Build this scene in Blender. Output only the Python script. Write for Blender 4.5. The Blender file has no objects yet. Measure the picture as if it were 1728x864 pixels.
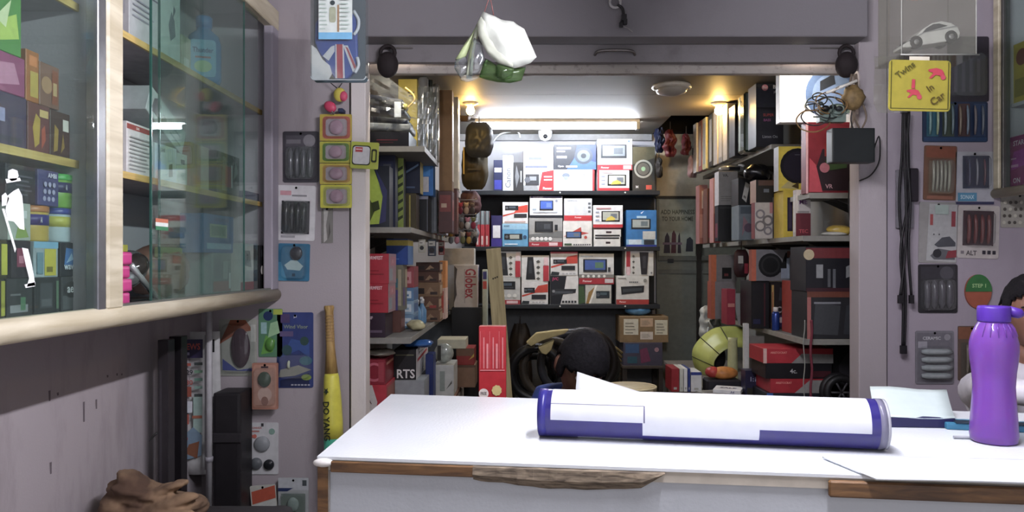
import bpy, bmesh, math, random
from mathutils import Vector, Matrix, Euler, noise as mnoise
random.seed(7)
SC = bpy.context.scene
COL = SC.collection
PI = math.pi

# ------------------------------------------------------------------ camera
F, CX, CY, EYE = 1280.0, 880.0, 440.0, 1.35      # lens in pixels of the 1728 x 864 frame, horizon point, eye height
cam_d = bpy.data.cameras.new('camera')
cam_d.sensor_width = 36.0
cam_d.lens = F / 1728.0 * 36.0
cam_d.shift_x = -(CX - 864.0) / 1728.0
cam_d.shift_y = (CY - 432.0) / 1728.0
cam_d.clip_start = 0.02
cam = bpy.data.objects.new('camera', cam_d)
cam.location = (0, 0, EYE)
cam.rotation_euler = (PI / 2, 0, 0)
COL.objects.link(cam)
SC.camera = cam

# ------------------------------------------------------------------ world, view
wd = bpy.data.worlds.new('street_daylight')
SC.world = wd
wd.use_nodes = True
wd.node_tree.nodes['Background'].inputs[0].default_value = (0.95, 0.94, 1.0, 1)
wd.node_tree.nodes['Background'].inputs[1].default_value = 1.15
SC.view_settings.view_transform = 'Standard'
SC.view_settings.look = 'None'
SC.view_settings.exposure = 0.0
SC.view_settings.gamma = 1.0
SC.view_settings.use_curve_mapping = False
SC.cycles.max_bounces = 10
SC.cycles.transparent_max_bounces = 16
SC.cycles.caustics_reflective = False
SC.cycles.caustics_refractive = False


# the scene is lit by its own lamps (built with their fixtures below): the ceiling tube over the shop front,
# the batten and the two warm bulbs of the store room, two added spots, and daylight through the open street side
FRONT_TUBE, STORE_BATTEN, WARM_BULB, SPOT = 400.0, 105.0, 330.0, 1000.0

# ------------------------------------------------------------------ helpers
def P(x, y, d):
    return Vector(((x - CX) / F * d, d, EYE - (y - CY) / F * d))


def lin(h):
    if not isinstance(h, str):
        return h
    r = []
    for i in (0, 2, 4):
        c = int(h[i:i + 2], 16) / 255.0
        r.append(c / 12.92 if c <= 0.04045 else ((c + 0.055) / 1.055) ** 2.4)
    return tuple(r) + (1.0,)


MC = {}


def mat(col, rough=0.5, metal=0.0, var=0.12, scale=30.0, emit=0.0, coat=0.0, alpha=None, bump=0.0, spec=0.4, trans=0.0, ior=1.45):
    """a plain procedural surface: colour broken up by a little noise, optional fine relief"""
    if not isinstance(col, str):
        return col
    k = (col, rough, metal, var, scale, emit, coat, alpha, bump, spec, trans)
    if k in MC:
        return MC[k]
    m = bpy.data.materials.new('surface_' + col)
    m.use_nodes = True
    nt = m.node_tree; N = nt.nodes; L = nt.links
    b = N['Principled BSDF']
    b.inputs['Roughness'].default_value = rough
    b.inputs['Metallic'].default_value = metal
    b.inputs['Specular IOR Level'].default_value = spec
    b.inputs['Coat Weight'].default_value = coat
    b.inputs['Transmission Weight'].default_value = trans
    b.inputs['IOR'].default_value = ior
    c = lin(col)
    if emit == 0:            # dusty shop goods: a little less saturated than fresh print
        g_ = 0.2126 * c[0] + 0.7152 * c[1] + 0.0722 * c[2]
        c = tuple(0.86 * v + 0.14 * g_ for v in c[:3]) + (1.0,)
    if var > 0:
        tc = N.new('ShaderNodeTexCoord')
        nz = N.new('ShaderNodeTexNoise'); nz.inputs['Scale'].default_value = scale; nz.inputs['Detail'].default_value = 4
        L.new(tc.outputs['Object'], nz.inputs['Vector'])
        mr = N.new('ShaderNodeMapRange')
        mr.inputs['From Min'].default_value = 0.25; mr.inputs['From Max'].default_value = 0.75
        mr.inputs['To Min'].default_value = 1 - var; mr.inputs['To Max'].default_value = 1 + var
        L.new(nz.outputs['Fac'], mr.inputs['Value'])
        mx = N.new('ShaderNodeVectorMath'); mx.operation = 'SCALE'
        mx.inputs[0].default_value = c[:3]
        L.new(mr.outputs['Result'], mx.inputs['Scale'])
        L.new(mx.outputs['Vector'], b.inputs['Base Color'])
        if bump > 0:
            bp = N.new('ShaderNodeBump'); bp.inputs['Strength'].default_value = bump; bp.inputs['Distance'].default_value = 0.004
            L.new(nz.outputs['Fac'], bp.inputs['Height']); L.new(bp.outputs['Normal'], b.inputs['Normal'])
    else:
        b.inputs['Base Color'].default_value = c
    if emit > 0:
        b.inputs['Emission Color'].default_value = c
        b.inputs['Emission Strength'].default_value = emit
    if alpha is not None:
        b.inputs['Alpha'].default_value = alpha
    MC[k] = m
    return m


def clear(name, tint='ffffff', gloss=1.0, rough=0.02, ior=1.45, haze=0.0, hazecol='ffffff'):
    """thin clear sheet: transparent with Fresnel reflection and, for dusty plastic, a little diffuse haze"""
    k = ('clear', name)
    if k in MC:
        return MC[k]
    m = bpy.data.materials.new(name); m.use_nodes = True
    nt = m.node_tree; N = nt.nodes; L = nt.links
    N.remove(N['Principled BSDF'])
    out = N['Material Output']
    tr = N.new('ShaderNodeBsdfTransparent'); tr.inputs[0].default_value = lin(tint)
    gl = N.new('ShaderNodeBsdfGlossy'); gl.inputs['Roughness'].default_value = rough
    # Schlick reflectance from the facing angle, the same from both sides of the sheet
    fr = N.new('ShaderNodeLayerWeight'); fr.inputs['Blend'].default_value = 0.5
    pw = N.new('ShaderNodeMath'); pw.operation = 'POWER'; pw.inputs[1].default_value = 5.0
    L.new(fr.outputs['Facing'], pw.inputs[0])
    ad = N.new('ShaderNodeMath'); ad.operation = 'MULTIPLY_ADD'; ad.inputs[1].default_value = 0.96; ad.inputs[2].default_value = 0.04
    L.new(pw.outputs[0], ad.inputs[0])
    mu = N.new('ShaderNodeMath'); mu.operation = 'MULTIPLY'; mu.inputs[1].default_value = gloss; mu.use_clamp = True
    L.new(ad.outputs[0], mu.inputs[0])
    mx = N.new('ShaderNodeMixShader')
    L.new(mu.outputs[0], mx.inputs[0]); L.new(tr.outputs[0], mx.inputs[1]); L.new(gl.outputs[0], mx.inputs[2])
    last = mx
    if haze > 0:
        df = N.new('ShaderNodeBsdfDiffuse'); df.inputs[0].default_value = lin(hazecol)
        m2 = N.new('ShaderNodeMixShader'); m2.inputs[0].default_value = haze
        L.new(mx.outputs[0], m2.inputs[1]); L.new(df.outputs[0], m2.inputs[2]); last = m2
    L.new(last.outputs[0], out.inputs[0])
    MC[k] = m
    return m


GLASS = clear('cabinet_glass', 'eef5f2', 0.8, 0.01, 1.45, 0.02, 'c8d8d4')
CLEARP = clear('clear_plastic', 'f6f8f8', 1.6, 0.06, 1.5, 0.03, 'e8ecec')
FILM = clear('crinkled_film', 'eceff0', 4.0, 0.10, 1.5, 0.03, 'dfe6ea')
ACRYL = clear('dusty_acrylic', 'f0f0ec', 1.2, 0.05, 1.5, 0.075, 'b4b3ac')


def tag(o, label, cat, group=None, kind=None):
    o['label'] = label; o['category'] = cat
    if group: o['group'] = group
    if kind: o['kind'] = kind
    return o


def obj(name, bm, m, parent=None, smooth=False, loc=None, rot=None):
    me = bpy.data.meshes.new(name)
    bm.to_mesh(me); bm.free()
    ms = m if isinstance(m, (list, tuple)) else [m]
    for q in ms:
        me.materials.append(mat(q) if isinstance(q, str) else q)
    if smooth:
        for p in me.polygons: p.use_smooth = True
    o = bpy.data.objects.new(name, me)
    COL.objects.link(o)
    if parent: o.parent = parent
    if loc is not None: o.location = loc
    if rot is not None: o.rotation_euler = rot
    return o


def empty(name, loc, rot=(0, 0, 0)):
    o = bpy.data.objects.new(name, None)
    o.empty_display_size = 0.05
    o.location = loc; o.rotation_euler = rot
    COL.objects.link(o)
    return o


def thing(name, label, cat, loc, rot=(0, 0, 0), group=None):
    return tag(empty(name, loc, rot), label, cat, group)


def struct(name, bm, m, label=None):
    o = obj(name, bm, m)
    o['kind'] = 'structure'
    if label: o['label'] = label; o['category'] = name.split('_')[0]
    return o


def NB(): return bmesh.new()


def fin(bm, bev=0.0, seg=2):
    if bev > 0:
        bmesh.ops.bevel(bm, geom=bm.edges[:], offset=bev, segments=seg, profile=0.7, affect='EDGES', clamp_overlap=True)
    return bm


def box(bm, x0, y0, z0, x1, y1, z1, mi=0, M=None):
    vs = [bm.verts.new(v) for v in ((x0, y0, z0), (x1, y0, z0), (x1, y1, z0), (x0, y1, z0), (x0, y0, z1), (x1, y0, z1), (x1, y1, z1), (x0, y1, z1))]
    if M is not None:
        for v in vs: v.co = M @ v.co
    for f in ((0, 3, 2, 1), (4, 5, 6, 7), (0, 1, 5, 4), (1, 2, 6, 5), (2, 3, 7, 6), (3, 0, 4, 7)):
        fc = bm.faces.new([vs[i] for i in f]); fc.material_index = mi
    return bm


def bx(x0, y0, z0, x1, y1, z1, bev=0.0, seg=1):
    return fin(box(NB(), x0, y0, z0, x1, y1, z1), bev, seg)


def tube(bm, pts, r, n=8, cap=True, mi=0):
    pts = [Vector(p) for p in pts]
    rs = r if isinstance(r, (list, tuple)) else [r] * len(pts)
    rings = []
    up = None
    for i, p in enumerate(pts):
        t = (pts[min(i + 1, len(pts) - 1)] - pts[max(i - 1, 0)])
        if t.length < 1e-9: t = Vector((0, 0, 1))
        t.normalize()
        if up is None:
            up = Vector((0, 0, 1)) if abs(t.z) < 0.9 else Vector((1, 0, 0))
        a = up - t * up.dot(t)
        if a.length < 1e-6: a = t.orthogonal()
        a.normalize(); b = t.cross(a); up = a
        rings.append([bm.verts.new(p + (a * math.cos(2 * PI * k / n) + b * math.sin(2 * PI * k / n)) * rs[i]) for k in range(n)])
    for i in range(len(rings) - 1):
        for k in range(n):
            f = bm.faces.new([rings[i][k], rings[i][(k + 1) % n], rings[i + 1][(k + 1) % n], rings[i + 1][k]]); f.material_index = mi; f.smooth = True
    if cap:
        for rr, rev in ((rings[0], True), (rings[-1], False)):
            f = bm.faces.new(rr[::-1] if rev else rr); f.material_index = mi
    return bm


def smoothpath(pts, n=6):
    pts = [Vector(p) for p in pts]
    out = []
    for i in range(len(pts) - 1):
        p0 = pts[max(i - 1, 0)]; p1 = pts[i]; p2 = pts[i + 1]; p3 = pts[min(i + 2, len(pts) - 1)]
        for k in range(n):
            t = k / n
            out.append(0.5 * ((2 * p1) + (p2 - p0) * t + (2 * p0 - 5 * p1 + 4 * p2 - p3) * t * t + (3 * p1 - p0 - 3 * p2 + p3) * t ** 3))
    out.append(pts[-1])
    return out


def lathe(bm, prof, n=24, c=(0, 0, 0), axis='z', sx=1.0, sy=1.0, mi=0):
    """revolve (radius, height) pairs"""
    c = Vector(c)
    rings = []
    for r, h in prof:
        ring = []
        for k in range(n):
            a = 2 * PI * k / n
            p = (r * math.cos(a) * sx, r * math.sin(a) * sy, h)
            if axis == 'y': p = (p[0], -p[2], p[1])
            if axis == 'x': p = (p[2], p[0], p[1])
            ring.append(bm.verts.new(c + Vector(p)))
        rings.append(ring)
    for i in range(len(rings) - 1):
        for k in range(n):
            f = bm.faces.new([rings[i][k], rings[i][(k + 1) % n], rings[i + 1][(k + 1) % n], rings[i + 1][k]]); f.smooth = True; f.material_index = mi
    for ring, rev in ((rings[0], True), (rings[-1], False)):
        if prof[0 if rev else -1][0] > 1e-5:
            f = bm.faces.new(ring[::-1] if rev else ring); f.material_index = mi
    return bm


def ell(bm, c, r, seg=16, rings=10, M=None, mi=0):
    res = bmesh.ops.create_uvsphere(bm, u_segments=seg, v_segments=rings, radius=1.0)
    c = Vector(c)
    for v in res['verts']:
        p = Vector((v.co.x * r[0], v.co.y * r[1], v.co.z * r[2]))
        if M is not None: p = M @ p
        v.co = p + c
        for f in v.link_faces: f.smooth = True; f.material_index = mi
    return bm


def prism(bm, pts, y0, y1, mi=0):
    """polygon in the x-z plane given clockwise or not, from y0 (towards the viewer) to y1"""
    a = [bm.verts.new((p[0], y0, p[1])) for p in pts]; b = [bm.verts.new((p[0], y1, p[1])) for p in pts]
    n = len(pts)
    fs = [bm.faces.new(a), bm.faces.new(b[::-1])]
    for i in range(n):
        fs.append(bm.faces.new([a[(i + 1) % n], a[i], b[i], b[(i + 1) % n]]))
    for f in fs: f.material_index = mi
    bmesh.ops.recalc_face_normals(bm, faces=fs)
    return bm


def torus(bm, c, R, r, n=32, k=10, axis='z', sx=1, sy=1, mi=0):
    c = Vector(c); rings = []
    for i in range(n):
        a = 2 * PI * i / n; ring = []
        for j in range(k):
            b = 2 * PI * j / k
            p = ((R + r * math.cos(b)) * math.cos(a) * sx, (R + r * math.cos(b)) * math.sin(a) * sy, r * math.sin(b))
            if axis == 'y': p = (p[0], -p[2], p[1])
            if axis == 'x': p = (p[2], p[0], p[1])
            ring.append(bm.verts.new(c + Vector(p)))
        rings.append(ring)
    for i in range(n):
        for j in range(k):
            f = bm.faces.new([rings[i][j], rings[(i + 1) % n][j], rings[(i + 1) % n][(j + 1) % k], rings[i][(j + 1) % k]]); f.smooth = True; f.material_index = mi
    return bm


def rrect(w, h, r, n=4, cx=0, cy=0):
    pts = []
    for qx, qy, a0 in ((1, 1, 0), (-1, 1, 90), (-1, -1, 180), (1, -1, 270)):
        for i in range(n + 1):
            a = math.radians(a0 + 90 * i / n)
            pts.append((cx + qx * (w / 2 - r) + r * math.cos(a), cy + qy * (h / 2 - r) + r * math.sin(a)))
    return pts


def ellp(cx, cy, rx, ry, n=20, a0=0, a1=360):
    return [(cx + rx * math.cos(math.radians(a0 + (a1 - a0) * i / n)), cy + ry * math.sin(math.radians(a0 + (a1 - a0) * i / n))) for i in range(n)]


# flat print: rectangles, discs, polygons and lettering laid on a face, all in one thin mesh
TX = {}


def textmesh(s, bold):
    k = (s, bold)
    if k not in TX:
        cu = bpy.data.curves.new('lettering', 'FONT')
        cu.body = s; cu.align_x = 'CENTER'; cu.align_y = 'CENTER'; cu.resolution_u = 2
        if bold: cu.offset = 0.022
        o = bpy.data.objects.new('lettering_source', cu)
        me = bpy.data.meshes.new_from_object(o)
        vs = [(v.co.x, v.co.y) for v in me.vertices]; ps = [list(p.vertices) for p in me.polygons]
        bpy.data.objects.remove(o); bpy.data.curves.remove(cu); bpy.data.meshes.remove(me)
        if vs:
            xs = [v[0] for v in vs]; ys = [v[1] for v in vs]
            cx_, cy_ = (min(xs) + max(xs)) / 2, (min(ys) + max(ys)) / 2
            hh = max(ys) - min(ys); ww = max(xs) - min(xs)
            vs = [((a - cx_) / hh, (b - cy_) / hh) for a, b in vs]
        else:
            ww, hh = 1, 1
        TX[k] = (vs, ps, ww / hh)
    return TX[k]


def art_mesh(name, els, w, h, O, U, V, Nn, parent, rough=0.4, step=0.0004, o0=0.0006):
    """els in face units 0..1; face has size w x h, corner O, axes U and V, outward normal Nn"""
    if name.endswith('print') and 2 <= len(els) <= 3:          # a few bold patches: each its own piece
        for i, e in enumerate(els):
            art_mesh('printed_patch', [e], w, h, O, U, V, Nn, parent, rough, step, o0 + step * i)
        return None
    bm = NB(); slots = []; mi_of = {}

    def slot(c):
        if c not in mi_of:
            mi_of[c] = len(slots)
            slots.append(mat(c, rough, var=0.10, scale=60) if isinstance(c, str) else c)
        return mi_of[c]

    def pt(u, v, i):
        return bm.verts.new(O + U * (u * w) + V * (v * h) + Nn * (o0 + step * i))
    flip = U.cross(V).dot(Nn) < 0

    def face(vs, mi):
        if flip: vs = vs[::-1]
        try:
            f = bm.faces.new(vs); f.material_index = mi
        except ValueError:
            pass
    for i, e in enumerate(els):
        t = e[0]
        if t == 'r':
            _, a, b, c, d_, col = e
            face([pt(a, b, i), pt(c, b, i), pt(c, d_, i), pt(a, d_, i)], slot(col))
        elif t == 'c':        # disc, radius in units of face height unless the sixth entry stretches it
            _, a, b, r, col = e[:5]
            k = e[5] if len(e) > 5 else 1.0
            face([pt(a + r * k * h / w * math.cos(2 * PI * j / 20), b + r * math.sin(2 * PI * j / 20), i) for j in range(20)], slot(col))
        elif t == 'o':        # ring
            _, a, b, r, r2, col = e
            s = slot(col)
            for j in range(24):
                a0, a1 = 2 * PI * j / 24, 2 * PI * (j + 1) / 24
                face([pt(a + r * h / w * math.cos(a0), b + r * math.sin(a0), i), pt(a + r * h / w * math.cos(a1), b + r * math.sin(a1), i),
                      pt(a + r2 * h / w * math.cos(a1), b + r2 * math.sin(a1), i), pt(a + r2 * h / w * math.cos(a0), b + r2 * math.sin(a0), i)], s)
        elif t == 'p':
            area2 = sum(e[1][j][0] * e[1][(j + 1) % len(e[1])][1] - e[1][(j + 1) % len(e[1])][0] * e[1][j][1] for j in range(len(e[1])))
            pl = e[1] if area2 > 0 else e[1][::-1]
            face([pt(a, b, i) for a, b in pl], slot(e[2]))
        elif t == 't':
            _, s_, u, v, hh, col = e[:6]
            kw = e[6] if len(e) > 6 else {}
            vs, ps, asp = textmesh(s_, kw.get('bold', True))
            ang = math.radians(kw.get('rot', 0)); sz = hh * h
            k = kw.get('sx', 1.0)
            if 'fit' in kw: k = min(k, kw['fit'] * (w if abs(math.cos(ang)) > 0.5 else h) / (asp * sz))
            ca, sa = math.cos(ang), math.sin(ang)
            bv = [bm.verts.new(O + U * (u * w + (a * k * ca - b * sa) * sz) + V * (v * h + (a * k * sa + b * ca) * sz) + Nn * (o0 + step * i)) for a, b in vs]
            s2 = slot(col)
            for p in ps: face([bv[j] for j in p], s2)
    if not bm.faces:
        bm.free(); return None
    return obj(name, bm, slots, parent)


X_, Y_, Z_ = Vector((1, 0, 0)), Vector((0, 1, 0)), Vector((0, 0, 1))


def carton(name, label, cat, x0, y0, x1, y1, d, col, dep=0.16, x2=None, z0=None, z1=None, art=None, R=None, L=None, T=None,
           group=None, rz=0, ry=0, rx=0, bev=0.0015, rough=0.42, m=None, coat=0.0):
    """printed box whose near face covers the given rectangle of the frame at distance d; x2 = where its receding side ends"""
    a = P(x0, y1, d); b = P(x1, y0, d)
    if x2 is not None:
        X = a.x if x2 < x0 else b.x
        dep = X * F / (x2 - CX) - d
    zb = a.z if z0 is None else z0
    zt = b.z if z1 is None else z1
    w, h = b.x - a.x, zt - zb
    o = obj(name, bx(-w / 2, -dep / 2, 0, w / 2, dep / 2, h, bev), m or mat(col, rough, coat=coat))
    o.location = ((a.x + b.x) / 2, d + dep / 2, zb)
    o.rotation_euler = (math.radians(rx), math.radians(ry), math.radians(rz))
    tag(o, label, cat, group)
    if art: art_mesh('front_print', art, w, h, Vector((-w / 2, -dep / 2, 0)), X_, Z_, -Y_, o)
    if R: art_mesh('side_print', R, dep, h, Vector((w / 2, -dep / 2, 0)), Y_, Z_, X_, o)
    if L: art_mesh('side_print', L, dep, h, Vector((-w / 2, dep / 2, 0)), -Y_, Z_, -X_, o)
    if T: art_mesh('top_print', T, w, dep, Vector((-w / 2, -dep / 2, h)), X_, Y_, Z_, o)
    return o


def top_of(o):
    return o.location.z + max(v.co.z for v in o.data.vertices)


# repeated bits of print
def stereo(x0, y0, x1, y1, c='17181c', disp='4a5866'):
    w, h = x1 - x0, y1 - y0
    return [('r', x0, y0, x1, y1, c), ('r', x0 + w * .3, y0 + h * .45, x0 + w * .8, y0 + h * .8, disp), ('r', x0 + w * .3, y0 + h * .15, x0 + w * .9, y0 + h * .3, '3a3d44'),
            ('c', x0 + w * .14, y0 + h * .5, h * .26, '5a5f68')]


def screen(x0, y0, x1, y1, disp='3c63b4', c='101116', strip='6f7680'):
    w, h = x1 - x0, y1 - y0
    return [('r', x0, y0, x1, y1, c), ('r', x0 + w * .07, y0 + h * .16, x0 + w * .93, y0 + h * .92, disp), ('r', x0 + w * .5, y0 + h * .3, x0 + w * .85, y0 + h * .75, strip),
            ('r', x0 + w * .1, y0 + h * .05, x0 + w * .9, y0 + h * .1, '3d4046')]


def icons(n, x0, x1, y, r, col):
    return [('c', x0 + (x1 - x0) * (i + .5) / n, y, r, col) for i in range(n)]


def chips(n, x0, x1, y0, y1, col):
    s = (x1 - x0) / n
    return [('r', x0 + s * i, y0, x0 + s * (i + .72), y1, col) for i in range(n)]


def lines(n, x0, x1, y0, y1, col, k=0.45):
    s = (y1 - y0) / n
    return [('r', x0, y0 + s * i, x0 + (x1 - x0) * (0.7 + 0.3 * ((i * 37) % 10) / 10), y0 + s * (i + k), col) for i in range(n)]


def swoosh(c='c8402e'):
    return [('p', [(0.02, 0.40), (0.45, 0.52), (0.62, 0.80), (0.99, 0.88), (0.99, 0.52), (0.55, 0.50), (0.02, 0.32)], c)]


# ================================================================== the setting
def plaster(name, col, dirt='6b6068', amount=0.35, scale=3.0, rough=0.75, streak=0.25):
    m = bpy.data.materials.new(name); m.use_nodes = True
    nt = m.node_tree; N = nt.nodes; L = nt.links; b = N['Principled BSDF']
    tc = N.new('ShaderNodeTexCoord')
    mp = N.new('ShaderNodeMapping'); mp.inputs['Scale'].default_value = (1, 1, streak)
    L.new(tc.outputs['Object'], mp.inputs['Vector'])
    n1 = N.new('ShaderNodeTexNoise'); n1.inputs['Scale'].default_value = scale; n1.inputs['Detail'].default_value = 8; n1.inputs['Roughness'].default_value = 0.65
    L.new(mp.outputs[0], n1.inputs['Vector'])
    n2 = N.new('ShaderNodeTexNoise'); n2.inputs['Scale'].default_value = 140; n2.inputs['Detail'].default_value = 3
    L.new(tc.outputs['Object'], n2.inputs['Vector'])
    r1 = N.new('ShaderNodeValToRGB'); r1.color_ramp.elements[0].position = 0.55; r1.color_ramp.elements[1].position = 0.85
    r1.color_ramp.elements[0].color = (0, 0, 0, 1); r1.color_ramp.elements[1].color = (amount, amount, amount, 1)
    L.new(n1.outputs['Fac'], r1.inputs[0])
    mx = N.new('ShaderNodeMix'); mx.data_type = 'RGBA'
    mx.inputs['A'].default_value = lin(col); mx.inputs['B'].default_value = lin(dirt)
    L.new(r1.outputs[0], mx.inputs['Factor'])
    L.new(mx.outputs['Result'], b.inputs['Base Color'])
    bp = N.new('ShaderNodeBump'); bp.inputs['Strength'].default_value = 0.25; bp.inputs['Distance'].default_value = 0.002
    L.new(n2.outputs['Fac'], bp.inputs['Height']); L.new(bp.outputs[0], b.inputs['Normal'])
    b.inputs['Roughness'].default_value = rough
    return m


def wood(name, col, col2, scale=6.0, axis=(1, 14, 14), rough=0.55):
    m = bpy.data.materials.new(name); m.use_nodes = True
    nt = m.node_tree; N = nt.nodes; L = nt.links; b = N['Principled BSDF']
    tc = N.new('ShaderNodeTexCoord')
    mp = N.new('ShaderNodeMapping'); mp.inputs['Scale'].default_value = axis
    L.new(tc.outputs['Object'], mp.inputs['Vector'])
    n1 = N.new('ShaderNodeTexNoise'); n1.inputs['Scale'].default_value = scale; n1.inputs['Detail'].default_value = 7; n1.inputs['Distortion'].default_value = 0.6
    L.new(mp.outputs[0], n1.inputs['Vector'])
    r1 = N.new('ShaderNodeValToRGB'); r1.color_ramp.elements[0].position = 0.35; r1.color_ramp.elements[1].position = 0.68
    r1.color_ramp.elements[0].color = lin(col); r1.color_ramp.elements[1].color = lin(col2)
    L.new(n1.outputs['Fac'], r1.inputs[0]); L.new(r1.outputs[0], b.inputs['Base Color'])
    bp = N.new('ShaderNodeBump'); bp.inputs['Strength'].default_value = 0.3; bp.inputs['Distance'].default_value = 0.002
    L.new(n1.outputs['Fac'], bp.inputs['Height']); L.new(bp.outputs[0], b.inputs['Normal'])
    b.inputs['Roughness'].default_value = rough
    return m


WALL = plaster('lavender_distemper', 'a0989c', '62585c', 0.75, 4.0)
JAMB = plaster('scuffed_white_jamb', 'cfc8c6', '8a7f78', 0.6, 9.0)
STEEL = plaster('grimy_grey_steel', '757073', '4b4444', 0.7, 6.0, 0.5, 1.0)
SOFFIT = plaster('grey_soffit_paint', '7a767a', '6a6266', 0.5, 4.0, 0.8, 1.0)
CEIL = plaster('store_ceiling_board', '70685c', '8a7c6c', 0.5, 2.2, 0.6, 1.0)
STOREW = plaster('store_wall_paint', 'a9a7a2', '6c6a66', 0.5, 2.5)
BACKW = plaster('store_back_wall', 'b4b4b8', '77777b', 0.4, 2.0)
FLOORM = plaster('dusty_floor_tile', '8a8078', '5a524c', 0.6, 5.0, 0.5, 1.0)
CREAMW = wood('cream_painted_wood', 'b0a58c', 'cdc4ae', 3.0, (10, 1.2, 10), 0.5)
EDGEW = wood('yellow_shelf_edge', 'a58a4e', 'c8ad6c', 5.0, (12, 1, 12), 0.5)
BROWNW = wood('brown_edge_strip', '4a3320', '7a5836', 5.0, (1.5, 14, 14), 0.5)
ROUGHW = wood('torn_grey_chipboard', '4c4238', '8a7c6a', 9.0, (2, 14, 20), 0.9)

struct('floor', bx(-1.45, -1.2, -0.1, 2.5, 5.7, 0), FLOORM)
struct('ceiling', bx(-1.45, -1.2, 2.75, 2.5, 3.28, 2.85), SOFFIT)
struct('wall_left', bx(-1.45, -1.2, 0, -1.35, 3.28, 2.75), WALL)
struct('wall_right', bx(2.4, -1.2, 0, 2.5, 3.28, 2.75), WALL)
struct('wall_front_left', bx(-1.35, 3.2, 0, -0.726, 3.28, 2.75), WALL)
struct('wall_front_right', bx(1.544, 3.2, 0, 2.4, 3.28, 2.75), plaster('grey_mauve_wall', '9b929c', '6a6068', 0.5, 2.5))  # base tone a little darker than the left front wall
struct('trim_1', bx(-0.718, 3.185, 0, -0.655, 3.28, 2.75, .004), JAMB)
struct('trim_2', bx(1.4175, 3.185, 0, 1.536, 3.28, 2.75, .004), WALL)
struct('wall_front_top', bx(-0.655, 3.1, 2.267, 1.4175, 3.28, 2.75, .004), SOFFIT)
struct('trim_3', bx(-0.655, 3.262, 2.155, 1.4175, 3.30, 2.20, .002), plaster('peeling_lintel_edge', 'a39c96', '2e2824', 0.95, 30.0, 0.8, 1.0))
# grooves between jamb and wall: drawn as dark strips
struct('trim_4', bx(-0.726, 3.20, 0, -0.718, 3.28, 2.75), mat('1c1512', .8))
struct('trim_5', bx(1.536, 3.20, 0, 1.544, 3.28, 2.75), mat('181317', .8))
# store room
struct('wall_store_left', bx(-1.05, 3.28, 0, -0.95, 5.7, 2.28), STOREW)
struct('wall_store_right', bx(1.65, 3.28, 0, 1.75, 5.7, 2.28), STOREW)
struct('wall_back', bx(-1.05, 5.6, 0, 1.75, 5.7, 2.9), BACKW)
struct('ceiling_store_front', bx(-1.05, 3.28, 2.28, 1.75, 4.248, 2.34), CEIL)
struct('ceiling_store_middle', bx(-1.05, 4.252, 2.28, 1.75, 4.86, 2.34), CEIL)
struct('ceiling_store_back', bx(-1.05, 4.864, 2.28, 0.96, 5.6, 2.34), CEIL)
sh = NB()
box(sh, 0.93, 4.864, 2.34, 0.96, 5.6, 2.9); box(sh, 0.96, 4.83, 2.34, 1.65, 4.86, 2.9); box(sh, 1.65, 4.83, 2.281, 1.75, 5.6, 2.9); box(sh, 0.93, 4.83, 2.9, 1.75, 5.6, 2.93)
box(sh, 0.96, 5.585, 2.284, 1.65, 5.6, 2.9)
struct('wall_loft_shaft', sh, mat('1c1916', .9))  # near-black colour paints the shade inside the shaft, back board included
# cornice at the head of the back wall
struct('trim_6', bx(-0.95, 5.56, 2.232, 0.96, 5.6, 2.28, .004), mat('8f8f90', .6))

# scuffs on the left wall
sc = thing('wall_scuff_marks', 'dark vertical scuffs and screw holes on the left wall', 'marks', (-1.3495, 2.3, .9))
sl = []
for px, py, ph in ((83, 668, 18), (141, 695, 34), (162, 682, 16), (181, 635, 4), (197, 632, 4), (97, 665, 5), (205, 632, 3), (85, 790, 20)):
    d = 1.35 * F / (CX - px); z = EYE - (py - CY) / F * d
    sl.append((d - 2.3, z - .9, ph / F * d))
for yy, zz, hh in sl:
    q = NB(); vs = [q.verts.new((0.0003, yy + s * .005 * (1 if k else .5), zz + e * hh / 2)) for k, (s, e) in enumerate(((-1, -1), (1, -1), (1, 1), (-1, 1)))]
    q.faces.new(vs); obj('scuff', q, mat('665c63', .9), sc)

# ------------------------------------------------------------------ rolled-up shutter over the opening
sh = thing('rolling_shutter', 'rolled-up grey steel shutter with its bottom rail across the doorway', 'shutter', (0.38, 3.22, 2.19))
b_ = NB(); box(b_, -1.03, -.012, 0, 1.03, .028, .075); fin(b_, .003)
obj('bottom_rail', b_, STEEL, sh)
h_ = NB(); tube(h_, smoothpath([(.015 - .085, -.012, .03), (.015 - .06, -.036, .042), (.015 + .06, -.036, .042), (.015 + .085, -.012, .03)], 5), .006)
obj('handle', h_, mat('7a7472', .35, .7), sh, True)
for s in (-1, 1):
    pb = NB(); ell(pb, (s * 1.0 - (.02 if s > 0 else -.06), -.045, -.02), (.045, .04, .055)); torus(pb, (s * 1.0 - (.02 if s > 0 else -.06), -.045, .03), .03, .008, 16, 6, 'y')
    obj('rope_pulley', pb, mat('241c1e', .8, bump=.4), sh, True)
    st = NB(); box(st, s * .9 - .06, -.016, .055, s * .9 + .06, -.011, .062); obj('bolt', st, mat('8a8482', .3, .8), sh)

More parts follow.
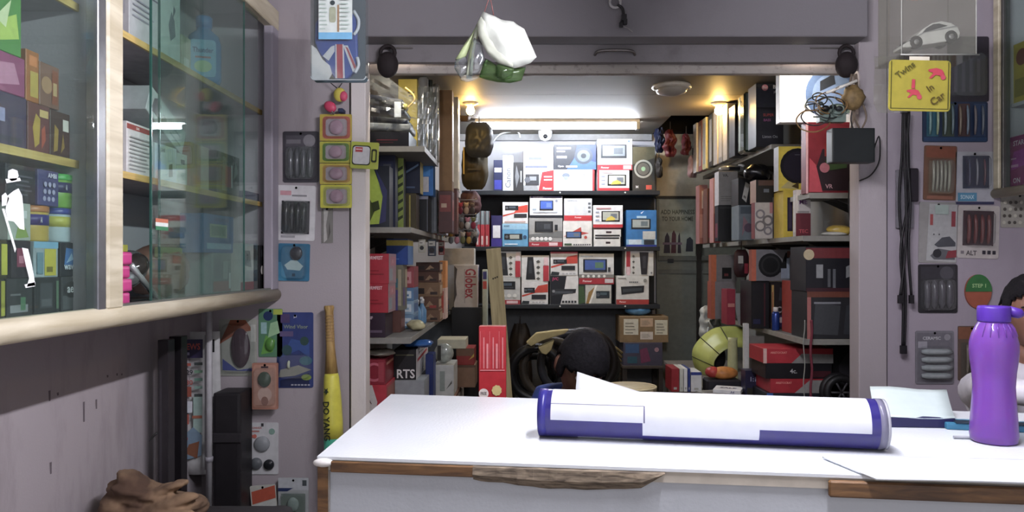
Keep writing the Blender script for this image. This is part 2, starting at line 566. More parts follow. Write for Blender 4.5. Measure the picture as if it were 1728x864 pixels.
# ------------------------------------------------------------------ lamps
lt = thing('tube_light', 'fluorescent tube batten hung on two rods above the counter', 'lamp', (0.42, 1.28, 2.75))
obj('housing', bx(-.03, -.62, -.50, .03, .62, -.45, .004), mat('d8d8d4', .5), lt)
t_ = NB(); tube(t_, [(0, -.59, -.522), (0, .59, -.522)], .016, 16); obj('tube', t_, mat('f8f6ff', .4, var=0, emit=FRONT_TUBE), lt, True)
for s in (-1, 1):
    obj('end_cap', bx(-.018, s * .6 - .012, -.54, .018, s * .6 + .012, -.50, .003), mat('e0e0dc', .5), lt)
    r_ = NB(); tube(r_, [(0, s * .4, 0), (0, s * .4, -.45)], .005, 8); obj('rod', r_, mat('b0b0ac', .4, .8), lt)

lb = thing('led_batten', 'glowing white LED batten under the store-room ceiling', 'lamp', (0.235, 5.0, 2.28))
obj('housing', bx(-.54, -.03, -.022, .54, .03, 0, .003), mat('dcdcd8', .5), lb)
t_ = NB(); tube(t_, [(-.52, 0, -.042), (.52, 0, -.042)], .02, 16); obj('tube', t_, mat('eef4ff', .4, var=0, emit=STORE_BATTEN), lb, True)
for s in (-1, 1): obj('end_cap', bx(s * .53 - .012, -.024, -.066, s * .53 + .012, .024, -.02, .003), mat('c8c8c4', .5), lb)

for (sx, sy, lab) in ((-0.30, 4.46, 'warm glowing bulb in the store ceiling above the brown-wrapped rolls'), (1.16, 4.46, 'warm glowing bulb in the store ceiling above the dark green box')):
    wl = thing('ceiling_bulb', lab, 'lamp', (sx, sy, 2.28))
    r_ = NB(); lathe(r_, [(.0, 0), (.045, 0), (.045, -.008), (.02, -.02), (.02, -.03)], 20); obj('holder', r_, mat('d6d0c0', .5), wl, True)
    e_ = NB(); ell(e_, (0, 0, -.048), (.024, .024, .024), 14, 8); obj('bulb', e_, mat('ffcf7a', .4, var=0, emit=WARM_BULB), wl, True)

dl = thing('ceiling_lamp', 'unlit round white glass ceiling lamp in the store room', 'lamp', P(1133, 132, 4.02))
dl.location.z = 2.28
r_ = NB(); lathe(r_, [(0, 0), (.10, 0), (.105, -.012), (.09, -.022)], 28); obj('rim', r_, mat('cfcac2', .35), dl, True)
e_ = NB(); lathe(e_, [(.088, -.018), (.075, -.04), (.045, -.052), (0.001, -.056)], 28); obj('glass_cover', e_, mat('a8a49e', .2, var=.05), dl, True)
for s in (-1, 1):
    c_ = NB(); ell(c_, (s * .092, -.02, -.02), (.008, .008, .008), 8, 6); obj('screw', c_, mat('d8d2c0', .2, 1), dl, True)

# two unseen spots added behind the lintel to brighten the goods at the shelf ends
for sx, lab in ((1.22, 'small unseen spot added behind the lintel to brighten the big white box'), (-.52, 'small unseen spot added behind the lintel to brighten the film-wrapped bundle')):
    sp = thing('added_fill_spot', lab, 'lamp', (sx, 3.325, 2.28))
    r_ = NB(); lathe(r_, [(.020, 0), (.034, 0), (.034, -.006), (.024, -.010), (.020, -.006)], 20); obj('bezel', r_, mat('c8c4bc', .4), sp, True)
    e_ = NB(); lathe(e_, [(0.001, -.016), (.014, -.014), (.020, -.009), (.020, -.002), (.001, -.002)], 16); obj('lens', e_, mat('fff4e0', .4, var=0, emit=SPOT), sp)

# camera dome and its cable above the stacked boxes
dc = thing('security_camera', 'small white dome security camera on the back wall', 'camera', P(920, 228, 5.44))
b_ = NB(); lathe(b_, [(0, .05), (.045, .05), (.05, .02), (.046, -.01), (.036, -.03), (.001, -.046)], 20); obj('dome', b_, mat('e2e4e6', .35), dc, True)
b_ = NB(); ell(b_, (0, -.038, -.014), (.017, .014, .017), 12, 8); obj('lens', b_, mat('17181c', .15), dc, True)
obj('mount', bx(-.03, .0, .045, .03, .115, .062, .004), mat('dadcdc', .4), dc)
cb = NB(); tube(cb, smoothpath([P(832, 240, 5.55), P(845, 226, 5.5), P(872, 222, 5.5), P(878, 232, 5.52)], 6), .006)
tag(obj('white_cable', cb, mat('d8dadc', .5), None, True), 'loose white cable arching on the back wall beside the camera', 'cable')
pl = NB(); q = P(880, 232, 5.52); box(pl, -.018, -.012, -.012, .018, .012, .012)

# ------------------------------------------------------------------ shop counter (its plan is slightly out of square)
CT = 0.95
FL, BL = Vector((-.418, 1.5515)), Vector((-.391, 2.2756))
fdir = Vector((.985, -.130)); bdir = Vector((1.319, -.218))
FR = FL + fdir * 2.66; BR = BL + bdir * 2.0


def slab(bm, quad, z0, z1, mi=0):
    lo = [bm.verts.new((p[0], p[1], z0)) for p in quad]; hi = [bm.verts.new((p[0], p[1], z1)) for p in quad]
    fs = [bm.faces.new(lo[::-1]), bm.faces.new(hi)] + [bm.faces.new([lo[i], lo[(i + 1) % len(quad)], hi[(i + 1) % len(quad)], hi[i]]) for i in range(len(quad))]
    for f in fs: f.material_index = mi
    bmesh.ops.recalc_face_normals(bm, faces=fs)
    return bm


fn = Vector((fdir.y, -fdir.x)).normalized()           # towards the customer
fu = fdir.normalized()
ln = Vector((-(BL - FL).y, (BL - FL).x)).normalized()
ct = thing('shop_counter', 'white laminate shop counter with worn brown wooden edging', 'counter', ((FL.x + BR.x) / 2, (FL.y + BR.y) / 2, 0))
off = Vector((ct.location.x, ct.location.y))


def cquad(*ps): return [p - off for p in ps]


LAM = plaster('white_laminate', 'd4d8dd', 'b8bfc5', 0.35, 4.0, 0.22, 1.0)
b_ = slab(NB(), cquad(FL, FR, BR, BL), CT - .006, CT); obj('laminate_top', b_, LAM, ct)
b_ = slab(NB(), cquad(FL - fn * .004, FR - fn * .004, BR, BL), CT - .028, CT - .006); obj('board', b_, mat('b9b0a2', .7), ct)
# edging: a sound brown strip, then the torn stretch, then a loose thick strip under the sheet
a, c = FL - fn * .002, FL + fu * .33 - fn * .002
b_ = slab(NB(), cquad(a + fu * .03, c, c + fn * .008, a + fu * .03 + fn * .008), CT - .030, CT - .008); obj('edge_strip', fin(b_, .002, 1), BROWNW, ct)
a2, c2 = FL + fu * .325, FL + fu * .70
b_ = NB()
rows = []
for i in range(26):
    t = i / 25
    p = a2.lerp(c2, t) - off
    dz = .026 + .012 * math.sin(t * PI) + .003 * mnoise.noise(Vector((t * 9, 0, 0)))
    if i > 22: dz -= (i - 22) * .008
    o_ = fn * (.006 + .003 * mnoise.noise(Vector((t * 14, 3, 0))))
    rows.append([b_.verts.new((p.x, p.y, CT - .007)), b_.verts.new((p.x + o_.x, p.y + o_.y, CT - .009)), b_.verts.new((p.x + o_.x * 1.6, p.y + o_.y * 1.6, CT - .007 - dz * .6)), b_.verts.new((p.x, p.y, CT - .009 - dz))])
for i in range(25):
    for k in range(3): b_.faces.new([rows[i][k], rows[i][k + 1], rows[i + 1][k + 1], rows[i + 1][k]])
obj('torn_edge', b_, ROUGHW, ct)
a3, c3 = FL + fu * 1.0, FR
b_ = slab(NB(), cquad(a3, c3, c3 + fn * .012, a3 + fn * .012), CT - .040, CT - .009); obj('edge_strip', fin(b_, .003, 1), BROWNW, ct)
# front panel, end panel, corner post
p0, p1 = FL - fn * .012 + fu * .02, FR - fn * .012
b_ = slab(NB(), cquad(p0, p1, p1 - fn * .018, p0 - fn * .018), 0, CT - .028); obj('front_panel', b_, plaster('grey_laminate', 'b4b8be', '8c8f94', .4, 3.0, .35, 1.0), ct)
q0, q1 = FL + fu * .002, BL
b_ = slab(NB(), cquad(FL + fu * .004 - fn * .004, FL + fu * .024 - fn * .004, BL + fu * .024, BL + fu * .004), 0, CT - .028); obj('end_panel', b_, mat('9a948e', .6), ct)
b_ = slab(NB(), cquad(FL + fu * .0 - fn * .002, FL + fu * .022 - fn * .002, FL + fu * .022 - fn * .022, FL - fn * .022), 0, CT - .006); obj('corner_post', b_, BROWNW, ct)
b_ = NB(); pc = FL - off + fu * .014; ell(b_, (pc.x, pc.y - .001, CT - .012), (.022, .012, .009), 12, 8); obj('white_putty', b_, mat('d8d4d0', .6), ct)

# ------------------------------------------------------------------ glazed wall cabinet on the left wall
cf = -1.025
cab = thing('wall_display_cabinet', 'glass-fronted cream wooden display cabinet on the left wall', 'cabinet', (-1.19, 2.05, 1.185))
ox, oy, oz = cab.location


def cbx(name, x0, y0, z0, x1, y1, z1, m, bev=0.0, parent=None):
    return obj(name, bx(x0 - ox, y0 - oy, z0 - oz, x1 - ox, y1 - oy, z1 - oz, bev), m, parent or cab)


INNER = plaster('cabinet_lining', 'b3adb4', '8a828a', .4, 3.0)
cbx('back_panel', -1.349, .8, 1.19, -1.337, 3.195, 2.40, INNER)
cbx('top_board', -1.337, .8, 2.385, cf - .01, 3.195, 2.40, INNER)
cbx('bottom_board', -1.337, .8, 1.19, cf - .012, 3.195, 1.228, INNER)
cbx('end_board', -1.337, 3.175, 1.228, cf - .02, 3.195, 2.385, INNER)
cbx('divider', -1.337, 1.86, 1.228, cf - .03, 1.88, 2.385, INNER)
cbx('top_rail', cf - .035, .8, 2.315, cf + .004, 3.195, 2.40, CREAMW, .004)
b_ = NB(); tube(b_, [(cf - .012 - ox, .8 - oy, 1.208 - oz), (cf - .012 - ox, 3.19 - oy, 1.208 - oz)], .027, 14); obj('bottom_moulding', b_, CREAMW, cab, True)
cbx('post', cf - .035, 1.872, 1.228, cf + .006, 1.945, 2.32, CREAMW, .006)
cbx('channel', cf - .03, 1.835, 1.228, cf + .001, 1.871, 2.32, mat('8a8c92', .35, .8), .002)
cbx('post', cf - .035, 3.11, 1.228, cf + .004, 3.19, 2.32, plaster('grey_post_paint', '96909a', '6a646a', .5, 8), .005)
cbx('glass_track', cf - .03, 1.945, 1.228, cf - .002, 3.11, 1.238, mat('7c8078', .4, .5))
for z, nm in ((1.594, 0), (1.978, 1)):
    sb = cbx('shelf_board', -1.337, .8, z - .017, cf - .068, 3.175, z, mat('9a9298', .6))
    cbx('edge_lipping', cf - .068, .8, z - .018, cf - .060, 3.175, z + .001, EDGEW, 0, cab)
cbx('glass_pane', cf - .010, .8, 1.228, cf - .005, 1.84, 2.32, GLASS)
cbx('glass_pane', cf - .012, 2.12, 1.232, cf - .008, 2.83, 2.32, GLASS)
cbx('glass_pane', cf - .022, 2.19, 1.232, cf - .018, 3.0, 2.32, GLASS)
# polished green edges of the sliding panes
for yy, xx in ((2.12, cf - .010), (2.19, cf - .020), (2.83, cf - .010)):
    cbx('pane_edge', xx - .003, yy - .004, 1.232, xx + .003, yy, 2.32, mat('2c5a50', .15))

# ------------------------------------------------------------------ wall cabinet on the right
rc = thing('wall_display_cabinet', 'glass-fronted cabinet on the right wall holding pink and yellow packs', 'cabinet', (2.2, 2.1, 1.62))
ox, oy, oz = rc.location
cab2 = rc


def rbx(name, x0, y0, z0, x1, y1, z1, m, bev=0.0):
    return obj(name, bx(x0 - ox, y0 - oy, z0 - oz, x1 - ox, y1 - oy, z1 - oz, bev), m, rc)


rbx('back_panel', 2.385, .9, 1.62, 2.399, 3.19, 2.74, INNER)
rbx('bottom_board', 2.01, .9, 1.625, 2.385, 3.19, 1.65, INNER)
rbx('end_board', 2.03, 3.175, 1.65, 2.385, 3.19, 2.74, INNER)
rbx('shelf_board', 2.05, .9, 1.99, 2.385, 3.174, 2.005, INNER)
b_ = NB(); tube(b_, [(1.992 - ox, .9 - oy, 1.632 - oz), (1.992 - ox, 3.19 - oy, 1.632 - oz)], .02, 14); obj('bottom_moulding', b_, CREAMW, rc, True)
rbx('post', 1.982, 3.152, 1.65, 2.03, 3.19, 2.74, CREAMW, .004)
rbx('channel', 1.99, 3.134, 1.65, 2.02, 3.15, 2.74, mat('5c5a58', .4, .6), .002)
rbx('glass_pane', 2.0, .9, 1.65, 2.005, 3.134, 2.74, GLASS)

# ------------------------------------------------------------------ shelving in the store room
SHELF = plaster('grey_shelf_board', '6c6a66', '3e3c3a', .6, 5.0, .6, 1.0)
SLIP = mat('7c7a74', .5)
LU, LM, LL = 1.865, 1.50, 1.00
RU, RM, RL = 1.94, 1.462, 0.995


def shelf(label, x0, x1, z, y0=3.42, y1=5.30, front=None):
    s = thing('wall_shelf', label, 'shelf', ((x0 + x1) / 2, (y0 + y1) / 2, z))
    w, l = (x1 - x0) / 2, (y1 - y0) / 2
    obj('board', bx(-w, -l, -.02, w, l, 0, .002), SHELF, s)
    fx = w if front == 'R' else -w
    obj('front_lipping', bx(fx - .003, -l, -.022, fx + .003, l, .001), mat('8a8880', .5), s)
    obj('end_lipping', bx(-w, -l - .004, -.024, w, -l, .001), SLIP, s)
    for k in (-.6, 0, .6):
        q = NB(); sx = -1 if front == 'R' else 1
        prism(q, [(sx * w, -.02), (sx * w, -.12), (sx * (w - .22), -.02)], k * l - .004, k * l + .004)
        obj('bracket', q, mat('4c4a48', .5, .6), s)
    return s


shelf('top grey shelf of the left store wall carrying film-wrapped bundles', -.95, -.44, LU, 3.42, 3.99, front='R')
shelf('middle grey shelf of the left store wall carrying the lime green box', -.95, -.50, LM, front='R')
shelf('lower grey shelf of the left store wall carrying red boxes', -.95, -.50, LL, front='R')
shelf('top grey shelf of the right store wall carrying upright boxes', 1.27, 1.65, RU, 3.85)
shelf('short grey shelf behind the right jamb carrying the red box', 1.30, 1.65, 1.655, 3.42, 3.66)
shelf('middle grey shelf of the right store wall carrying the yellow speaker box', 1.27, 1.65, RM)
shelf('lower grey shelf of the right store wall carrying speaker boxes', 1.27, 1.65, RL)

# low cupboards along both store walls
lc = thing('low_cupboard', 'pale low cupboard under the left store shelves', 'cupboard', (-.655, 4.35, 0))
obj('carcass', bx(-.294, -.9, 0, .28, .35, .60, .003), mat('8d8478', .6), lc)
obj('worktop', bx(-.294, -.94, .60, .30, .36, .62, .003), mat('6a4c3a', .5), lc)
for k in range(3):
    dq = obj('door', bx(.282, -.88 + k * .41, .04, .298, -.48 + k * .41, .58, .003), mat('a89c8c', .5), lc)
    kn = NB(); ell(kn, (.306, -.52 + k * .41, .42), (.01, .01, .01), 8, 6); obj('knob', kn, mat('8a8884', .3, .9), dq, True)
rcu = thing('low_cupboard', 'low grey cupboard under the right store shelves holding red boxes', 'cupboard', (1.33, 4.3, 0))
obj('carcass', bx(-.30, -.9, 0, .318, 1.0, .63, .003), mat('6a6660', .6), rcu)
obj('worktop', bx(-.34, -.92, .63, .318, 1.0, .655, .003), mat('7a746c', .5), rcu)
for k in range(4):
    dq = obj('door', bx(-.316, -.88 + k * .46, .04, -.30, -.44 + k * .46, .60, .003), mat('7c766e', .5), rcu)
    kn = NB(); ell(kn, (-.324, -.50 + k * .46, .42), (.01, .01, .01), 8, 6); obj('knob', kn, mat('8a8884', .3, .9), dq, True)

# ------------------------------------------------------------------ black display board with three ledges on the back wall
BW = 5.6
BX0, BX1 = -.42, .975
db = obj('display_board', bx(BX0, 5.572, .99, BX1, 5.599, 1.845), mat('26292c', .6))
tag(db, 'black backing board behind the stacked stereo boxes', 'board')
for z, lab in ((1.844, 'black ledge carrying the top row of stereo boxes'), (1.45, 'black ledge carrying the middle row with the bright blue box'), (1.042, 'black ledge carrying the lowest row with the JVC box')):
    lg = thing('wall_ledge', lab, 'shelf', (0.28, 5.5, z))
    obj('board', bx(BX0 - .28, -.16, -.03, BX1 - .28, .0715, 0, .002), mat('23262a', .5), lg)
    for q in (945, 1055):
        s_ = NB(); ell(s_, ((q - CX) / F * 5.34 - .28, -.161, -.014), (.006, .005, .006), 8, 6); obj('screw_cap', s_, mat('d8d8d4', .3), lg, True)
# darker panelling of the back wall under the board
struct('wall_back_panel', bx(-.95, 5.575, 0, .96, 5.6, .99), mat('55575a', .55))

# ------------------------------------------------------------------ door at the back right
dr = thing('door_1', 'cream back door with a lettered glass pane', 'door', (1.30, 5.59, 0))
dr['kind'] = 'structure'
ox, oy, oz = dr.location


def dz(y): return EYE - (y - CY) / F * 5.56


def dxx(x): return (x - CX) / F * 5.56 - ox


obj('door_leaf', bx(dxx(1108), -.03, 0, .34, 0, dz(333), .003), mat('6f746c', .5), dr)
obj('upper_panel', bx(dxx(1108), -.022, dz(331), .34, 0, 2.28, .003), mat('b5ab93', .5), dr)
obj('head_rail', bx(dxx(1106), -.04, dz(335), .34, -.0, dz(331), .002), mat('2a2622', .5), dr)
obj('jamb', bx(dxx(1175), -.045, 0, dxx(1183), 0, dz(333), .002), mat('2a2622', .5), dr)
gp = obj('glass_pane', bx(dxx(1112), -.036, dz(432), dxx(1174), -.031, dz(337), .001), mat('8f968c', .15, spec=.6), dr)
w_, h_ = dxx(1174) - dxx(1112), dz(337) - dz(432)
art_mesh('lettering', [('t', 'ADD HAPPINESS', .5, .78, .08, '3c423c', {'fit': .92}), ('t', 'TO YOUR HOME', .5, .66, .08, '3c423c', {'fit': .85})],
         w_, h_, Vector((dxx(1112), -.036, dz(432))), X_, Z_, -Y_, gp)
art_mesh('picture', [('p', [(.12, .05), (.16, .34), (.22, .42), (.28, .34), (.3, .05)], '2c2430'), ('p', [(.32, .05), (.35, .4), (.4, .46), (.46, .38), (.46, .05)], '4a2430'), ('p', [(.5, .05), (.52, .36), (.56, .42), (.6, .05)], '2a2834'), ('p', [(.72, .08), (.75, .3), (.84, .34), (.92, .28), (.92, .08)], '2c3038'), ('r', .1, .2, .62, .24, '6c5a6c')],
         w_, h_, Vector((dxx(1112), -.036, dz(432))), X_, Z_, -Y_, gp)
obj('cross_rail', bx(dxx(1110), -.042, dz(440), .34, -.0, dz(432), .002), mat('5c605a', .5), dr)
obj('letter_plate', bx(dxx(1126), -.046, dz(443), dxx(1136), -.040, dz(437), .001), mat('23262a', .4), dr)
obj('cross_rail', bx(dxx(1110), -.036, dz(462), .34, -.0, dz(455), .002), mat('666a64', .5), dr)


# ================================================================== boxes on the black display board
D0 = 5.36
GB = 'car stereo boxes stacked on the black display board'


def col_stack(base, rows, dep=.19):
    z = base
    for (nm, lab, x0, y0, x1, y1, c, art, kw) in rows:
        hgt = (y1 - y0) / F * D0
        o = carton(nm, lab, kw.pop('cat', 'box'), x0, y0, x1, y1, D0, c, dep=kw.pop('dep', dep), z0=z, z1=z + hgt, art=art, group=GB, **kw)
        z += hgt + .0004


yel_car = [('p', [(.42, .30), (.55, .32), (.72, .30), (.74, .42), (.62, .52), (.48, .44)], 'd8c23a'), ('p', [(.42, .30), (.74, .34), (.72, .30)], '5a4a10')]


def lowstack():
    Z1, Z2, Z3 = 1.844, 1.45, 1.042
    S = col_stack
    # upper ledge
    S(Z1, [('slim_box', 'slim navy blue box beside the white upright box on the top ledge', 833, 272, 848, 324, '23284a', [('r', .1, .05, .9, .35, '3a3f9c'), ('r', .1, .6, .9, .75, 'c8ccd8')], {})])
    S(Z1, [('upright_box', 'white upright box with grey sideways lettering on the top ledge', 848.5, 264, 866, 324, 'd4d8dc', [('t', 'Canon', .5, .36, .16, '70767e', {'rot': 90, 'fit': .55}), ('r', .15, .75, .3, .95, 'b0b6bc')], {'dep': .15})])
    S(Z1, [('slim_box', 'black upright box with painted grey glints between two white boxes', 866.5, 276, 883, 324, '2c2d30', [('p', [(.3, .1), (.6, .5), (.3, .9), (.15, .5)], '6c7076'), ('r', .7, .3, .85, .7, '94989c')], {})])  # grey shapes on the front paint its glints
    S(Z1, [('car_stereo_box', 'white box with red Pioneer corner under the plain white stereo box', 883.5, 289, 934, 324, 'e4e6e8', [('p', [(0, 0), (.5, 0), (.42, .5), (0, .25)], '8c9094')] + stereo(.06, .25, .52, .8, '3a3c40', '8a9096') + [('p', [(.5, 0), (1, 0), (1, 1), (.62, .9)], 'c82c34'), ('t', 'Pioneer', .8, .12, .12, 'f4f0f0', {'fit': .3})] + [('r', .68, .5, .95, .56, 'f0d8d8'), ('r', .68, .65, .95, .71, 'f0d8d8')], {}),
           ('car_stereo_box', 'white box printed with one long grey stereo front', 883.5, 247, 934, 288.5, 'e6e8ec', [('r', .12, .36, .78, .58, '8d939b'), ('r', .18, .42, .6, .52, '6c727c'), ('r', .05, .08, .8, .18, '6a7090'), ('r', .1, .88, .5, .91, '9aa0a8')], {})])
    S(Z1, [('led_lamp_box', 'white box with small round lamp drawing and red end', 934.5, 288, 1003, 324, 'e9ebee', [('c', .3, .72, .12, '6c7684', 1.5), ('p', [(.24, .68), (.36, .68), (.34, .5), (.26, .5)], '8a929c'), ('r', .95, 0, 1, 1, 'c03a40'), ('t', '7', .74, .7, .18, '7a8088'), ('r', .66, .5, .8, .54, '9aa0a8'), ('r', .72, .28, .82, .32, '9aa0a8')], {}),
           ('speaker_box', 'blue and black speaker box with silver lettering lines', 935, 246, 1006, 287.5, '3b4a70', [('p', [(0, 0), (.4, 0), (.55, 1), (0, 1)], '3a3d44'), ('p', [(.3, 0), (1, 0), (1, .3), (.5, .5)], '4a6cb8'), ('c', .70, .55, .34, '49515c', 1.1), ('c', .70, .55, .24, '6a7480', 1.1), ('c', .70, .55, .1, '33383f', 1.1), ('r', .06, .82, .4, .9, 'd6dade'), ('r', .06, .7, .26, .76, 'c0c4ca'), ('r', .06, .45, .3, .55, 'b2b7c0'), ('t', 'Open', .16, .12, .1, 'd0d4da', {'fit': .2}), ('r', .28, .08, .55, .15, 'c8ccd4')], {})])
    S(Z1, [('car_stereo_box', 'white box with yellow car screen and red foot on the top ledge', 1008, 289, 1062, 324, 'e6e7ea', [('r', 0, 0, 1, .14, 'c23038'), ('r', 0, 0, .06, 1, 'b83a40')] + screen(.32, .24, .9, .78, 'b8bcae') + yel_car + [('r', .12, .3 + k * .18, .24, .36 + k * .18, '8a94a8') for k in range(3)] + [('r', .1, .86, .5, .9, 'd0a0a4')], {}),
           ('car_stereo_box', 'silver double-din stereo box with wide screen over a red band', 1008, 236, 1067, 288.5, 'c4c8cc', [('r', 0, 0, 1, .17, 'b8303a'), ('t', 'Pioneer', .22, .08, .06, 'f0dada', {'fit': .3}), ('r', .74, .03, .97, .15, 'e8c8ca')] + screen(.1, .38, .84, .82, '7d868e', '34383e', '5c646c') + icons(6, .02, .98, .27, .05, 'eceef0') + [('c', .9, .92, .03, '5a7a9c')], {})])
    S(Z1, [('speaker_box', 'black box with a round speaker ring at the end of the top ledge', 1067.5, 250, 1105, 324, '33322e', [('p', [(0, .6), (1, .75), (1, 1), (0, 1)], '55523e'), ('o', .48, .5, .21, .165, '9c9c92'), ('c', .48, .5, .14, '5e5c54'), ('c', .48, .5, .05, '86b08a'), ('t', 'M', .2, .09, .06, 'd0d0cc'), ('r', .6, .03, .86, .13, 'c85040')], {'dep': .12})])
    # middle ledge
    S(Z2, [('slim_box', 'indigo box with a white square beside the blue stereo box', 829, 365, 847, 417.5, '2d2a5c', [('r', .15, .28, .85, .68, 'd8dce2'), ('r', 0, 0, 1, .25, '3a2f86')], {})])
    S(Z2, [('car_stereo_box', 'sky blue stereo box with a black stereo front', 847.5, 379, 891, 417.5, '5b9fca', [('r', 0, .75, 1, 1, '8fc0dc')] + stereo(.08, .3, .78, .56, '1c1e22', '9aa29a') + [('r', .3, .34, .66, .52, 'a8ada4'), ('c', .88, .42, .08, '2a4a6a'), ('r', .1, .08, .6, .13, 'd6e8f2'), ('t', 'SONY', .18, .9, .07, '2a4a6a', {'fit': .3})], {}),
           ('car_stereo_box', 'white stereo box with red swoosh above the sky blue box', 848, 342, 891, 378.5, 'dfe1e4', swoosh() + stereo(.1, .62, .62, .84) + [('r', .45, .28, .95, .46, '2b2d32'), ('r', .08, .06, .9, .12, 'c8a8a4')], {})])
    S(Z2, [('car_stereo_box', 'black and silver stereo box with round icons over a crimson foot', 892.5, 369, 949, 417.5, '9a9a98', [('p', [(0, .3), (1, .3), (1, .55), (0, .42)], '6e706f'), ('r', 0, 0, 1, .16, 'a42836'), ('t', 'Pioneer', .2, .08, .06, 'f0dada', {'fit': .28}), ('r', .6, .03, .86, .14, 'eac8cc')] + screen(.18, .5, .72, .88, '2e3136', '121316', '44484e') + [('r', .77, .56, .86, .76, '24262a')] + icons(5, .06, .7, .27, .065, 'e4e4e2'), {}),
           ('car_stereo_box', 'white stereo box with a lit blue screen on the middle ledge', 894, 332, 949, 368.5, 'e2e5ea', [('r', .02, .92, .98, 1, '3c3f80'), ('t', 'BLAUPUNKT', .26, .955, .06, 'c8ccf0', {'fit': .4}), ('r', 0, 0, 1, .12, '1d1f28')] + screen(.3, .34, .72, .8, '4668c4', '17181e', '6a88d8') + [('c', .82, .78, .06, '8a90a0'), ('r', .08, .36, .2, .42, '9ab0c0'), ('r', .1, .24, .85, .28, 'a8b0bc')], {})])
    S(Z2, [('car_stereo_box', 'white stereo box with a slanted red flash and blue screen', 950, 374, 999, 417.5, 'dcdad4', [('p', [(.02, .38), (.62, .76), (.64, .58), (.9, .52), (.6, .44), (.3, .42)], 'b84038')] + screen(.1, .32, .64, .58, '4a6a9c') + [('c', .78, .36, .06, 'b84a3c'), ('r', .05, .05, .3, .12, '3c5a3c')] + chips(8, .36, .97, .05, .1, '5a5c60'), {}),
           ('car_stereo_box', 'plain silver stereo box with three side chips and a red foot', 952, 336, 999, 373.5, 'c9cdd0', [('r', 0, 0, 1, .24, 'c23038'), ('t', 'Pioneer', .5, .15, .07, 'f4dcdc', {'fit': .5}), ('t', 'KENWOOD', .3, .9, .06, '7a8088', {'fit': .5})] + [('r', .86, .36 + k * .18, .95, .46 + k * .18, '5c6268') for k in range(3)], {})])
    S(Z2, [('car_stereo_box', 'thin white stereo box with a dark edge at the bottom of its stack', 1002, 401, 1047, 417.5, 'dcdcd8', [('r', .05, .78, .95, .95, '2b2b2c'), ('r', .45, .3, .62, .5, '3a2a30')], {}),
           ('car_stereo_box', 'thin white stereo box under the yellow car box', 1002, 385, 1048, 400.5, 'dcdcd8', [('r', 0, .8, 1, 1, '4a1c22'), ('r', .05, .04, .95, .22, '2b2b2c'), ('r', .45, .4, .65, .6, '3a2a30')], {}),
           ('car_stereo_box', 'white box with yellow car screen on two thin white boxes', 1001, 347, 1051, 384.5, 'e2e3e6', [('r', 0, 0, 1, .14, 'c23038')] + screen(.28, .26, .9, .74, 'b0b4a6') + yel_car + [('r', .08, .3 + k * .18, .2, .36 + k * .18, '8a94a8') for k in range(3)] + [('r', .1, .84, .6, .89, 'c08a90')], {})])
    S(Z2, [('car_stereo_box', 'bright blue stereo box with a screen and white window', 1057, 355, 1108, 416.5, '2f78b8', [('r', 0, .05, 1, .2, '8ab8d8'), ('r', 0, 0, 1, .05, '2a3c9c'), ('r', .08, .06, .5, .19, 'c8dcea')] + screen(.16, .48, .8, .76, 'a2aca8', '1c2228', '6a7a80') + [('r', .34, .78, .66, .84, 'a8d0e4'), ('r', .54, .2, .96, .42, 'c4cac6'), ('r', .58, .06, .92, .18, '2a3038'), ('p', [(.46, .92), (.5, .9), (.58, .98), (.5, .94)], 'f0f4f8')], {})])
    # lower ledge
    cross = [('p', [(.52 + (k % 2) * .06, .1 + k * .11), (.60, .16 + k * .11), (.68 - (k % 2) * .06, .1 + k * .11), (.60, .04 + k * .11)], 'c8c8c0' if k % 2 else '55554f') for k in range(7)]
    rem = [('p', [(.16, .06), (.5, .06), (.42, .94), (.22, .94)], '202226'), ('r', .26, .3, .38, .8, '34383e')]
    S(Z3, [('car_stereo_box', 'white stereo box with a grey stereo, icons and red foot behind the plank', 836, 465, 878, 511, 'c2c4c2', [('r', 0, 0, 1, .16, 'b0303a'), ('r', .45, .03, .9, .13, 'e4c4c6')] + stereo(.1, .55, .8, .84) + icons(3, .2, .9, .32, .07, 'e0e0da'), {}),
           ('car_stereo_box', 'white stereo box stood on end with a remote beside the plank', 836, 421, 879, 464.5, 'd2d4d2', rem + cross + [('r', .78, 0, .98, .62, 'b42c3a'), ('r', .8, .64, .96, .96, 'd8c8ca')], {})])
    S(Z3, [('car_stereo_box', 'white stereo box with red swoosh at the foot of the second stack', 880, 472, 925, 511, 'dcdcdc', swoosh() + stereo(.1, .5, .5, .72) + [('r', .38, .22, .92, .42, '25272c'), ('p', [(.0, .02), (.28, .02), (.3, .14), (.05, .16)], '2a3236')] + chips(4, .4, .9, .06, .12, 'b8b8ba'), {}),
           ('car_stereo_box', 'white stereo box stood on end on the second stack with a red stripe', 880, 428, 927, 471.5, 'd6d8d6', rem + cross + [('r', .78, 0, .98, .6, 'b42c3a'), ('r', .8, .62, .96, .92, 'e0c0c4')], {})])
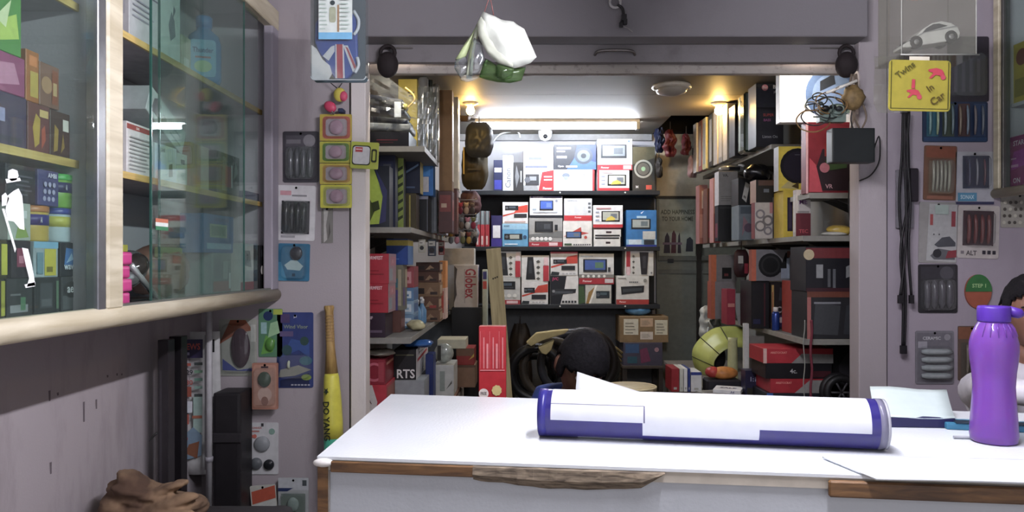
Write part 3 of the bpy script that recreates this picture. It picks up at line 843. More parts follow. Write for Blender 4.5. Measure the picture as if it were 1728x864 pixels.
    S(Z3, [('car_stereo_box', 'black and white JVC stereo box with pink lettering', 928.5, 463, 976, 511, 'dedfde', [('p', [(0, 0), (.36, 0), (.5, .5), (.58, 1), (0, 1)], '1b1d24'), ('t', 'JVC', .18, .88, .13, 'd03c74', {'fit': .34}), ('p', [(.04, .3), (.9, .4), (.92, .54), (.04, .54)], '2c2f34'), ('r', .16, .38, .8, .46, '4c525a'), ('c', .12, .46, .05, '8a8e94')] + chips(5, .42, .96, .05, .13, '3a3c40'), {}),
           ('car_stereo_box', 'white stereo box with red top and swoosh above the JVC box', 929, 422, 975, 462.5, 'dadada', [('r', 0, .93, 1, 1, 'b03040')] + swoosh() + stereo(.1, .5, .6, .68) + [('r', .4, .24, .9, .42, '25272c'), ('p', [(0, .02), (.3, .02), (.33, .15), (.05, .18)], '2a3236')] + chips(4, .42, .95, .06, .12, 'b8b8ba'), {})])
    S(Z3, [('car_stereo_box', 'dark green stereo box with a white stereo panel and road picture', 976.5, 477, 1033, 511, '2e3230', [('p', [(0, 0), (.2, .1), (.15, .9), (0, .9)], '3c5a34'), ('p', [(.2, .04), (.97, .04), (.97, .96), (.2, .96)], 'c6c8c0'), ('p', [(.22, .04), (.36, .04), (.5, .9), (.3, .6)], 'a07c3c'), ('p', [(.3, .04), (.36, .04), (.56, .96), (.5, .96)], 'f0f0e8')] + stereo(.52, .3, .92, .66, '24343a', '4c6068'), {}),
           ('car_stereo_box', 'double-din stereo box with blue screen and red band on the lower ledge', 977, 425, 1036, 476.5, 'd8dad8', [('r', 0, 0, 1, .2, 'b02a36'), ('t', 'Pioneer', .24, .1, .07, 'f0dada', {'fit': .36}), ('r', .74, .04, .98, .17, 'd8d0d2'), ('r', 0, .2, 1, .32, '84827c')] + icons(5, .04, .8, .26, .045, 'e8e6e0') + screen(.12, .4, .8, .82, '4460a8', '14161c', '5a8068') + [('r', .83, .4, .9, .55, '3a3e42'), ('r', .05, .9, .4, .93, '9a9e9e')], {})])
    S(Z3, [('car_stereo_box', 'white box with a black slanted car stereo and a red foot', 1040, 464, 1095, 512, 'd6d7d2', [('r', 0, 0, 1, .17, 'b43a34'), ('t', 'Pioneer', .2, .09, .06, 'f4dcd8', {'fit': .2}), ('p', [(.16, .34), (.84, .42), (.86, .66), (.14, .62)], '26282a'), ('p', [(.2, .42), (.78, .48), (.78, .58), (.2, .54)], '40464a'), ('r', .05, .9, .3, .93, '8c8c88')] + chips(5, .4, .68, .76, .8, '4a4a4a') + [('c', .88, .84, .06, '8c8c84')], {}),
           ('car_stereo_box', 'white stereo box stood on end with black remote at the right of the lower ledge', 1055, 421, 1103, 463.5, 'd2d3ce', [('r', .04, .1, .18, .98, 'b02c38'), ('r', .05, .02, .17, .36, 'e4c4ca')] + [('p', [(.24 + (k % 2) * .04, .12 + k * .11), (.29, .17 + k * .11), (.34 - (k % 2) * .04, .12 + k * .11), (.29, .06 + k * .11)], 'c8c8c0' if k % 2 else '55554f') for k in range(7)] + [('p', [(.56, .06), (.76, .06), (.82, .94), (.5, .94)], '28262a'), ('r', .62, .3, .72, .8, '3c3a40'), ('c', .92, .12, .04, '8a8a8a')], {})])


lowstack()

# thin red cases leaning at the left end of the middle ledge
for k, (xa, xb, lab) in enumerate(((803, 810, 'slim clear-topped red case at the open end of its row of three'), (811, 818, 'middle slim red case between two like it on the ledge'), (819, 826, 'slim clear-topped red case right beside the indigo box'))):
    o = carton('slim_case', lab, 'case', xa, 356, xb, 417, D0 + .02, 'b03038', dep=.14, z0=1.45, art=[('r', .0, .62, 1, 1, '6c7476'), ('r', .35, .62, .6, 1, 'a8b0b0'), ('r', .2, .05, .6, .3, 'd0c0b8')], group='thin red cases on the middle ledge')

# below the board: blue bag on a taped carton on a purple box
cz = P(0, 578, 5.30).z
o = carton('toy_box', 'purple and blue toy box under the brown carton', 'box', 1052, 577, 1118, 655, 5.28, '4a4658', dep=.26, z0=0.62, z1=cz, art=[('r', .05, .55, .4, .95, '3a5a86'), ('p', [(.45, .1), (.7, .2), (.6, .8), (.42, .7)], '7a3a5a'), ('c', .85, .7, .1, 'a8808c'), ('r', .1, .1, .35, .4, '2c5a6a')])
tq = thing('side_table', 'low dark table at the back wall under the stacked cartons', 'table', (.90, 5.42, 0))
obj('table_top', bx(-.2, -.155, .60, .09, .15, .62, .002), mat('4a4038', .6), tq)
for sx in (-.18, .07):
    for sy in (-.13, .12): obj('leg', bx(sx - .015, sy - .015, 0, sx + .015, sy + .015, .60), mat('3a322c', .6), tq)
ca = carton('brown_carton', 'brown cardboard carton with white labels below the blue bag', 'box', 1046, 534, 1128, 577, 5.30, '8c7350', dep=.24, z0=cz + .0005, rough=.8)
w_, h_, dd = 82 / F * 5.3, 43 / F * 5.3, .24
for (u0, v0, u1, v1, c_) in ((.08, .3, .38, .92, 'd8d4c0'), (.42, .62, .68, .95, 'c8a888'), (.42, .12, .68, .42, 'd6ccc0'), (.72, .3, .98, .88, 'd4d0b8')):
    art_mesh('label', [('r', u0, v0, u1, v1, c_)] + lines(4, u0 + .03, u1 - .04, v0 + .06, v1 - .06, '8a8674', .3), w_, h_, Vector((-w_ / 2, -dd / 2, 0)), X_, Z_, -Y_, ca)
b_ = NB(); ell(b_, (0, 0, .04), (.093, .06, .038), 20, 12)
for v in b_.verts: v.co += v.co.normalized() * .012 * mnoise.noise(v.co * 28)
mn = min(v.co.z for v in b_.verts)
for v in b_.verts: v.co.z -= mn
m = mat('4f90c4', .2, var=.55, scale=22, coat=.6)
o = tag(obj('plastic_bag', b_, m, None, True), 'crumpled shiny blue plastic bag on the brown carton', 'bag')
o.location = (P(1078, 0, 5.36).x, 5.40, top_of(ca) - .001)


# ================================================================== left wall of the store room
def blob(name, label, cat, c, r, col, amp=.2, fr=8, rough=.5, group=None, m=None, seg=20, base=True):
    """crumpled soft bag or bundle; c is its base point when base is set"""
    b = NB(); ell(b, (0, 0, 0), r, seg, seg // 2 + 2)
    s = random.random() * 50
    for v in b.verts:
        n = mnoise.noise(Vector((v.co.x * fr / max(r[0], .02) * .1 + s, v.co.y * fr / max(r[1], .02) * .1, v.co.z * fr / max(r[2], .02) * .1)))
        v.co *= 1 + amp * n
    if base:
        mn = min(v.co.z for v in b.verts)
        for v in b.verts: v.co.z -= mn
    o = tag(obj(name, b, m or mat(col, rough, var=.3, scale=18), None, True), label, cat, group)
    o.location = c
    return o


# --- top shelf
k0 = carton('black_box', 'long black box with dull red lettering under the film-wrapped bundle', 'box', 596, 222, 690, 252, 3.46, '17161b', dep=.26, z0=LU, art=[('r', .42, .45, .8, .52, '5a2028'), ('r', .42, .3, .72, .36, '4a1c22')])
tb = top_of(k0)
fb = thing('wrapped_bundle', 'film-wrapped bundle of black car mats bulging over the shelf front', 'bundle', (-.63, 3.56, tb))
for k, (zz, a, col) in enumerate(((.012, 4, '8b8d8c'), (.05, 9, '15161a'), (.10, 13, '1a1b22'), (.15, 17, '222430'))):
    q = NB(); box(q, -.15, -.09, 0, .135, .10, .022 if k else .03)
    bmesh.ops.transform(q, matrix=Matrix.Translation((-.015 - k * .012, 0, zz)) @ Euler((0, math.radians(a * .55), 0)).to_matrix().to_4x4(), verts=q.verts)
    obj('folded_mat', fin(q, .008), mat(col, .45), fb, True)
q = NB()
nx, nz = 22, 16
gr = []
for i in range(nx):
    row = []
    for j in range(nz):
        u, v = i / (nx - 1), j / (nz - 1)
        x = -.19 + u * .36 - .04 * v * (1 - u); z = .0 + v * (.30 - .17 * max(0, u - .45) * 1.8)
        y = -.115 - .05 * math.sin(u * PI) * math.sin(v * PI) + .020 * mnoise.noise(Vector((u * 7, v * 9, 1))) + .012 * mnoise.noise(Vector((u * 22, v * 19, 4)))
        row.append(q.verts.new((x, y, z)))
    gr.append(row)
for i in range(nx - 1):
    for j in range(nz - 1): q.faces.new([gr[i][j], gr[i + 1][j], gr[i + 1][j + 1], gr[i][j + 1]])
obj('plastic_film', q, FILM, fb)
q = NB(); box(q, .055, -.13, .06, .085, -.126, .13); obj('white_tag', q, mat('d4d6d8', .4), fb)
q = NB(); tube(q, smoothpath([(.10, -.10, .20), (.135, -.1, .17), (.14, -.1, .14), (.10, -.1, .10)], 5), .004); obj('yellow_strap', q, mat('c8a03c', .5), fb, True)
q = NB(); ell(q, (.10, -.105, .115), (.012, .008, .012), 8, 6); obj('yellow_clip', q, mat('d8c820', .5), fb, True)

carton('yellow_box', 'plain yellow box standing behind the film-wrapped bundle', 'box', 672, 127, 704, 260, 3.82, 'd2b92a', dep=.12, z0=LU, z1=2.265, art=[('r', .55, .78, .8, .8, '5a4c10'), ('r', .5, .82, .85, .84, '5a4c10')])


def roll(label, x0, x1, y0, d, col, z0, rough=.3, coat=.3, metal=0.0, group='wrapped rolls on the top left shelf', ztop=None):
    a, b = P(x0, y0, d), P(x1, y0, d)
    r = (b.x - a.x) / 2; h = min(a.z, ztop or 2.272) - z0
    t = thing('wrapped_roll', label, 'roll', ((a.x + b.x) / 2, d + r, z0), group=group)
    q = NB(); lathe(q, [(0, 0), (r * .96, 0), (r, .01), (r * .98, h * .5), (r, h - .01), (r * .9, h)], 20)
    obj('wrapped_body', q, mat(col, rough, metal, coat=coat, var=.25, scale=14), t, True)
    q = NB(); lathe(q, [(r * .35, h), (r * .35, h + .004), (r * .25, h + .004), (r * .25, h)], 14); obj('core', q, mat('8a7a60', .7), t)
    return t


roll('silver-grey film roll with bright gloss on the top left shelf', 704, 722, 126, 3.80, '8d8f94', LU, .18, .8, .4)
roll('dark green film roll beside the silver-grey roll', 722, 730, 128, 3.86, '2c3230', LU, .2, .8)
roll('brushed grey film roll next to the brown-wrapped roll', 729, 741, 135, 3.95, '7c7a78', LU, .25, .6, .3)
sb1 = carton('brown_box', 'maroon box under the tall brown carton', 'box', 740, 322, 763, 400, 4.05, '4c2a28', dep=.12, z0=LM, art=[('r', .1, .5, .9, .9, '7a3430'), ('r', .2, .6, .6, .7, 'b89a80')], R=[('r', .1, .3, .9, .8, '8a4038')])
carton('tall_carton', 'tall brown cardboard carton standing on the maroon box', 'box', 741, 142, 763, 330, 4.05, '7a5c3c', dep=.10, z0=top_of(sb1), z1=2.262, R=[('r', .1, .1, .9, .9, 'b8a88a'), ('r', .3, .1, .4, .9, '8c7a5c')], rough=.8)
sb2 = carton('brown_box', 'dark rust box under the tall cream wrapped carton', 'box', 760, 318, 771, 400, 4.19, '5a3026', dep=.12, z0=LM, R=[('r', .1, .3, .9, .8, '8a5040')])
carton('tall_carton', 'tall cream wrapped carton shining beside the brown carton', 'box', 763.5, 140, 773, 310, 4.19, 'cfc4a6', dep=.11, z0=top_of(sb2), z1=2.255, R=lines(4, .1, .9, .1, .9, 'a8987a'))

# --- middle shelf
lime = [('r', 0, 0, 1, 1, '1e2430'), ('p', [(.05, .04), (.72, .06), (.86, .5), (.55, .98), (.05, .98)], '93ab2e'), ('p', [(.05, .1), (.45, .08), (.62, .3), (.4, .52), (.05, .62)], '3f4f1c'), ('p', [(.2, .6), (.4, .62), (.34, .72), (.16, .7)], '5a6e24'), ('p', [(.55, .25), (.74, .3), (.7, .44), (.5, .4)], '2c3818'), ('p', [(.72, .06), (.9, .1), (.94, .6), (.6, .98), (.82, .5)], '2b2f58')]
la = carton('car_mat_box', 'tall box printed with a lime green and black pattern', 'box', 596, 280, 657, 384, 3.44, '20242c', dep=.10, z0=LM, art=lime)
carton('tall_box', 'navy tall box between the lime green boxes', 'box', 600, 262, 667, 384, 3.56, '20253f', dep=.08, z0=LM, art=[('r', .62, .05, .95, .92, '272d4c'), ('r', .7, .7, .9, .88, '4a4c58')], R=[('r', .1, .1, .9, .4, '343c60')])
carton('tall_box', 'tall box with a lime green striped edge behind the navy box', 'box', 630, 262, 681, 384, 3.66, '22262a', dep=.08, z0=LM, art=[('r', .74, .02, 1, .98, '8a9c3a')] + [('p', [(.76, .1 + k * .11), (.98, .16 + k * .11), (.98, .2 + k * .11), (.76, .15 + k * .11)], '2e3a18') for k in range(7)])
yb = carton('brown_box', 'olive brown box with a yellow stripe under the navy printed box', 'box', 676, 326, 702, 390, 3.78, '4c4226', dep=.12, z0=LM, art=[('r', .55, .05, .65, .95, 'a89a3c'), ('r', .1, .1, .4, .5, '2c2818')], R=[('r', .1, .1, .9, .9, '382c20')])
carton('tool_box_pack', 'navy box with a pale swoosh standing on the olive brown box', 'box', 680, 268, 709, 326, 3.79, '182038', dep=.11, z0=top_of(yb), art=[('p', [(.1, .55), (.9, .8), (.9, .86), (.1, .62)], '6c86a8'), ('r', .1, .15, .7, .2, '4a5a78')], R=[('r', .0, .0, 1, 1, 'b09c2c'), ('r', .3, .2, .7, .8, '8a7a20')])
bb = carton('black_box', 'black upright box with bright grey rim under the sky blue pack', 'box', 700, 330, 723, 396, 3.95, '14151a', dep=.14, z0=LM, art=[('r', .02, .9, .98, .98, '8f90a0'), ('r', .88, .02, .96, .9, '55565e')], R=[('r', .3, .05, .4, .95, '70747a'), ('r', .7, .05, .76, .95, '70747a')])
carton('blue_pack', 'sky blue pack with a white label on the black upright box', 'box', 706, 277, 731, 333, 3.96, '2c6fb6', dep=.10, z0=top_of(bb), x2=None, art=[('r', .1, .12, .7, .6, 'c6c2c0'), ('r', .1, .62, .8, .92, '3f8ad0')], R=[('r', .1, .3, .9, .8, '2460a0')])
gb = carton('grey_upright_box', 'grey upright box with white edge lines beside the black box', 'box', 722, 320, 738, 400, 4.10, '5c6064', dep=.12, z0=LM, art=[('r', .1, .1, .25, .9, '9a9ea2'), ('r', .7, .05, .8, .95, '80848a')], R=lines(5, .1, .9, .1, .9, 'a6a6b0'))
lg = carton('grey_upright_box', 'pale lilac upright box under the small white carton', 'box', 737, 352, 753, 402, 4.42, '9a98a6', dep=.12, z0=LM, R=lines(6, .1, .9, .1, .9, '6a6878'))
carton('white_carton', 'small plain white carton on the pale lilac box', 'box', 738, 327, 757, 352, 4.41, 'b7b4ac', dep=.11, z0=top_of(lg), R=[('r', .1, .2, .9, .3, '8a8880')])
dg = carton('brown_box', 'brown and red pack behind the hanging key rings', 'box', 749, 330, 768, 402, 4.62, '5c3228', dep=.14, z0=LM, art=[('r', .1, .5, .9, .9, '8a3028'), ('r', .2, .6, .7, .7, 'b8a078')])
carton('grey_box', 'dark grey box with pale lettered end above the brown and red pack', 'box', 748, 301, 771, 330, 4.63, '3a3634', dep=.14, z0=top_of(dg), x2=777, R=[('r', .05, .05, .95, .95, 'a8a69e'), ('r', .2, .3, .8, .4, '5a5854'), ('r', .2, .6, .7, .7, '5a5854')])

# key-ring toys hanging in a bunch from the shelf edge
TOYC = ['8c5a3a', 'c8bfae', '7a2a34', 'b89a7a', '4a4038', 'a8343c', 'b89868', '6c5848', 'c6c0b4', '903040', '77787a', 'b87a84', '6a6a3c', 'a8842c', '242226', 'b0a088', '7c3c2c', '8c8478']
names = ['brown', 'cream', 'maroon', 'tan', 'charcoal', 'red', 'straw', 'umber', 'white', 'crimson', 'grey', 'pink', 'olive', 'gold', 'black', 'beige', 'rust', 'stone']
for k in range(15):
    r_, c_ = k // 5, k % 5
    p = P(757 + c_ * 10 + r_ * 2, 350 + r_ * 25, 4.38)
    t = thing('hanging_toy', names[k] + ' plush key-ring toy in the bunch hanging from the left middle shelf', 'toy', p, group='plush key-ring toys')
    q = NB(); ell(q, (0, 0, -.018), (.0155, .016, .022), 10, 8); obj('body', q, mat(TOYC[k], .8, bump=.4), t, True)
    q = NB(); ell(q, (0, -.004, .014), (.014, .013, .013), 10, 8); ell(q, (-.010, 0, .025), (.006, .004, .006), 8, 6); ell(q, (.010, 0, .025), (.006, .004, .006), 8, 6)
    obj('head', q, mat(TOYC[(k + 3) % 18], .8, bump=.4), t, True)
    q = NB(); tube(q, [(0, 0, .024), (0, 0, .0405)], .0012, 5); obj('cord', q, mat('2a2622', .7), t)
for r_, lab in enumerate(('upper steel rod on the left store wall carrying plush toys', 'middle steel rod on the left store wall carrying plush toys', 'lowest steel rod on the left store wall carrying plush toys')):
    rl_ = thing('hanging_rail', lab, 'rail', (-.95, 4.38, P(0, 350 + r_ * 25, 4.38).z + .0435))
    q = NB(); tube(q, [(0, 0, 0), (.68, 0, 0), (.69, 0, .008)], .003, 8); obj('rod', q, mat('8a8886', .35, .9), rl_, True)
    q = NB(); lathe(q, [(0, 0), (.012, 0), (.012, .004), (0, .004)], 12, (0, 0, 0), 'x'); obj('wall_plate', q, mat('8a8886', .4, .8), rl_)
# hanging goods further back
def hang_bag(name, label, x0, y0, x1, y1, d, col, cat='bag', bulge=.05, cord=True, amp=.15, art=None, rough=.5):
    a, b = P(x0, y1, d), P(x1, y0, d); w, h = b.x - a.x, b.z - a.z
    t = thing(name, label, cat, ((a.x + b.x) / 2, d, a.z))
    q = NB(); n = 14; g = []
    for side in (-1, 1):
        gg = []
        for i in range(n):
            row = []
            for j in range(n):
                u, v = i / (n - 1), j / (n - 1)
                e = math.sin(u * PI) ** .5 * math.sin(v * PI) ** .5 if 0 < i < n - 1 and 0 < j < n - 1 else 0
                wr = amp * .5 * mnoise.noise(Vector((u * 6 + x0, v * 7, side * 3)))
                ed = 1 - amp * .22 * (1 - v) * abs(mnoise.noise(Vector((x0 * .1, v * 3, 7)))) - amp * .25 * v * v * v
                rd_ = 1 - .45 * abs(2 * v - 1) ** 5
                row.append(q.verts.new(((u - .5) * w * ed * rd_ + amp * .02 * mnoise.noise(Vector((x0, v * 4, 2))), side * (bulge * e + .001) + e * wr * .12, v * h * (1 - amp * .05 * abs(mnoise.noise(Vector((u * 4, x0, 5))))))))
            gg.append(row)
        g.append(gg)
        for i in range(n - 1):
            for j in range(n - 1):
                f = [gg[i][j], gg[i + 1][j], gg[i + 1][j + 1], gg[i][j + 1]]
                q.faces.new(f if side < 0 else f[::-1])
    obj('pouch', q, mat(col, rough, var=.3, scale=16), t, True)
    if art: art_mesh('print', art, w * .8, h * .9, Vector((-w * .4, -bulge - .006, h * .05)), X_, Z_, -Y_, t)
    if cord:
        q = NB(); tube(q, [(0, 0, h - .005), (0, 0, h + .05)], .003, 6); obj('hang_loop', q, mat('3a3430', .7), t)
    return t


hang_bag('hanging_pouch', 'olive yellow pouch hanging in front of the slim cases', 778, 243, 824, 320, 5.02, '38301c', rough=.7, amp=.6, art=[('t', 'SEAT', .5, .55, .08, '3a3010', {'fit': .5}), ('r', .2, .4, .8, .43, '3a3010'), ('r', .0, .3, .06, .95, 'b89a3c')])
hang_bag('hanging_pouch', 'grey curved headrest cover hanging above the olive pouch', 784, 206, 833, 266, 4.9, '2c2e32', cat='cover', bulge=.05, amp=.5)
hang_bag('crumpled_bag', 'crumpled grey plastic bag hanging beside the slim red cases', 788, 366, 808, 410, 5.2, '6c6e72', amp=.8, bulge=.04)
hang_bag('crumpled_bag', 'dark brown cloth bundle hanging beside the cream wrapped carton', 772, 150, 796, 205, 4.9, '4a3c34', amp=.8)
hang_bag('crumpled_bag', 'dull maroon cloth bag hanging under the olive pouch', 776, 322, 812, 362, 5.08, '4e3438', amp=.6)

# --- lower shelf
nf = lambda: [('t', 'NORMFEST', .56, .86, .12, 'e0b8bc', {'fit': .52}), ('r', .3, .3, .85, .34, '7c1620'), ('r', .3, .42, .7, .45, '7c1620')]
sd = [('r', .0, .0, 1, 1, 'a08088'), ('r', .1, .1, .5, .5, '8c98a0'), ('r', .2, .6, .9, .9, 'b87880'), ('t', 'N', .5, .75, .14, 'e0c0c4')]
g1 = carton('dark_plum_box', 'dark plum box at the foot of the red NORMFEST boxes', 'box', 600, 528, 650, 569, 3.45, '2c1c2c', dep=.2, z0=LL, art=[('t', 'NF', .5, .8, .12, 'b8a0a8'), ('r', .5, .2, .9, .3, '5a4a5c')])
g2 = carton('parts_box', 'red NORMFEST box on the dark plum box', 'box', 600, 479, 655, 528, 3.45, '9c2030', dep=.2, z0=top_of(g1), art=nf(), R=sd, group='red lettered boxes')
g3 = carton('parts_box', 'uppermost red NORMFEST box with a pink printed side', 'box', 600, 428, 656, 479, 3.45, 'a02232', dep=.2, z0=top_of(g2), art=nf(), R=sd, group='red lettered boxes')
g4 = carton('brown_box', 'reddish brown box under the green and brown striped carton', 'box', 648, 524, 676, 566, 3.70, '5c3a32', dep=.14, z0=LL, R=[('r', .1, .2, .9, .6, '7a5048')])
g5 = carton('striped_carton', 'green, brown and violet striped carton beside the red boxes', 'box', 652, 447, 680, 524, 3.71, '6c6a58', dep=.13, z0=top_of(g4), art=[('r', .1, .1, .35, .9, '8a8c70'), ('r', .5, .0, .7, .45, '4c4478'), ('r', .4, .5, .9, .7, '3c6a74'), ('r', .7, .1, .9, .9, '9c9478')], R=[('r', 0, .1, .5, .5, '5a4c78'), ('r', .5, .5, 1, .9, 'b0a888')])
carton('blue_yellow_box', 'blue box with a yellow top band on the striped carton', 'box', 652, 403, 688, 447, 3.72, '1d4288', dep=.12, z0=top_of(g5), x2=697, art=[('r', 0, .74, 1, .95, 'b8a82c'), ('r', .1, .2, .6, .25, '4a6aa8')], R=[('r', 0, .74, 1, .95, 'c8b83c'), ('r', 0, 0, 1, .74, '4c80c0')])
h1 = None; zz = LL
for k, (hh, c_, lab) in enumerate(((24, '6d8fae', 'pale blue box at the bottom of the small stack on the lower left shelf'), (23, '86a4bc', 'pale blue box with white panels in the middle of the small stack'), (22, '587ea6', 'mid blue box near the top of the small stack'), (36, '98424a', 'rose red box crowning the small blue stack'))):
    hm = hh / F * 3.9
    o = carton('small_box', lab, 'box', 678, 500, 698, 520, 3.90, c_, dep=.13, z0=zz, z1=zz + hm, x2=706, art=[('r', .2, .2, .8, .75, 'c8d4dc' if k < 3 else 'c88a8c'), ('r', .3, .35, .6, .5, c_)], R=[('r', .1, .15, .9, .8, '4a70a0' if k < 3 else '8a3a40')], group='small boxes stacked on the lower left shelf')
    zz = top_of(o) + .0004
for k in range(2):
    p = P(703 + k * 9, 545, 4.15 + .1 * k)
    t = thing('spray_bottle', ('blue spray bottle standing next to the small blue stack', 'blue spray bottle standing before the brown cartons')[k], 'bottle', (p.x - .0, 4.15 + .1 * k, LL), group='blue spray bottles')
    q = NB(); lathe(q, [(0, 0), (.024, 0), (.026, .01), (.026, .075), (.012, .10), (.010, .112)], 16); obj('body', q, mat('5f8fb8', .25, coat=.4), t, True)
    q = NB(); lathe(q, [(.013, .112), (.013, .135), (.004, .14)], 12); box(q, -.006, -.03, .135, .006, .012, .148); obj('nozzle', q, mat('d6dade', .4), t)
zz = LL
for k, (hh, c_, lab) in enumerate(((20, '7a5a44', 'brown carton at the base of the carton stack on the lower left shelf'), (22, '6a4c3c', 'dark brown carton second in the stack on the lower left shelf'), (24, '86684c', 'light brown carton with torn print in the carton stack'), (18, '5c4034', 'umber carton third from the base of the carton stack'), (16, '46302a', 'thin dark carton on top of the carton stack'))):
    hm = hh / F * 4.35
    o = carton('brown_carton', lab, 'box', 702, 500, 742 - 2 * (k % 2), 520, 4.35, c_, dep=.16, z0=zz, z1=zz + hm, art=[('r', .1, .2, .35, .6, '2e2420'), ('p', [(.4, .2), (.6, .7), (.8, .3)], '9c7c5c'), ('r', .6, .15, .9, .35, 'a84038' if k == 1 else '3c2c26')], R=[('r', .1, .2, .9, .8, '9c8468')], group='brown cartons stacked on the lower left shelf', rough=.7)
    zz = top_of(o) + .0004
o1 = carton('slim_box', 'slim white and red box under the orange box', 'box', 741, 486, 752, 528, 4.55, 'd0b0a0', dep=.14, z0=LL, art=[('r', .3, .2, .7, .9, 'b04838')])
carton('slim_box', 'slim orange box standing upright by the carton stack', 'box', 741, 440, 752, 486, 4.56, 'c8823a', dep=.13, z0=top_of(o1), art=[('r', .2, .1, .5, .5, 'e0b080')])
blob('clear_bag', 'crumpled yellowish clear bag at the front of the lower left shelf', 'bag', (P(707, 550, 3.75).x - .02, 3.80, LL), (.045, .05, .028), 'b4ae84', .3, 14, .2)
# dark carton on the floor that carries the two white boxes
dk = carton('tall_carton', 'tall black carton on the floor carrying the white Globex box', 'box', 762, 520, 812, 700, 4.98, '15171a', dep=.22, z0=0, z1=P(0, 519, 4.98).z)
gx = carton('lamp_carton', 'white carton with red sideways Globex lettering', 'box', 766, 447, 806, 518.5, 5.0, 'bdb8b4', dep=.17, z0=top_of(dk), x2=None, art=[('t', 'Globex', .70, .56, .26, 'a03038', {'rot': -90, 'fit': .70}), ('p', [(.0, .1), (.12, .3), (.08, .6), (.14, .9), (.02, .98)], '4a4440'), ('r', .44, .1, .47, .9, '9a9490')], R=[('r', .1, .05, .4, .95, 'd8c4c0'), ('r', .5, .05, .8, .6, 'b04a44'), ('r', .5, .7, .9, .95, '4c4a80')])
carton('white_carton', 'blank off-white carton lying on the Globex carton', 'box', 748, 419, 800, 446.5, 5.01, 'b2ada4', dep=.16, z0=top_of(gx), rough=.7)
carton('slim_box', 'green and white slim box beside the Globex carton', 'box', 814, 455, 822, 517, 5.06, 'b8c4b4', dep=.14, z0=0.0, z1=P(0, 455, 5.06).z, art=[('r', .1, .95, .9, .99, '3a3a78'), ('r', .1, .9, .9, .94, 'c04c40')])

# --- on the low cupboard
CZ = .62
q1 = carton('parts_box', 'white and red printed box low in the corner by the left jamb', 'box', 612, 650, 652, 705, 3.50, 'b83240', dep=.2, z0=CZ, art=[('p', [(.1, .0), (.5, .0), (.62, .5), (.4, 1), (.1, 1)], 'c6c0bc'), ('t', 'Q', .25, .15, .16, '3a2c2c'), ('t', 'A', .3, .5, .12, '5a3c3c')], R=[('r', .1, .1, .9, .9, '9c5a48')], x2=667)
carton('parts_box', 'crimson box with pink rings on the white and red box', 'box', 604, 607, 650, 650, 3.51, '8c2434', dep=.19, z0=top_of(q1), x2=668, art=[('o', .6, .5, .38, .28, 'c06070'), ('r', .75, .1, .95, .9, 'a03c48')], R=[('r', .08, .1, .92, .9, '8a2c36'), ('r', .1, .75, .9, .85, 'c08c80')])
blob('clear_bag', 'shiny clear bag lying on top of the crimson box', 'bag', (P(640, 607, 3.6).x, 3.6, .893), (.07, .07, .018), 'a8a496', .4, 18, .15)
q3 = carton('white_pack', 'white folded pack under the black lettered box', 'box', 666, 642, 716, 690, 3.72, '8e9498', dep=.2, z0=CZ)
q4 = carton('lettered_box', 'black box with white RTS lettering and a striped end', 'box', 664, 590, 702, 642, 3.74, '1d1c20', dep=.18, z0=top_of(q3), x2=722, art=[('t', 'RTS', .55, .2, .3, 'd8d6d4', {'fit': .8}), ('r', .1, .8, .9, .84, '6a6a50')], R=[('r', 0, 0, 1, 1, 'c4c4c6'), ('p', [(.1, .55), (.9, .65), (.9, .75), (.1, .65)], 'b03a40'), ('t', 'BS', .55, .15, .16, '2c2c30', {'fit': .6}), ('r', .2, .8, .8, .84, '8a8c90')])
blob('blue_bag', 'glossy blue plastic bag on the black lettered box', 'bag', (-.52, 3.84, top_of(q4)), (.075, .07, .022), '2c5c9c', .35, 14, .15)
carton('navy_box', 'upright navy blue box beside the striped box end', 'box', 718, 598, 731, 690, 3.92, '1c2a62', dep=.12, z0=CZ, R=[('r', .2, .2, .8, .8, '2c3c80')])
q5 = carton('white_pack', 'white carton with a grey window beside the navy box', 'box', 732, 616, 766, 690, 4.1, 'b8bab4', dep=.2, z0=CZ, x2=772, art=[('r', .3, .15, .55, .8, '8a948c'), ('p', [(.6, .2), (.9, .5), (.9, .4)], '5a5a54')])
q6 = thing('bagged_part', 'clear bag with a dark strip leaning on the windowed white carton', 'bag', P(748, 616, 4.15)); q6.location.z = top_of(q5)
q = NB(); ell(q, (0, .03, .055), (.055, .03, .055), 16, 10); obj('bag', q, mat('9da49c', .15, var=.4, coat=.5), q6, True)
obj('dark_strip', bx(-.03, -.012, .02, -.012, -.002, .10), mat('2c2c28', .5), q6)
q7 = carton('red_box', 'red and brown box with a yellow corner near the pale cupboard', 'box', 770, 588, 800, 616, 4.38, '8a2a26', dep=.2, z0=None, art=[('r', 0, .55, 1, 1, '6a4a34'), ('p', [(.7, .3), (1, .5), (1, .7)], 'b8962c')])
q8 = carton('brown_carton', 'brown carton under the red and brown box', 'box', 768, 616, 802, 700, 4.37, '7a5c44', dep=.22, z0=CZ, z1=q7.location.z - .0004, art=[('r', .0, .9, 1, 1, '5a4030')])
carton('white_ledger', 'cream flat carton lying over the red and brown box', 'box', 738, 573, 786, 579, 4.37, 'b8b49a', dep=.2, z0=top_of(q7))

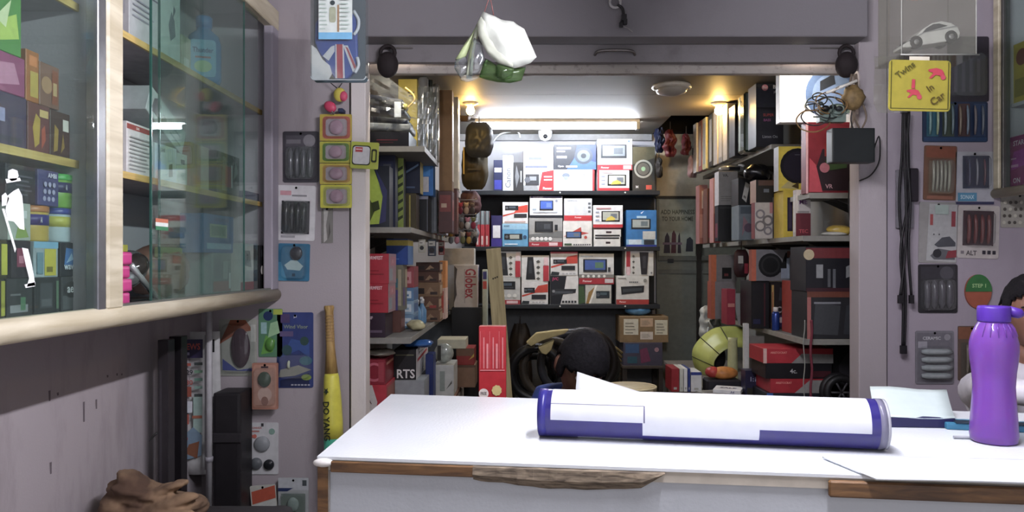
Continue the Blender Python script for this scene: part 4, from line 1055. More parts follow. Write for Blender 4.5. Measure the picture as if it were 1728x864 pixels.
# plank and tall red carton in front of it
pk = thing('wooden_plank', 'tall pale wooden plank standing on the floor against the boxes', 'plank', (-.050, 4.35, 0), (0, math.radians(-4.5), 0))
q = NB(); box(q, -.042, 0, 0, .042, .03, 1.425); obj('plank_body', fin(q, .004), wood('raw_plank', '9a8e68', 'b8ab84', 4, (14, 14, 1)), pk)
for k in range(3):
    q = NB(); ell(q, (.01 - k * .012, -.001, 1.26 - .004 * k), (.005, .002, .005), 8, 6); obj('nail', q, mat('3a342c', .6), pk)
rb = carton('tall_carton', 'tall red carton with white text lines and yellow splashes', 'box', 808, 551, 854, 900, 2.72, 'bf2530', dep=.06, z0=0, rough=.35,
            art=[('r', .05 + k * .115, .865, .06 + k * .115 + (k % 3) * .03, .985 - .02 * ((k * 7) % 3), 'e08a8c') for k in range(8)] + [('r', .05, .858, .95, .861, 'e08a8c')] + [('c', .18, .785, .016, 'e8dcd4'), ('t', 'FREE', .18, .785, .01, '3c2c2c', {'fit': .22}), ('p', [(.66 + (.17 + .02 * (j % 2)) * math.cos(j * PI / 9), .795 + (.016 + .002 * (j % 2)) * math.sin(j * PI / 9)) for j in range(18)], 'd8c47c'), ('p', [(.72 + (.24 + .025 * (j % 2)) * math.cos(j * PI / 9), .728 + (.024 + .003 * (j % 2)) * math.sin(j * PI / 9)) for j in range(18)], 'd8c47c')] + [('r', .58 + k * .07, .712, .6 + k * .07, .744, '7a7a3c') for k in range(5)] + [('r', .05, .70, .3, .712, 'e0a0a0')])


# ================================================================== right wall of the store room
# --- top shelf (upright boxes seen end on) and the pile behind the jamb
ub = [(1175, 1183, 198, 5.05, 'c8c4c0', 'silver edged'), (1184, 1191, 186, 4.95, '9c5a56', 'dusty rose'), (1191, 1201, 180, 4.85, 'd2cc9a', 'pale yellow'), (1202, 1209, 178, 4.72, '3c3a38', 'black'), (1210, 1218, 172, 4.62, 'b4b0ac', 'light grey'), (1219, 1226, 166, 4.52, '7c7a78', 'mid grey'), (1227, 1239, 162, 4.42, 'a49e98', 'stone grey')]
for k, (xa, xb, yt, d, c_, nm) in enumerate(ub):
    carton('upright_box', nm + ' upright box in the row along the top right shelf', 'box', xa, yt, xb + 3, 300, d, c_, dep=.09, z0=RU, z1=min(2.27, P(0, yt, d).z), art=[('r', .55, .05, .9, .95, '8a8682'), ('r', .2, .1, .4, .5, 'b87a70' if k % 2 else 'd6d2b0')], group='upright boxes on the top right shelf', L=[('r', .2, .1, .8, .9, 'b0aca8')])
carton('black_box', 'tall black box between the stone grey and dark green boxes', 'box', 1240, 176, 1262, 270, 4.26, '17171a', dep=.12, z0=RU, L=[('r', .1, .1, .3, .9, '3a3c40')])
gb = carton('amplifier_box', 'dark green box with a rounded glossy edge beside the black Bo box', 'box', 1256, 130, 1282, 242, 4.10, '16281f', dep=.13, z0=RU, z1=2.265, bev=.012, coat=.8, rough=.2, L=[('r', .2, .05, .45, .95, '7c8c84')], art=[('r', .1, .03, .3, .97, '7a8a82'), ('r', .7, .03, .78, .97, '95a29a')])  # pale strips in the prints paint gloss along its edges
carton('speaker_box', 'black box with pink Bo logo and play lettering', 'box', 1276, 118, 1322, 243, 3.93, '1c1d26', dep=.14, z0=RU, z1=2.27, art=[('r', 0, .62, 1, .92, '3a3d4c'), ('c', .32, .93, .05, 'e08a98'), ('t', 'Bo', .32, .93, .05, 'f6dfe2', {'fit': .16}), ('t', 'Bo', .72, .94, .06, 'e8e8ec', {'fit': .3}), ('t', 'play', .74, .86, .05, 'd8d8de', {'fit': .3}), ('t', 'SUPER', .45, .5, .045, '9c3a34', {'fit': .5}), ('t', 'BASS', .4, .42, .04, '8c4a7c', {'fit': .36}), ('t', 'Listen On', .5, .16, .045, '84868c', {'fit': .7})])
blob('black_bag', 'black plastic bag drooping under the black Bo box', 'bag', (P(1285, 0, 3.9).x, 3.97, RU - .175), (.07, .06, .045), '141417', .3, 12, .25)
# the support of that bag
bg = carton('tan_box', 'black-fronted box with tan side under the black plastic bag', 'box', 1276, 280, 1312, 342, 3.88, '22201f', dep=.16, x2=1266, z0=None, z1=RU - .176, art=[('r', .1, .75, .95, .98, '5a4038'), ('r', .35, .45, .6, .6, '6a707a')], L=[('r', 0, 0, 1, 1, 'a88672')])
carton('ring_print_box', 'white box printed with grey rings on the middle right shelf', 'box', 1274, 342, 1304, 400, 3.86, 'b4aeaa', dep=.15, x2=1268, z0=RM, z1=bg.location.z - .0004, art=[('o', .3, .35, .15, .1, '6a6668'), ('o', .3, .68, .13, .08, '77737a'), ('o', .72, .5, .15, .09, '6a6668'), ('o', .72, .22, .12, .07, '77737a'), ('r', .82, .7, 1, 1, 'b07878')], L=[('r', 0, 0, 1, 1, '7c3030')])
carton('grey_box', 'grey ribbed box between the ringed white box and the yellow box', 'box', 1308, 332, 1320, 396, 3.84, '75706e', dep=.12, z0=RM, art=lines(10, .1, .9, .05, .95, '5c5856', .5))
y1 = carton('yellow_box', 'yellow box with a violet black slot under the speaker box', 'box', 1322, 322, 1352, 392, 3.70, 'd0b41c', dep=.14, z0=RM, art=[('r', .22, .14, .52, .86, '2c2338'), ('r', .3, .2, .45, .8, '40344e')])
y2 = carton('speaker_box', 'yellow box with a large black speaker circle', 'box', 1314, 247, 1368, 322, 3.70, 'd6bd1e', dep=.15, x2=1306, z0=top_of(y1), art=[('c', .6, .56, .40, '17161c'), ('c', .6, .56, .33, '221f2c'), ('r', .5, .8, .66, .82, '55525c'), ('p', [(.05, .06), (.3, .22), (.62, .1), (.62, .04)], 'b8aa6a'), ('p', [(.4, .1), (.62, .2), (.62, .04)], '4c3c14')], L=[('r', .0, .0, 1, 1, 'a8a8a6')])
carton('spray_can_box', 'white and maroon box with a yellow cap print before the yellow box', 'box', 1343, 320, 1368, 390, 3.56, 'b4aca8', dep=.10, z0=RM, x2=1338, art=[('r', 0, 0, 1, .5, '5c1c28'), ('r', .1, .5, .9, .55, '85807e'), ('t', 'JYU', .5, .86, .1, '4a4448', {'fit': .7}), ('t', 'ME', .5, .74, .1, '6a3c6c', {'fit': .6}), ('t', 'TEC', .5, .12, .08, 'b04850', {'fit': .7})], L=[('r', .1, .1, .9, .9, 'c8c4c0')])
# row along the middle shelf, far to near
mrow = [(1180, 1192, 312, 5.0, '9c6a68', 'rose pink', [('r', .1, .1, .9, .5, 'b88a88'), ('r', .3, .6, .7, .9, 'd8c8c4')]), (1193, 1203, 318, 4.86, '6c4a42', 'brown', [('r', .2, .1, .8, .4, '9c3c48')]), (1204, 1214, 300, 4.7, 'b4807c', 'dusky pink', [('r', .1, .0, .9, .45, '8c2c3c')])]
for xa, xb, yt, d, c_, nm, art in mrow:
    carton('upright_box', nm + ' upright pack on the middle right shelf by the door', 'box', xa, yt, xb + 2, 410, d, c_, dep=.10, z0=RM, art=art, group='upright packs on the middle right shelf')
m1 = carton('black_box', 'large black box under the pale grey lettered box', 'box', 1212, 346, 1246, 408, 4.36, '121214', dep=.2, z0=RM, x2=1206, art=[('r', .05, .9, .95, .96, '2a2a2c')], L=[('r', .2, .1, .8, .5, '7c2838')])
m2 = carton('grey_box', 'pale grey lettered box on the large black box', 'box', 1213, 289, 1245, 346, 4.36, '8b8988', dep=.2, x2=1206, z0=top_of(m1), art=[('t', 'VA.', .35, .88, .09, '3a3a3a', {'fit': .3})] + lines(3, .1, .8, .12, .3, '6c6a68', .3), L=[('r', 0, 0, 1, 1, 'c2c0c4')])
q = thing('camera_pack', 'silver wrapped gadget lying on the pale grey lettered box', 'gadget', (P(1234, 0, 4.45).x, 4.45, top_of(m2)))
b_ = NB(); ell(b_, (0, 0, .024), (.075, .06, .024), 18, 10); obj('wrapped_body', b_, mat('74767a', .2, var=.3, coat=.5), q, True)
b_ = NB(); box(b_, -.03, -.062, .012, .035, -.05, .03); obj('dark_window', fin(b_, .003), mat('1c1c20', .2), q)
b_ = NB(); ell(b_, (.055, -.01, .042), (.02, .02, .012), 10, 8); obj('lens_cap', b_, mat('d8dade', .2), q, True)
m3 = carton('blue_grey_box', 'blue grey box with faint pictures on the middle right shelf', 'box', 1247, 346, 1272, 403, 4.12, '6c7880', dep=.15, z0=RM, art=[('p', [(.2, .1), (.6, .5), (.3, .7)], '8a6a74'), ('r', .1, .75, .9, .95, '4c5862'), ('c', .65, .35, .13, '5a4a5c')])
b_ = carton('black_box', 'small black box with a white swing tag on the blue grey box', 'box', 1246, 300, 1270, 346, 4.13, '1b1b1e', dep=.14, z0=top_of(m3), art=[('p', [(.25, .25), (.55, .1), (.8, .75), (.5, .85)], 'b0aea8')] + [('p', [(.35, .3), (.5, .22), (.54, .3), (.38, .37)], '6a6864')])
# pile behind the right jamb: red box on the short shelf, big white box on it
r1 = carton('red_box', 'red box with a clear window on the short shelf by the jamb', 'box', 1360, 206, 1452, 322, 3.44, '701a26', dep=.06, z0=1.655, art=[('r', .0, .0, .04, 1, 'c89a9c'), ('p', [(.3, .04), (.95, .04), (.95, .72), (.3, .62), (.16, .3)], '26181e'), ('r', .34, .52, .8, .7, '7a2220'), ('p', [(.4, .32), (.75, .36), (.75, .5), (.35, .46)], '2f4422'), ('c', .34, .36, .07, '9c5a64'), ('t', 'VR', .42, .1, .06, 'a88088', {'fit': .14}), ('p', [(.05, .02), (.3, .02), (.18, .4), (.06, .5)], 'a83c48')])
wb = carton('big_white_box', 'big bright white box with a blue-grey oval plate picture', 'box', 1316, 118, 1446, 206, 3.45, 'dcdee2', dep=.055, z0=top_of(r1), z1=2.262, art=[('p', ellp(.66, .46, .33, .42, 26), '4c6288'), ('p', ellp(.69, .45, .27, .34, 26), '6a80a4'), ('r', .05, .88, .34, .98, '9a9a98'), ('p', [(.52, .5), (.72, .62), (.7, .78), (.52, .66)], '2c3038'), ('p', [(.62, .12), (.98, .16), (.98, .32), (.6, .26)], '6a7c74')])
# tangle of cables and adaptors hung on the pulley in front of it
tg = thing('cable_tangle', 'tangle of wires and a grey adaptor hung from the right pulley', 'cables', P(1425, 150, 3.14))
L0 = tg.location


def loc(x, y, d=3.14): return P(x, y, d) - L0


random.seed(11)
for k in range(10):
    cx_, cy_ = random.uniform(1370, 1440), random.uniform(150, 200); r = random.uniform(12, 30)
    pts = [loc(cx_ + r * math.cos(a * .9 + k), cy_ + r * .7 * math.sin(a * .9 + k) + a, 3.10 + .03 * math.sin(a * 2 + k)) for a in range(8)]
    b_ = NB(); tube(b_, smoothpath(pts, 5), .0028, 6); obj('wire', b_, mat(['2a2c2e', '8c6a3c', '4a5a54', 'a89c8c'][k % 4], .5), tg, True)
for xs in ((1437, 1432, 1440, 1436), (1445, 1447, 1442, 1450), (1440, 1450, 1462, 1455)):
    b_ = NB(); tube(b_, smoothpath([loc(xs[0], 125, 3.11), loc(xs[1], 160, 3.11), loc(xs[2], 195, 3.11), loc(xs[3], 216, 3.12)], 5), .004, 6); obj('wire', b_, mat('6a5a4c', .6), tg, True)
b_ = NB(); tube(b_, [loc(1394, 157, 3.08), loc(1446, 136, 3.08)], .006, 8); obj('white_stick', b_, mat('e4dfd4', .5), tg, True)
b_ = NB(); p = loc(1440, 165, 3.1); ell(b_, p, (.045, .035, .05), 16, 10)
for v in b_.verts: v.co += (v.co - p) * .3 * mnoise.noise(v.co * 60)
obj('tape_roll', b_, mat('7a6238', .6, var=.5, scale=40), tg, True)
p = loc(1393, 183, 3.1)
for dx, dz, rr, c_ in ((0, 0, .018, '17181a'), (.03, .008, .014, '1c1e20'), (-.02, .02, .012, '3a4444'), (.055, .0, .016, '23282a')):
    b_ = NB(); ell(b_, p + Vector((dx, 0, dz)), (rr, rr * .8, rr * .7), 10, 8); obj('plug', b_, mat(c_, .4), tg, True)
b_ = NB(); a, c = loc(1385, 205, 3.1), loc(1430, 182, 3.1); box(b_, a.x, -.03, a.z, c.x, .01, c.z); obj('adaptor_body', fin(b_, .004), mat('6f8078', .4), tg)
ad = thing('power_adaptor', 'black power adaptor box hanging on its cable against the right jamb', 'adaptor', P(1437, 246, 3.0))
w_ = 72 / F * 3.0; h_ = 58 / F * 3.0
obj('case', bx(-w_ / 2, -.02, -h_ / 2, w_ / 2, .04, h_ / 2, .006, 2), mat('14181a', .45), ad)
b_ = NB(); tube(b_, smoothpath([P(1470, 268, 3.13) - ad.location, P(1483, 230, 3.15) - ad.location, P(1484, 270, 3.15) - ad.location, P(1470, 295, 3.16) - ad.location, P(1450, 305, 3.17) - ad.location], 6), .003, 6); obj('lead', b_, mat('232022', .6), ad, True)
b_ = NB(); tube(b_, smoothpath([P(1440, 218, 3.11) - ad.location, P(1436, 200, 3.11) - ad.location, P(1442, 170, 3.11) - ad.location], 6), .003, 6); obj('lead', b_, mat('232022', .6), ad, True)
# goods on the near end of the middle shelf
bp = blob('bagged_snack', 'yellow bagged item lying at the near end of the middle right shelf', 'bag', (P(1416, 0, 3.5).x, 3.5, RM), (.055, .04, .026), 'b89a30', .25, 12, .3)
blob('white_cloth', 'folded white cloth hanging over the near end of the right shelf', 'cloth', (P(1412, 0, 3.44).x, 3.47, RM + .0005), (.06, .028, .010), 'b8b6ae', .1, 10, .7)
for k, xx in enumerate((1434, 1442)):
    b_ = NB(); tube(b_, smoothpath([P(xx, 305, 3.36), P(xx - 2, 350, 3.36), P(xx + 4, 400, 3.36), P(xx + 2, 440, 3.36)], 6), .003, 6)
    tag(obj('hanging_wire', b_, mat('1c1a1c', .6), None, True), ('thin black wire hanging beside the yellow bagged item', 'thin black wire hanging close to the right jamb')[k], 'cable')

# --- lower shelf of the right wall
o1 = carton('speaker_box', 'grey speaker box with orange edge and black circle beside the door', 'box', 1200, 475, 1242, 536, 4.62, '85838a', dep=.17, z0=RL, x2=1194, art=[('r', 0, 0, .16, 1, 'c06a4a'), ('c', .78, .45, .22, '1a1a1c')], L=[('r', 0, 0, 1, 1, '9c4a38')])
carton('speaker_box', 'grey speaker box with a black square on the lower grey one', 'box', 1200, 430, 1244, 475, 4.62, '7d7d82', dep=.17, z0=top_of(o1), x2=1196, art=[('r', 0, 0, .2, 1, 'c8704a'), ('r', .42, .1, .78, .52, '18181a'), ('r', .5, .2, .66, .3, '6c3438')], L=[('r', 0, 0, 1, 1, '9c5038')])
hd = hang_bag('hanging_pouch', 'dark red pouch hanging under the middle right shelf', 1238, 421, 1264, 468, 4.35, '3a2024', bulge=.03, art=[('r', .1, .5, .5, .8, 'b8b4ac'), ('r', .6, .1, .9, .5, '9c2c3c')])
carton('slim_box', 'slim red box standing before the grey speaker boxes', 'box', 1227, 488, 1241, 540, 4.2, '92263a', dep=.12, z0=RL, art=[('r', .1, .5, .9, .6, 'c07a70')])
tri = thing('display_stand', 'folded grey triangular card stand on the lower right shelf', 'stand', (P(1246, 0, 4.24).x, 4.24, RL))
b_ = NB(); prism(b_, [(-.035, .17), (.045, .17), (.012, .0), (.0, .0)], -.004, .004); obj('card', b_, mat('9a9c98', .6), tri)
b_ = NB(); prism(b_, [(-.03, .17), (.04, .17), (.035, .165), (-.025, .165)], 0, .05); obj('fold', b_, mat('8a8c88', .6), tri)
b0 = carton('black_box', 'black box under the twin-speaker box on the lower right shelf', 'box', 1268, 474, 1298, 552, 3.96, '17171b', dep=.2, z0=RL, art=[('r', .7, .05, .78, .95, '4c2028'), ('r', .1, .1, .5, .2, '23284a')])
t0 = carton('colour_box', 'dark brown Cobo box with pale script lettering', 'box', 1302, 477, 1342, 556, 3.93, '241c1e', dep=.2, z0=RL, art=[('r', 0, 0, .1, .95, 'b08c4c'), ('r', .02, .1, .06, .8, '8c4a3c'), ('t', 'Cobo', .56, .42, .14, 'a89c9c', {'fit': .7}), ('p', [(.3, .62), (.9, .58), (.85, .85), (.35, .9)], '3c3a40'), ('r', .2, .05, .9, .3, '34284e'), ('c', .4, .2, .06, 'b8a8a8')])
zt = top_of(b0)
carton('speaker_box', 'grey box printed with two round black speakers', 'box', 1268, 421, 1348, 474, 3.94, '77767a', dep=.2, z0=max(zt, top_of(t0)), x2=1264, art=[('r', 0, 0, .1, 1, 'c06448'), ('c', .4, .5, .38, '161618'), ('o', .4, .5, .3, .24, '2c2c2e'), ('p', [(.58, .3), (.72, .9), (.8, .9), (.72, .2)], '1a1a1c'), ('r', .74, .08, .92, .72, '9aa4b4'), ('r', .62, .08, .76, .4, '8d96a6'), ('r', .75, .75, .96, .95, '6a4438')], L=[('r', 0, 0, 1, 1, '9c4c3a')])
carton('slim_box', 'slim red-orange box between the Cobo box and the backpack box', 'box', 1336, 474, 1350, 530, 3.70, '9c3a30', dep=.14, z0=RL, art=[('r', .1, .5, .9, .8, 'c07c58'), ('r', .1, .1, .9, .3, '7a2c28')])
carton('dark_box', 'near-black box with violet print behind the red-topped box', 'box', 1352, 430, 1376, 560, 3.70, '191720', dep=.16, z0=RL, art=[('r', .1, .6, .9, .9, '3a2c48'), ('r', .2, .2, .5, .5, '2c3a4c')])
pb0 = carton('backpack_box', 'dark bagged box with a red edge low behind the right jamb', 'box', 1362, 492, 1456, 566, 3.44, '26262a', dep=.2, z0=RL, art=[('r', 0, 0, .07, 1, 'a0605c'), ('r', .0, .88, 1, 1, '6a3a2c'), ('p', [(.1, .1), (.55, .08), (.6, .7), (.15, .78)], '3c3e42'), ('p', [(.65, .1), (.95, .1), (.95, .8), (.7, .7)], '32343a'), ('r', .12, .74, .6, .78, '7c7e84')])
carton('bottle_carton', 'dark carton with a red top band and bottle pictures by the jamb', 'box', 1360, 416, 1456, 490, 3.44, '18181f', dep=.2, z0=top_of(pb0), art=[('r', 0, .74, 1, .97, '6c2a2e'), ('c', .05, .82, .12, 'b8a884'), ('r', .18, .3, .3, .6, '8a8c8e'), ('r', .38, .1, .43, .5, '55575c'), ('r', .47, .05, .52, .5, '5c5e64'), ('p', [(.7, .3), (.8, .35), (.78, .6), (.7, .55)], '7c7e80'), ('r', 0, 0, 1, .08, '3a1c24')])
# white plastic tangle at the shelf end
random.seed(5)
hang_bag('plastic_tangle', 'crumpled white plastic bags bunched at the lower right shelf end', 1178, 515, 1216, 572, 4.86, 'b0b4b0', amp=1.4, bulge=.05, cord=False, rough=.25)
hs = thing('hang_strip', 'white strip dangling from the crumpled plastic bags', 'strip', (P(1192, 560, 4.8).x, 4.76, .76))
b_ = NB(); tube(b_, smoothpath([(0, 0, 0), (.004, 0, .06), (-.004, 0, .12), (.01, .03, .17)], 4), .005, 6); obj('strip', b_, mat('c8ccc8', .4), hs, True)

# --- on the right low cupboard
RZ = .655
zz = RZ
for k, (x0_, x1_, hh, c_, lab, art) in enumerate((
        (1294, 1400, 25, '20242c', 'dark box with HIT lettering at the foot of the red and black stack', [('r', 0, 0, .1, 1, '2c5a9c'), ('t', 'HIT', .6, .5, .3, '9aa0a8', {'fit': .15}), ('r', .2, .15, .8, .2, '4a5a70')]),
        (1300, 1402, 24, 'a02430', 'red box with a pale wedge above the HIT box', [('p', [(.4, 0), (1, 0), (1, .9), (.65, .9)], '8c8a88'), ('t', 'ARISTOCRAT', .22, .72, .14, 'd88a80', {'fit': .3})]),
        (1292, 1404, 26, '16151a', 'black box marked 4c between two red boxes', [('t', '4c.', .42, .5, .3, 'a8a8aa', {'fit': .12}), ('r', .7, .1, .98, .5, '401820')]),
        (1288, 1406, 25, 'a62632', 'topmost red box with a grey wedge in the red and black stack', [('r', 0, 0, .05, 1, 'c8a49c'), ('p', [(.4, 0), (1, 0), (1, .6), (.55, .65)], '807e7c'), ('t', 'ARISTOCRAT', .22, .72, .14, 'd88a80', {'fit': .3})]))):
    hm = hh / F * 3.58
    o = carton('flat_box', lab, 'box', x0_, 600, x1_, 620, 3.58, c_, dep=.22, z0=zz, z1=zz + hm, art=art, group='red and black boxes stacked on the right cupboard')
    zz = top_of(o) + .0004
# reel of dark cable beside the stack
fr = thing('cable_reel', 'black ringed cable reel in the corner by the right jamb', 'reel', (P(1422, 0, 3.5).x, 3.52, RZ))
b_ = NB(); torus(b_, (0, 0, .085), .065, .018, 28, 8, 'y'); obj('coil', b_, mat('151417', .5), fr, True)
b_ = NB(); torus(b_, (0, .04, .085), .068, .018, 28, 8, 'y'); obj('coil', b_, mat('1c1a1e', .5), fr, True)
for k in range(6):
    a = k * PI / 3; b_ = NB(); tube(b_, [(0, -.01, .085), (.05 * math.cos(a), -.01, .085 + .05 * math.sin(a))], .005, 6); obj('spoke', b_, mat('3a383c', .4), fr)
carton('dark_box', 'black carton standing on edge behind the cable reel', 'box', 1404, 590, 1460, 690, 3.66, '141318', dep=.16, z0=RZ, z1=.975, art=[('p', [(.3, .1), (.6, .5), (.5, .8), (.2, .6)], '2c2a30')])
# books and papers on the counter end
zz = RZ
for k, (xa, xb, c_, lab) in enumerate(((1133, 1146, '8c2028', 'red hardback standing first in the row on the right cupboard'), (1147, 1153, 'b8bab0', 'thin grey-green ledger next to the red hardback'), (1154, 1160, 'd0d2d0', 'thin white ledger in the row on the right cupboard'), (1161, 1165, '2c3c80', 'slim blue notebook among the white ledgers'), (1166, 1184, 'c6c8ca', 'thick white ledger with a blue top band'))):
    carton('ledger', lab, 'book', xa, 622 if k != 4 else 628, xb, 680, 4.02, c_, dep=.17, z0=RZ, art=[('r', .3, .1, .7, .2, 'a0a098')] + ([('r', 0, .85, 1, 1, '2c3880')] if k == 4 else []), group='row of ledgers on the right cupboard')
lf = carton('paper_stack', 'slanted stack of grey printed leaflets beside the ledgers', 'paper', 1190, 652, 1250, 668, 3.75, '8f918f', dep=.16, z0=RZ, z1=RZ + .03, rz=14, T=lines(5, .1, .9, .1, .9, '5a5c5c', .3), art=lines(4, .0, 1, 0, 1, '6c6e6c', .4))
carton('paper_stack', 'white price leaflet lying askew on the grey leaflets', 'paper', 1212, 640, 1258, 652, 3.78, 'cfd0d4', dep=.13, z0=RZ + .0305, z1=RZ + .05, rz=-22, T=[('t', 'SALE', .5, .5, .3, '3a3c60', {'fit': .6})], art=[('t', 'A4', .7, .5, .6, '50547c', {'fit': .2})])
pt = thing('flower_pot_pack', 'orange and red plastic packet standing on the leaflet stack', 'packet', (P(1232, 0, 3.9).x, 4.02, RZ))
b_ = NB(); ell(b_, (0, 0, .10), (.075, .05, .035), 16, 10); obj('orange_packet', b_, mat('b8742c', .4, var=.5, scale=25), pt, True)
b_ = NB(); ell(b_, (-.06, 0, .105), (.04, .04, .03), 14, 8); obj('red_packet', b_, mat('a83430', .4, var=.3), pt, True)
obj('dark_base', bx(-.10, -.05, 0, .08, .06, .07, .008), mat('1e1a24', .6), pt)
# curled yellow-green window film with a wooden stick
wf = thing('curled_film', 'curled lime yellow sun film arching over the ledgers', 'film roll', (P(1195, 0, 4.4).x, 4.42, RZ + .012))
prof = [P(1268, 556, 4.4), P(1242, 553, 4.4), P(1215, 556, 4.4), P(1195, 568, 4.4), P(1180, 585, 4.4), P(1175, 600, 4.4), P(1178, 620, 4.4), P(1186, 636, 4.4)]
prof = smoothpath([p - wf.location for p in prof], 6)
b_ = NB(); g = []
cen = P(1238, 632, 4.4) - wf.location
for i, p in enumerate(prof):
    row = []
    for k, yy in enumerate((-.09, -.03, .03, .09)):
        sc_ = (.62, .75, .88, 1.0)[k]
        row.append(b_.verts.new((cen.x + (p.x - cen.x) * sc_, yy, cen.z + (p.z - cen.z) * sc_)))
    g.append(row)
for i in range(len(g) - 1):
    for k in range(3): b_.faces.new([g[i][k], g[i][k + 1], g[i + 1][k + 1], g[i + 1][k]])
fo = obj('film_sheet', b_, mat('b5bd58', .35, var=.06), wf, True)
sm = fo.modifiers.new('thick', 'SOLIDIFY'); sm.thickness = .004
for i in (10, 20, 32):
    p = prof[i]
    b_ = NB(); tube(b_, [(cen.x + (p.x - cen.x) * f_, yy, cen.z + (p.z - cen.z) * f_ + .003) for f_, yy in ((.62, -.092), (.80, -.01), (1.0, .09))], .003, 6); obj('band', b_, mat('3a3c14', .6), wf)
b_ = NB(); lathe(b_, [(0, .0), (.028, .0), (.03, .01), (.026, .235), (.028, .25), (0, .25)], 14); obj('cream_roller', b_, mat('bfc08a', .5), wf, True, loc=(P(1233, 0, 4.3).x - wf.location.x, -.16, .0))
b_ = NB(); ell(b_, (.06, .05, .115), (.06, .05, .09), 16, 10); obj('dark_bundle', b_, mat('17161a', .7), wf, True)
wl = carton('white_board', 'narrow white board edge beside the curled lime film', 'board', 1256, 546, 1264, 596, 3.95, 'c0c2be', dep=.03, z0=RZ)
carton('grey_board', 'dull grey board leaning under the lower right shelf', 'board', 1265, 552, 1290, 604, 3.98, '77736c', dep=.02, z0=RZ, z1=.955)
carton('small_gadget_box', 'small navy gadget box before the grey panel', 'box', 1258, 603, 1284, 625, 3.8, '20203c', dep=.08, z0=RZ, z1=.80, art=[('t', '1:1', .5, .7, .16, '9c9cb8', {'fit': .5}), ('r', .1, .1, .6, .4, '2c2a24')])
# rope and chain hanging from the lower shelf front
for k, (px, c_, r_, lab) in enumerate(((1369, '6c2434', .006, 'red cord hanging beside the red and black box stack'), (1357, '84867f', .0025, 'thin white chain hanging beside the red cord'))):
    b_ = NB(); pts = [P(px + 1.2 * math.sin(j * 1.3 + k), 540 + j * 14, 3.38) for j in range(11)]; tube(b_, smoothpath(pts, 4), r_, 6)
    tag(obj('red_rope' if k == 0 else 'white_chain', b_, mat(c_, .6), None, True), lab, 'cord')

# --- hanging cloth and bags in the loft opening and beside the door
hang_bag('hanging_bag', 'red cloth bag hanging from the loft opening above the door', 1120, 218, 1142, 265, 5.1, '5c1c22', amp=1.6)
hang_bag('hanging_bag', 'dark blue cloth bag hanging at the corner of the loft opening', 1104, 205, 1122, 258, 5.36, '161c38', amp=1.5)
hang_bag('hanging_bag', 'second red cloth hanging beside the upright boxes', 1150, 225, 1166, 262, 5.25, '5c2028', amp=1.6)
hang_bag('hanging_bag', 'long dark cloth hanging along the left side of the door', 1106, 266, 1118, 300, 5.3, '2c2826', amp=.6)
hang_bag('hanging_bag', 'faded pink and white packet hanging above the door', 1160, 262, 1178, 300, 5.2, '9c7c7c', amp=.6)


# ================================================================== goods in the left wall cabinet (they face the aisle)
def cbox(name, label, cat, x0, y0, x1, y1, Xf, col, dep=.10, z0=None, hgt=None, art=None, N=None, group=None, rough=.42, bev=.0015, rx=0):
    """box whose aisle face spans pixels x0..x1 on the plane X = Xf"""
    ya, yb = -Xf * F / (CX - x0), -Xf * F / (CX - x1)
    ym = (ya + yb) / 2
    zb = EYE - (y1 - CY) / F * ym if z0 is None else z0
    zt = EYE - (y0 - CY) / F * ym if hgt is None else zb + hgt
    h, l = zt - zb, yb - ya
    o = obj(name, bx(-dep / 2, -l / 2, 0, dep / 2, l / 2, h, bev), mat(col, rough))
    o.location = (Xf - dep / 2, ym, zb); o.rotation_euler = (math.radians(rx), 0, 0)
    tag(o, label, cat, group)
    if art: art_mesh('front_print', art, l, h, Vector((dep / 2, -l / 2, 0)), Y_, Z_, X_, o)
    if N: art_mesh('side_print', N, dep, h, Vector((-dep / 2, -l / 2, 0)), X_, Z_, -Y_, o)
    return o


def jar(label, x0, x1, Xf, z0, h, body, lid, band=None, txt=None, group='jars stacked in the left cabinet', tcol='e8e8f0'):
    ya, yb = -Xf * F / (CX - x0), -Xf * F / (CX - x1); r = (yb - ya) / 2 * .92
    t = thing('air_freshener_jar', label, 'jar', (Xf - r, (ya + yb) / 2, z0), group=group)
    q = NB(); lathe(q, [(0, 0), (r * .96, 0), (r, .004), (r, h * .82), (r * .95, h * .84)], 22); obj('jar_body', q, mat(body, .3, coat=.3), t, True)
    q = NB(); lathe(q, [(r * 1.02, h * .82), (r * 1.03, h * .85), (r * 1.02, h * .985), (r * .95, h)], 22)
    obj('lid', q, mat(lid, .35), t, True)
    if band:
        q = NB(); lathe(q, [(r * 1.012, h * .45), (r * 1.012, h * .75)], 22); obj('label_band', q, mat(band, .4), t, True)
    if txt:
        a = art_mesh('lettering', [('t', txt, .5, .5, 1.0, tcol, {'fit': .9})], r * 1.2, h * .16, Vector((r * .72, -r * .72, h * .52)) + Vector((.42 * r, .0, 0)), Vector((-.35, .94, 0)).normalized(), Z_, Vector((.94, .35, 0)).normalized(), t)
    return t


XF = -1.10
CB, CM, CTP = 1.2285, 1.5945, 1.9785
H = .0825
GJ = 'freshener tubs and boxes stacked in the left cabinet'
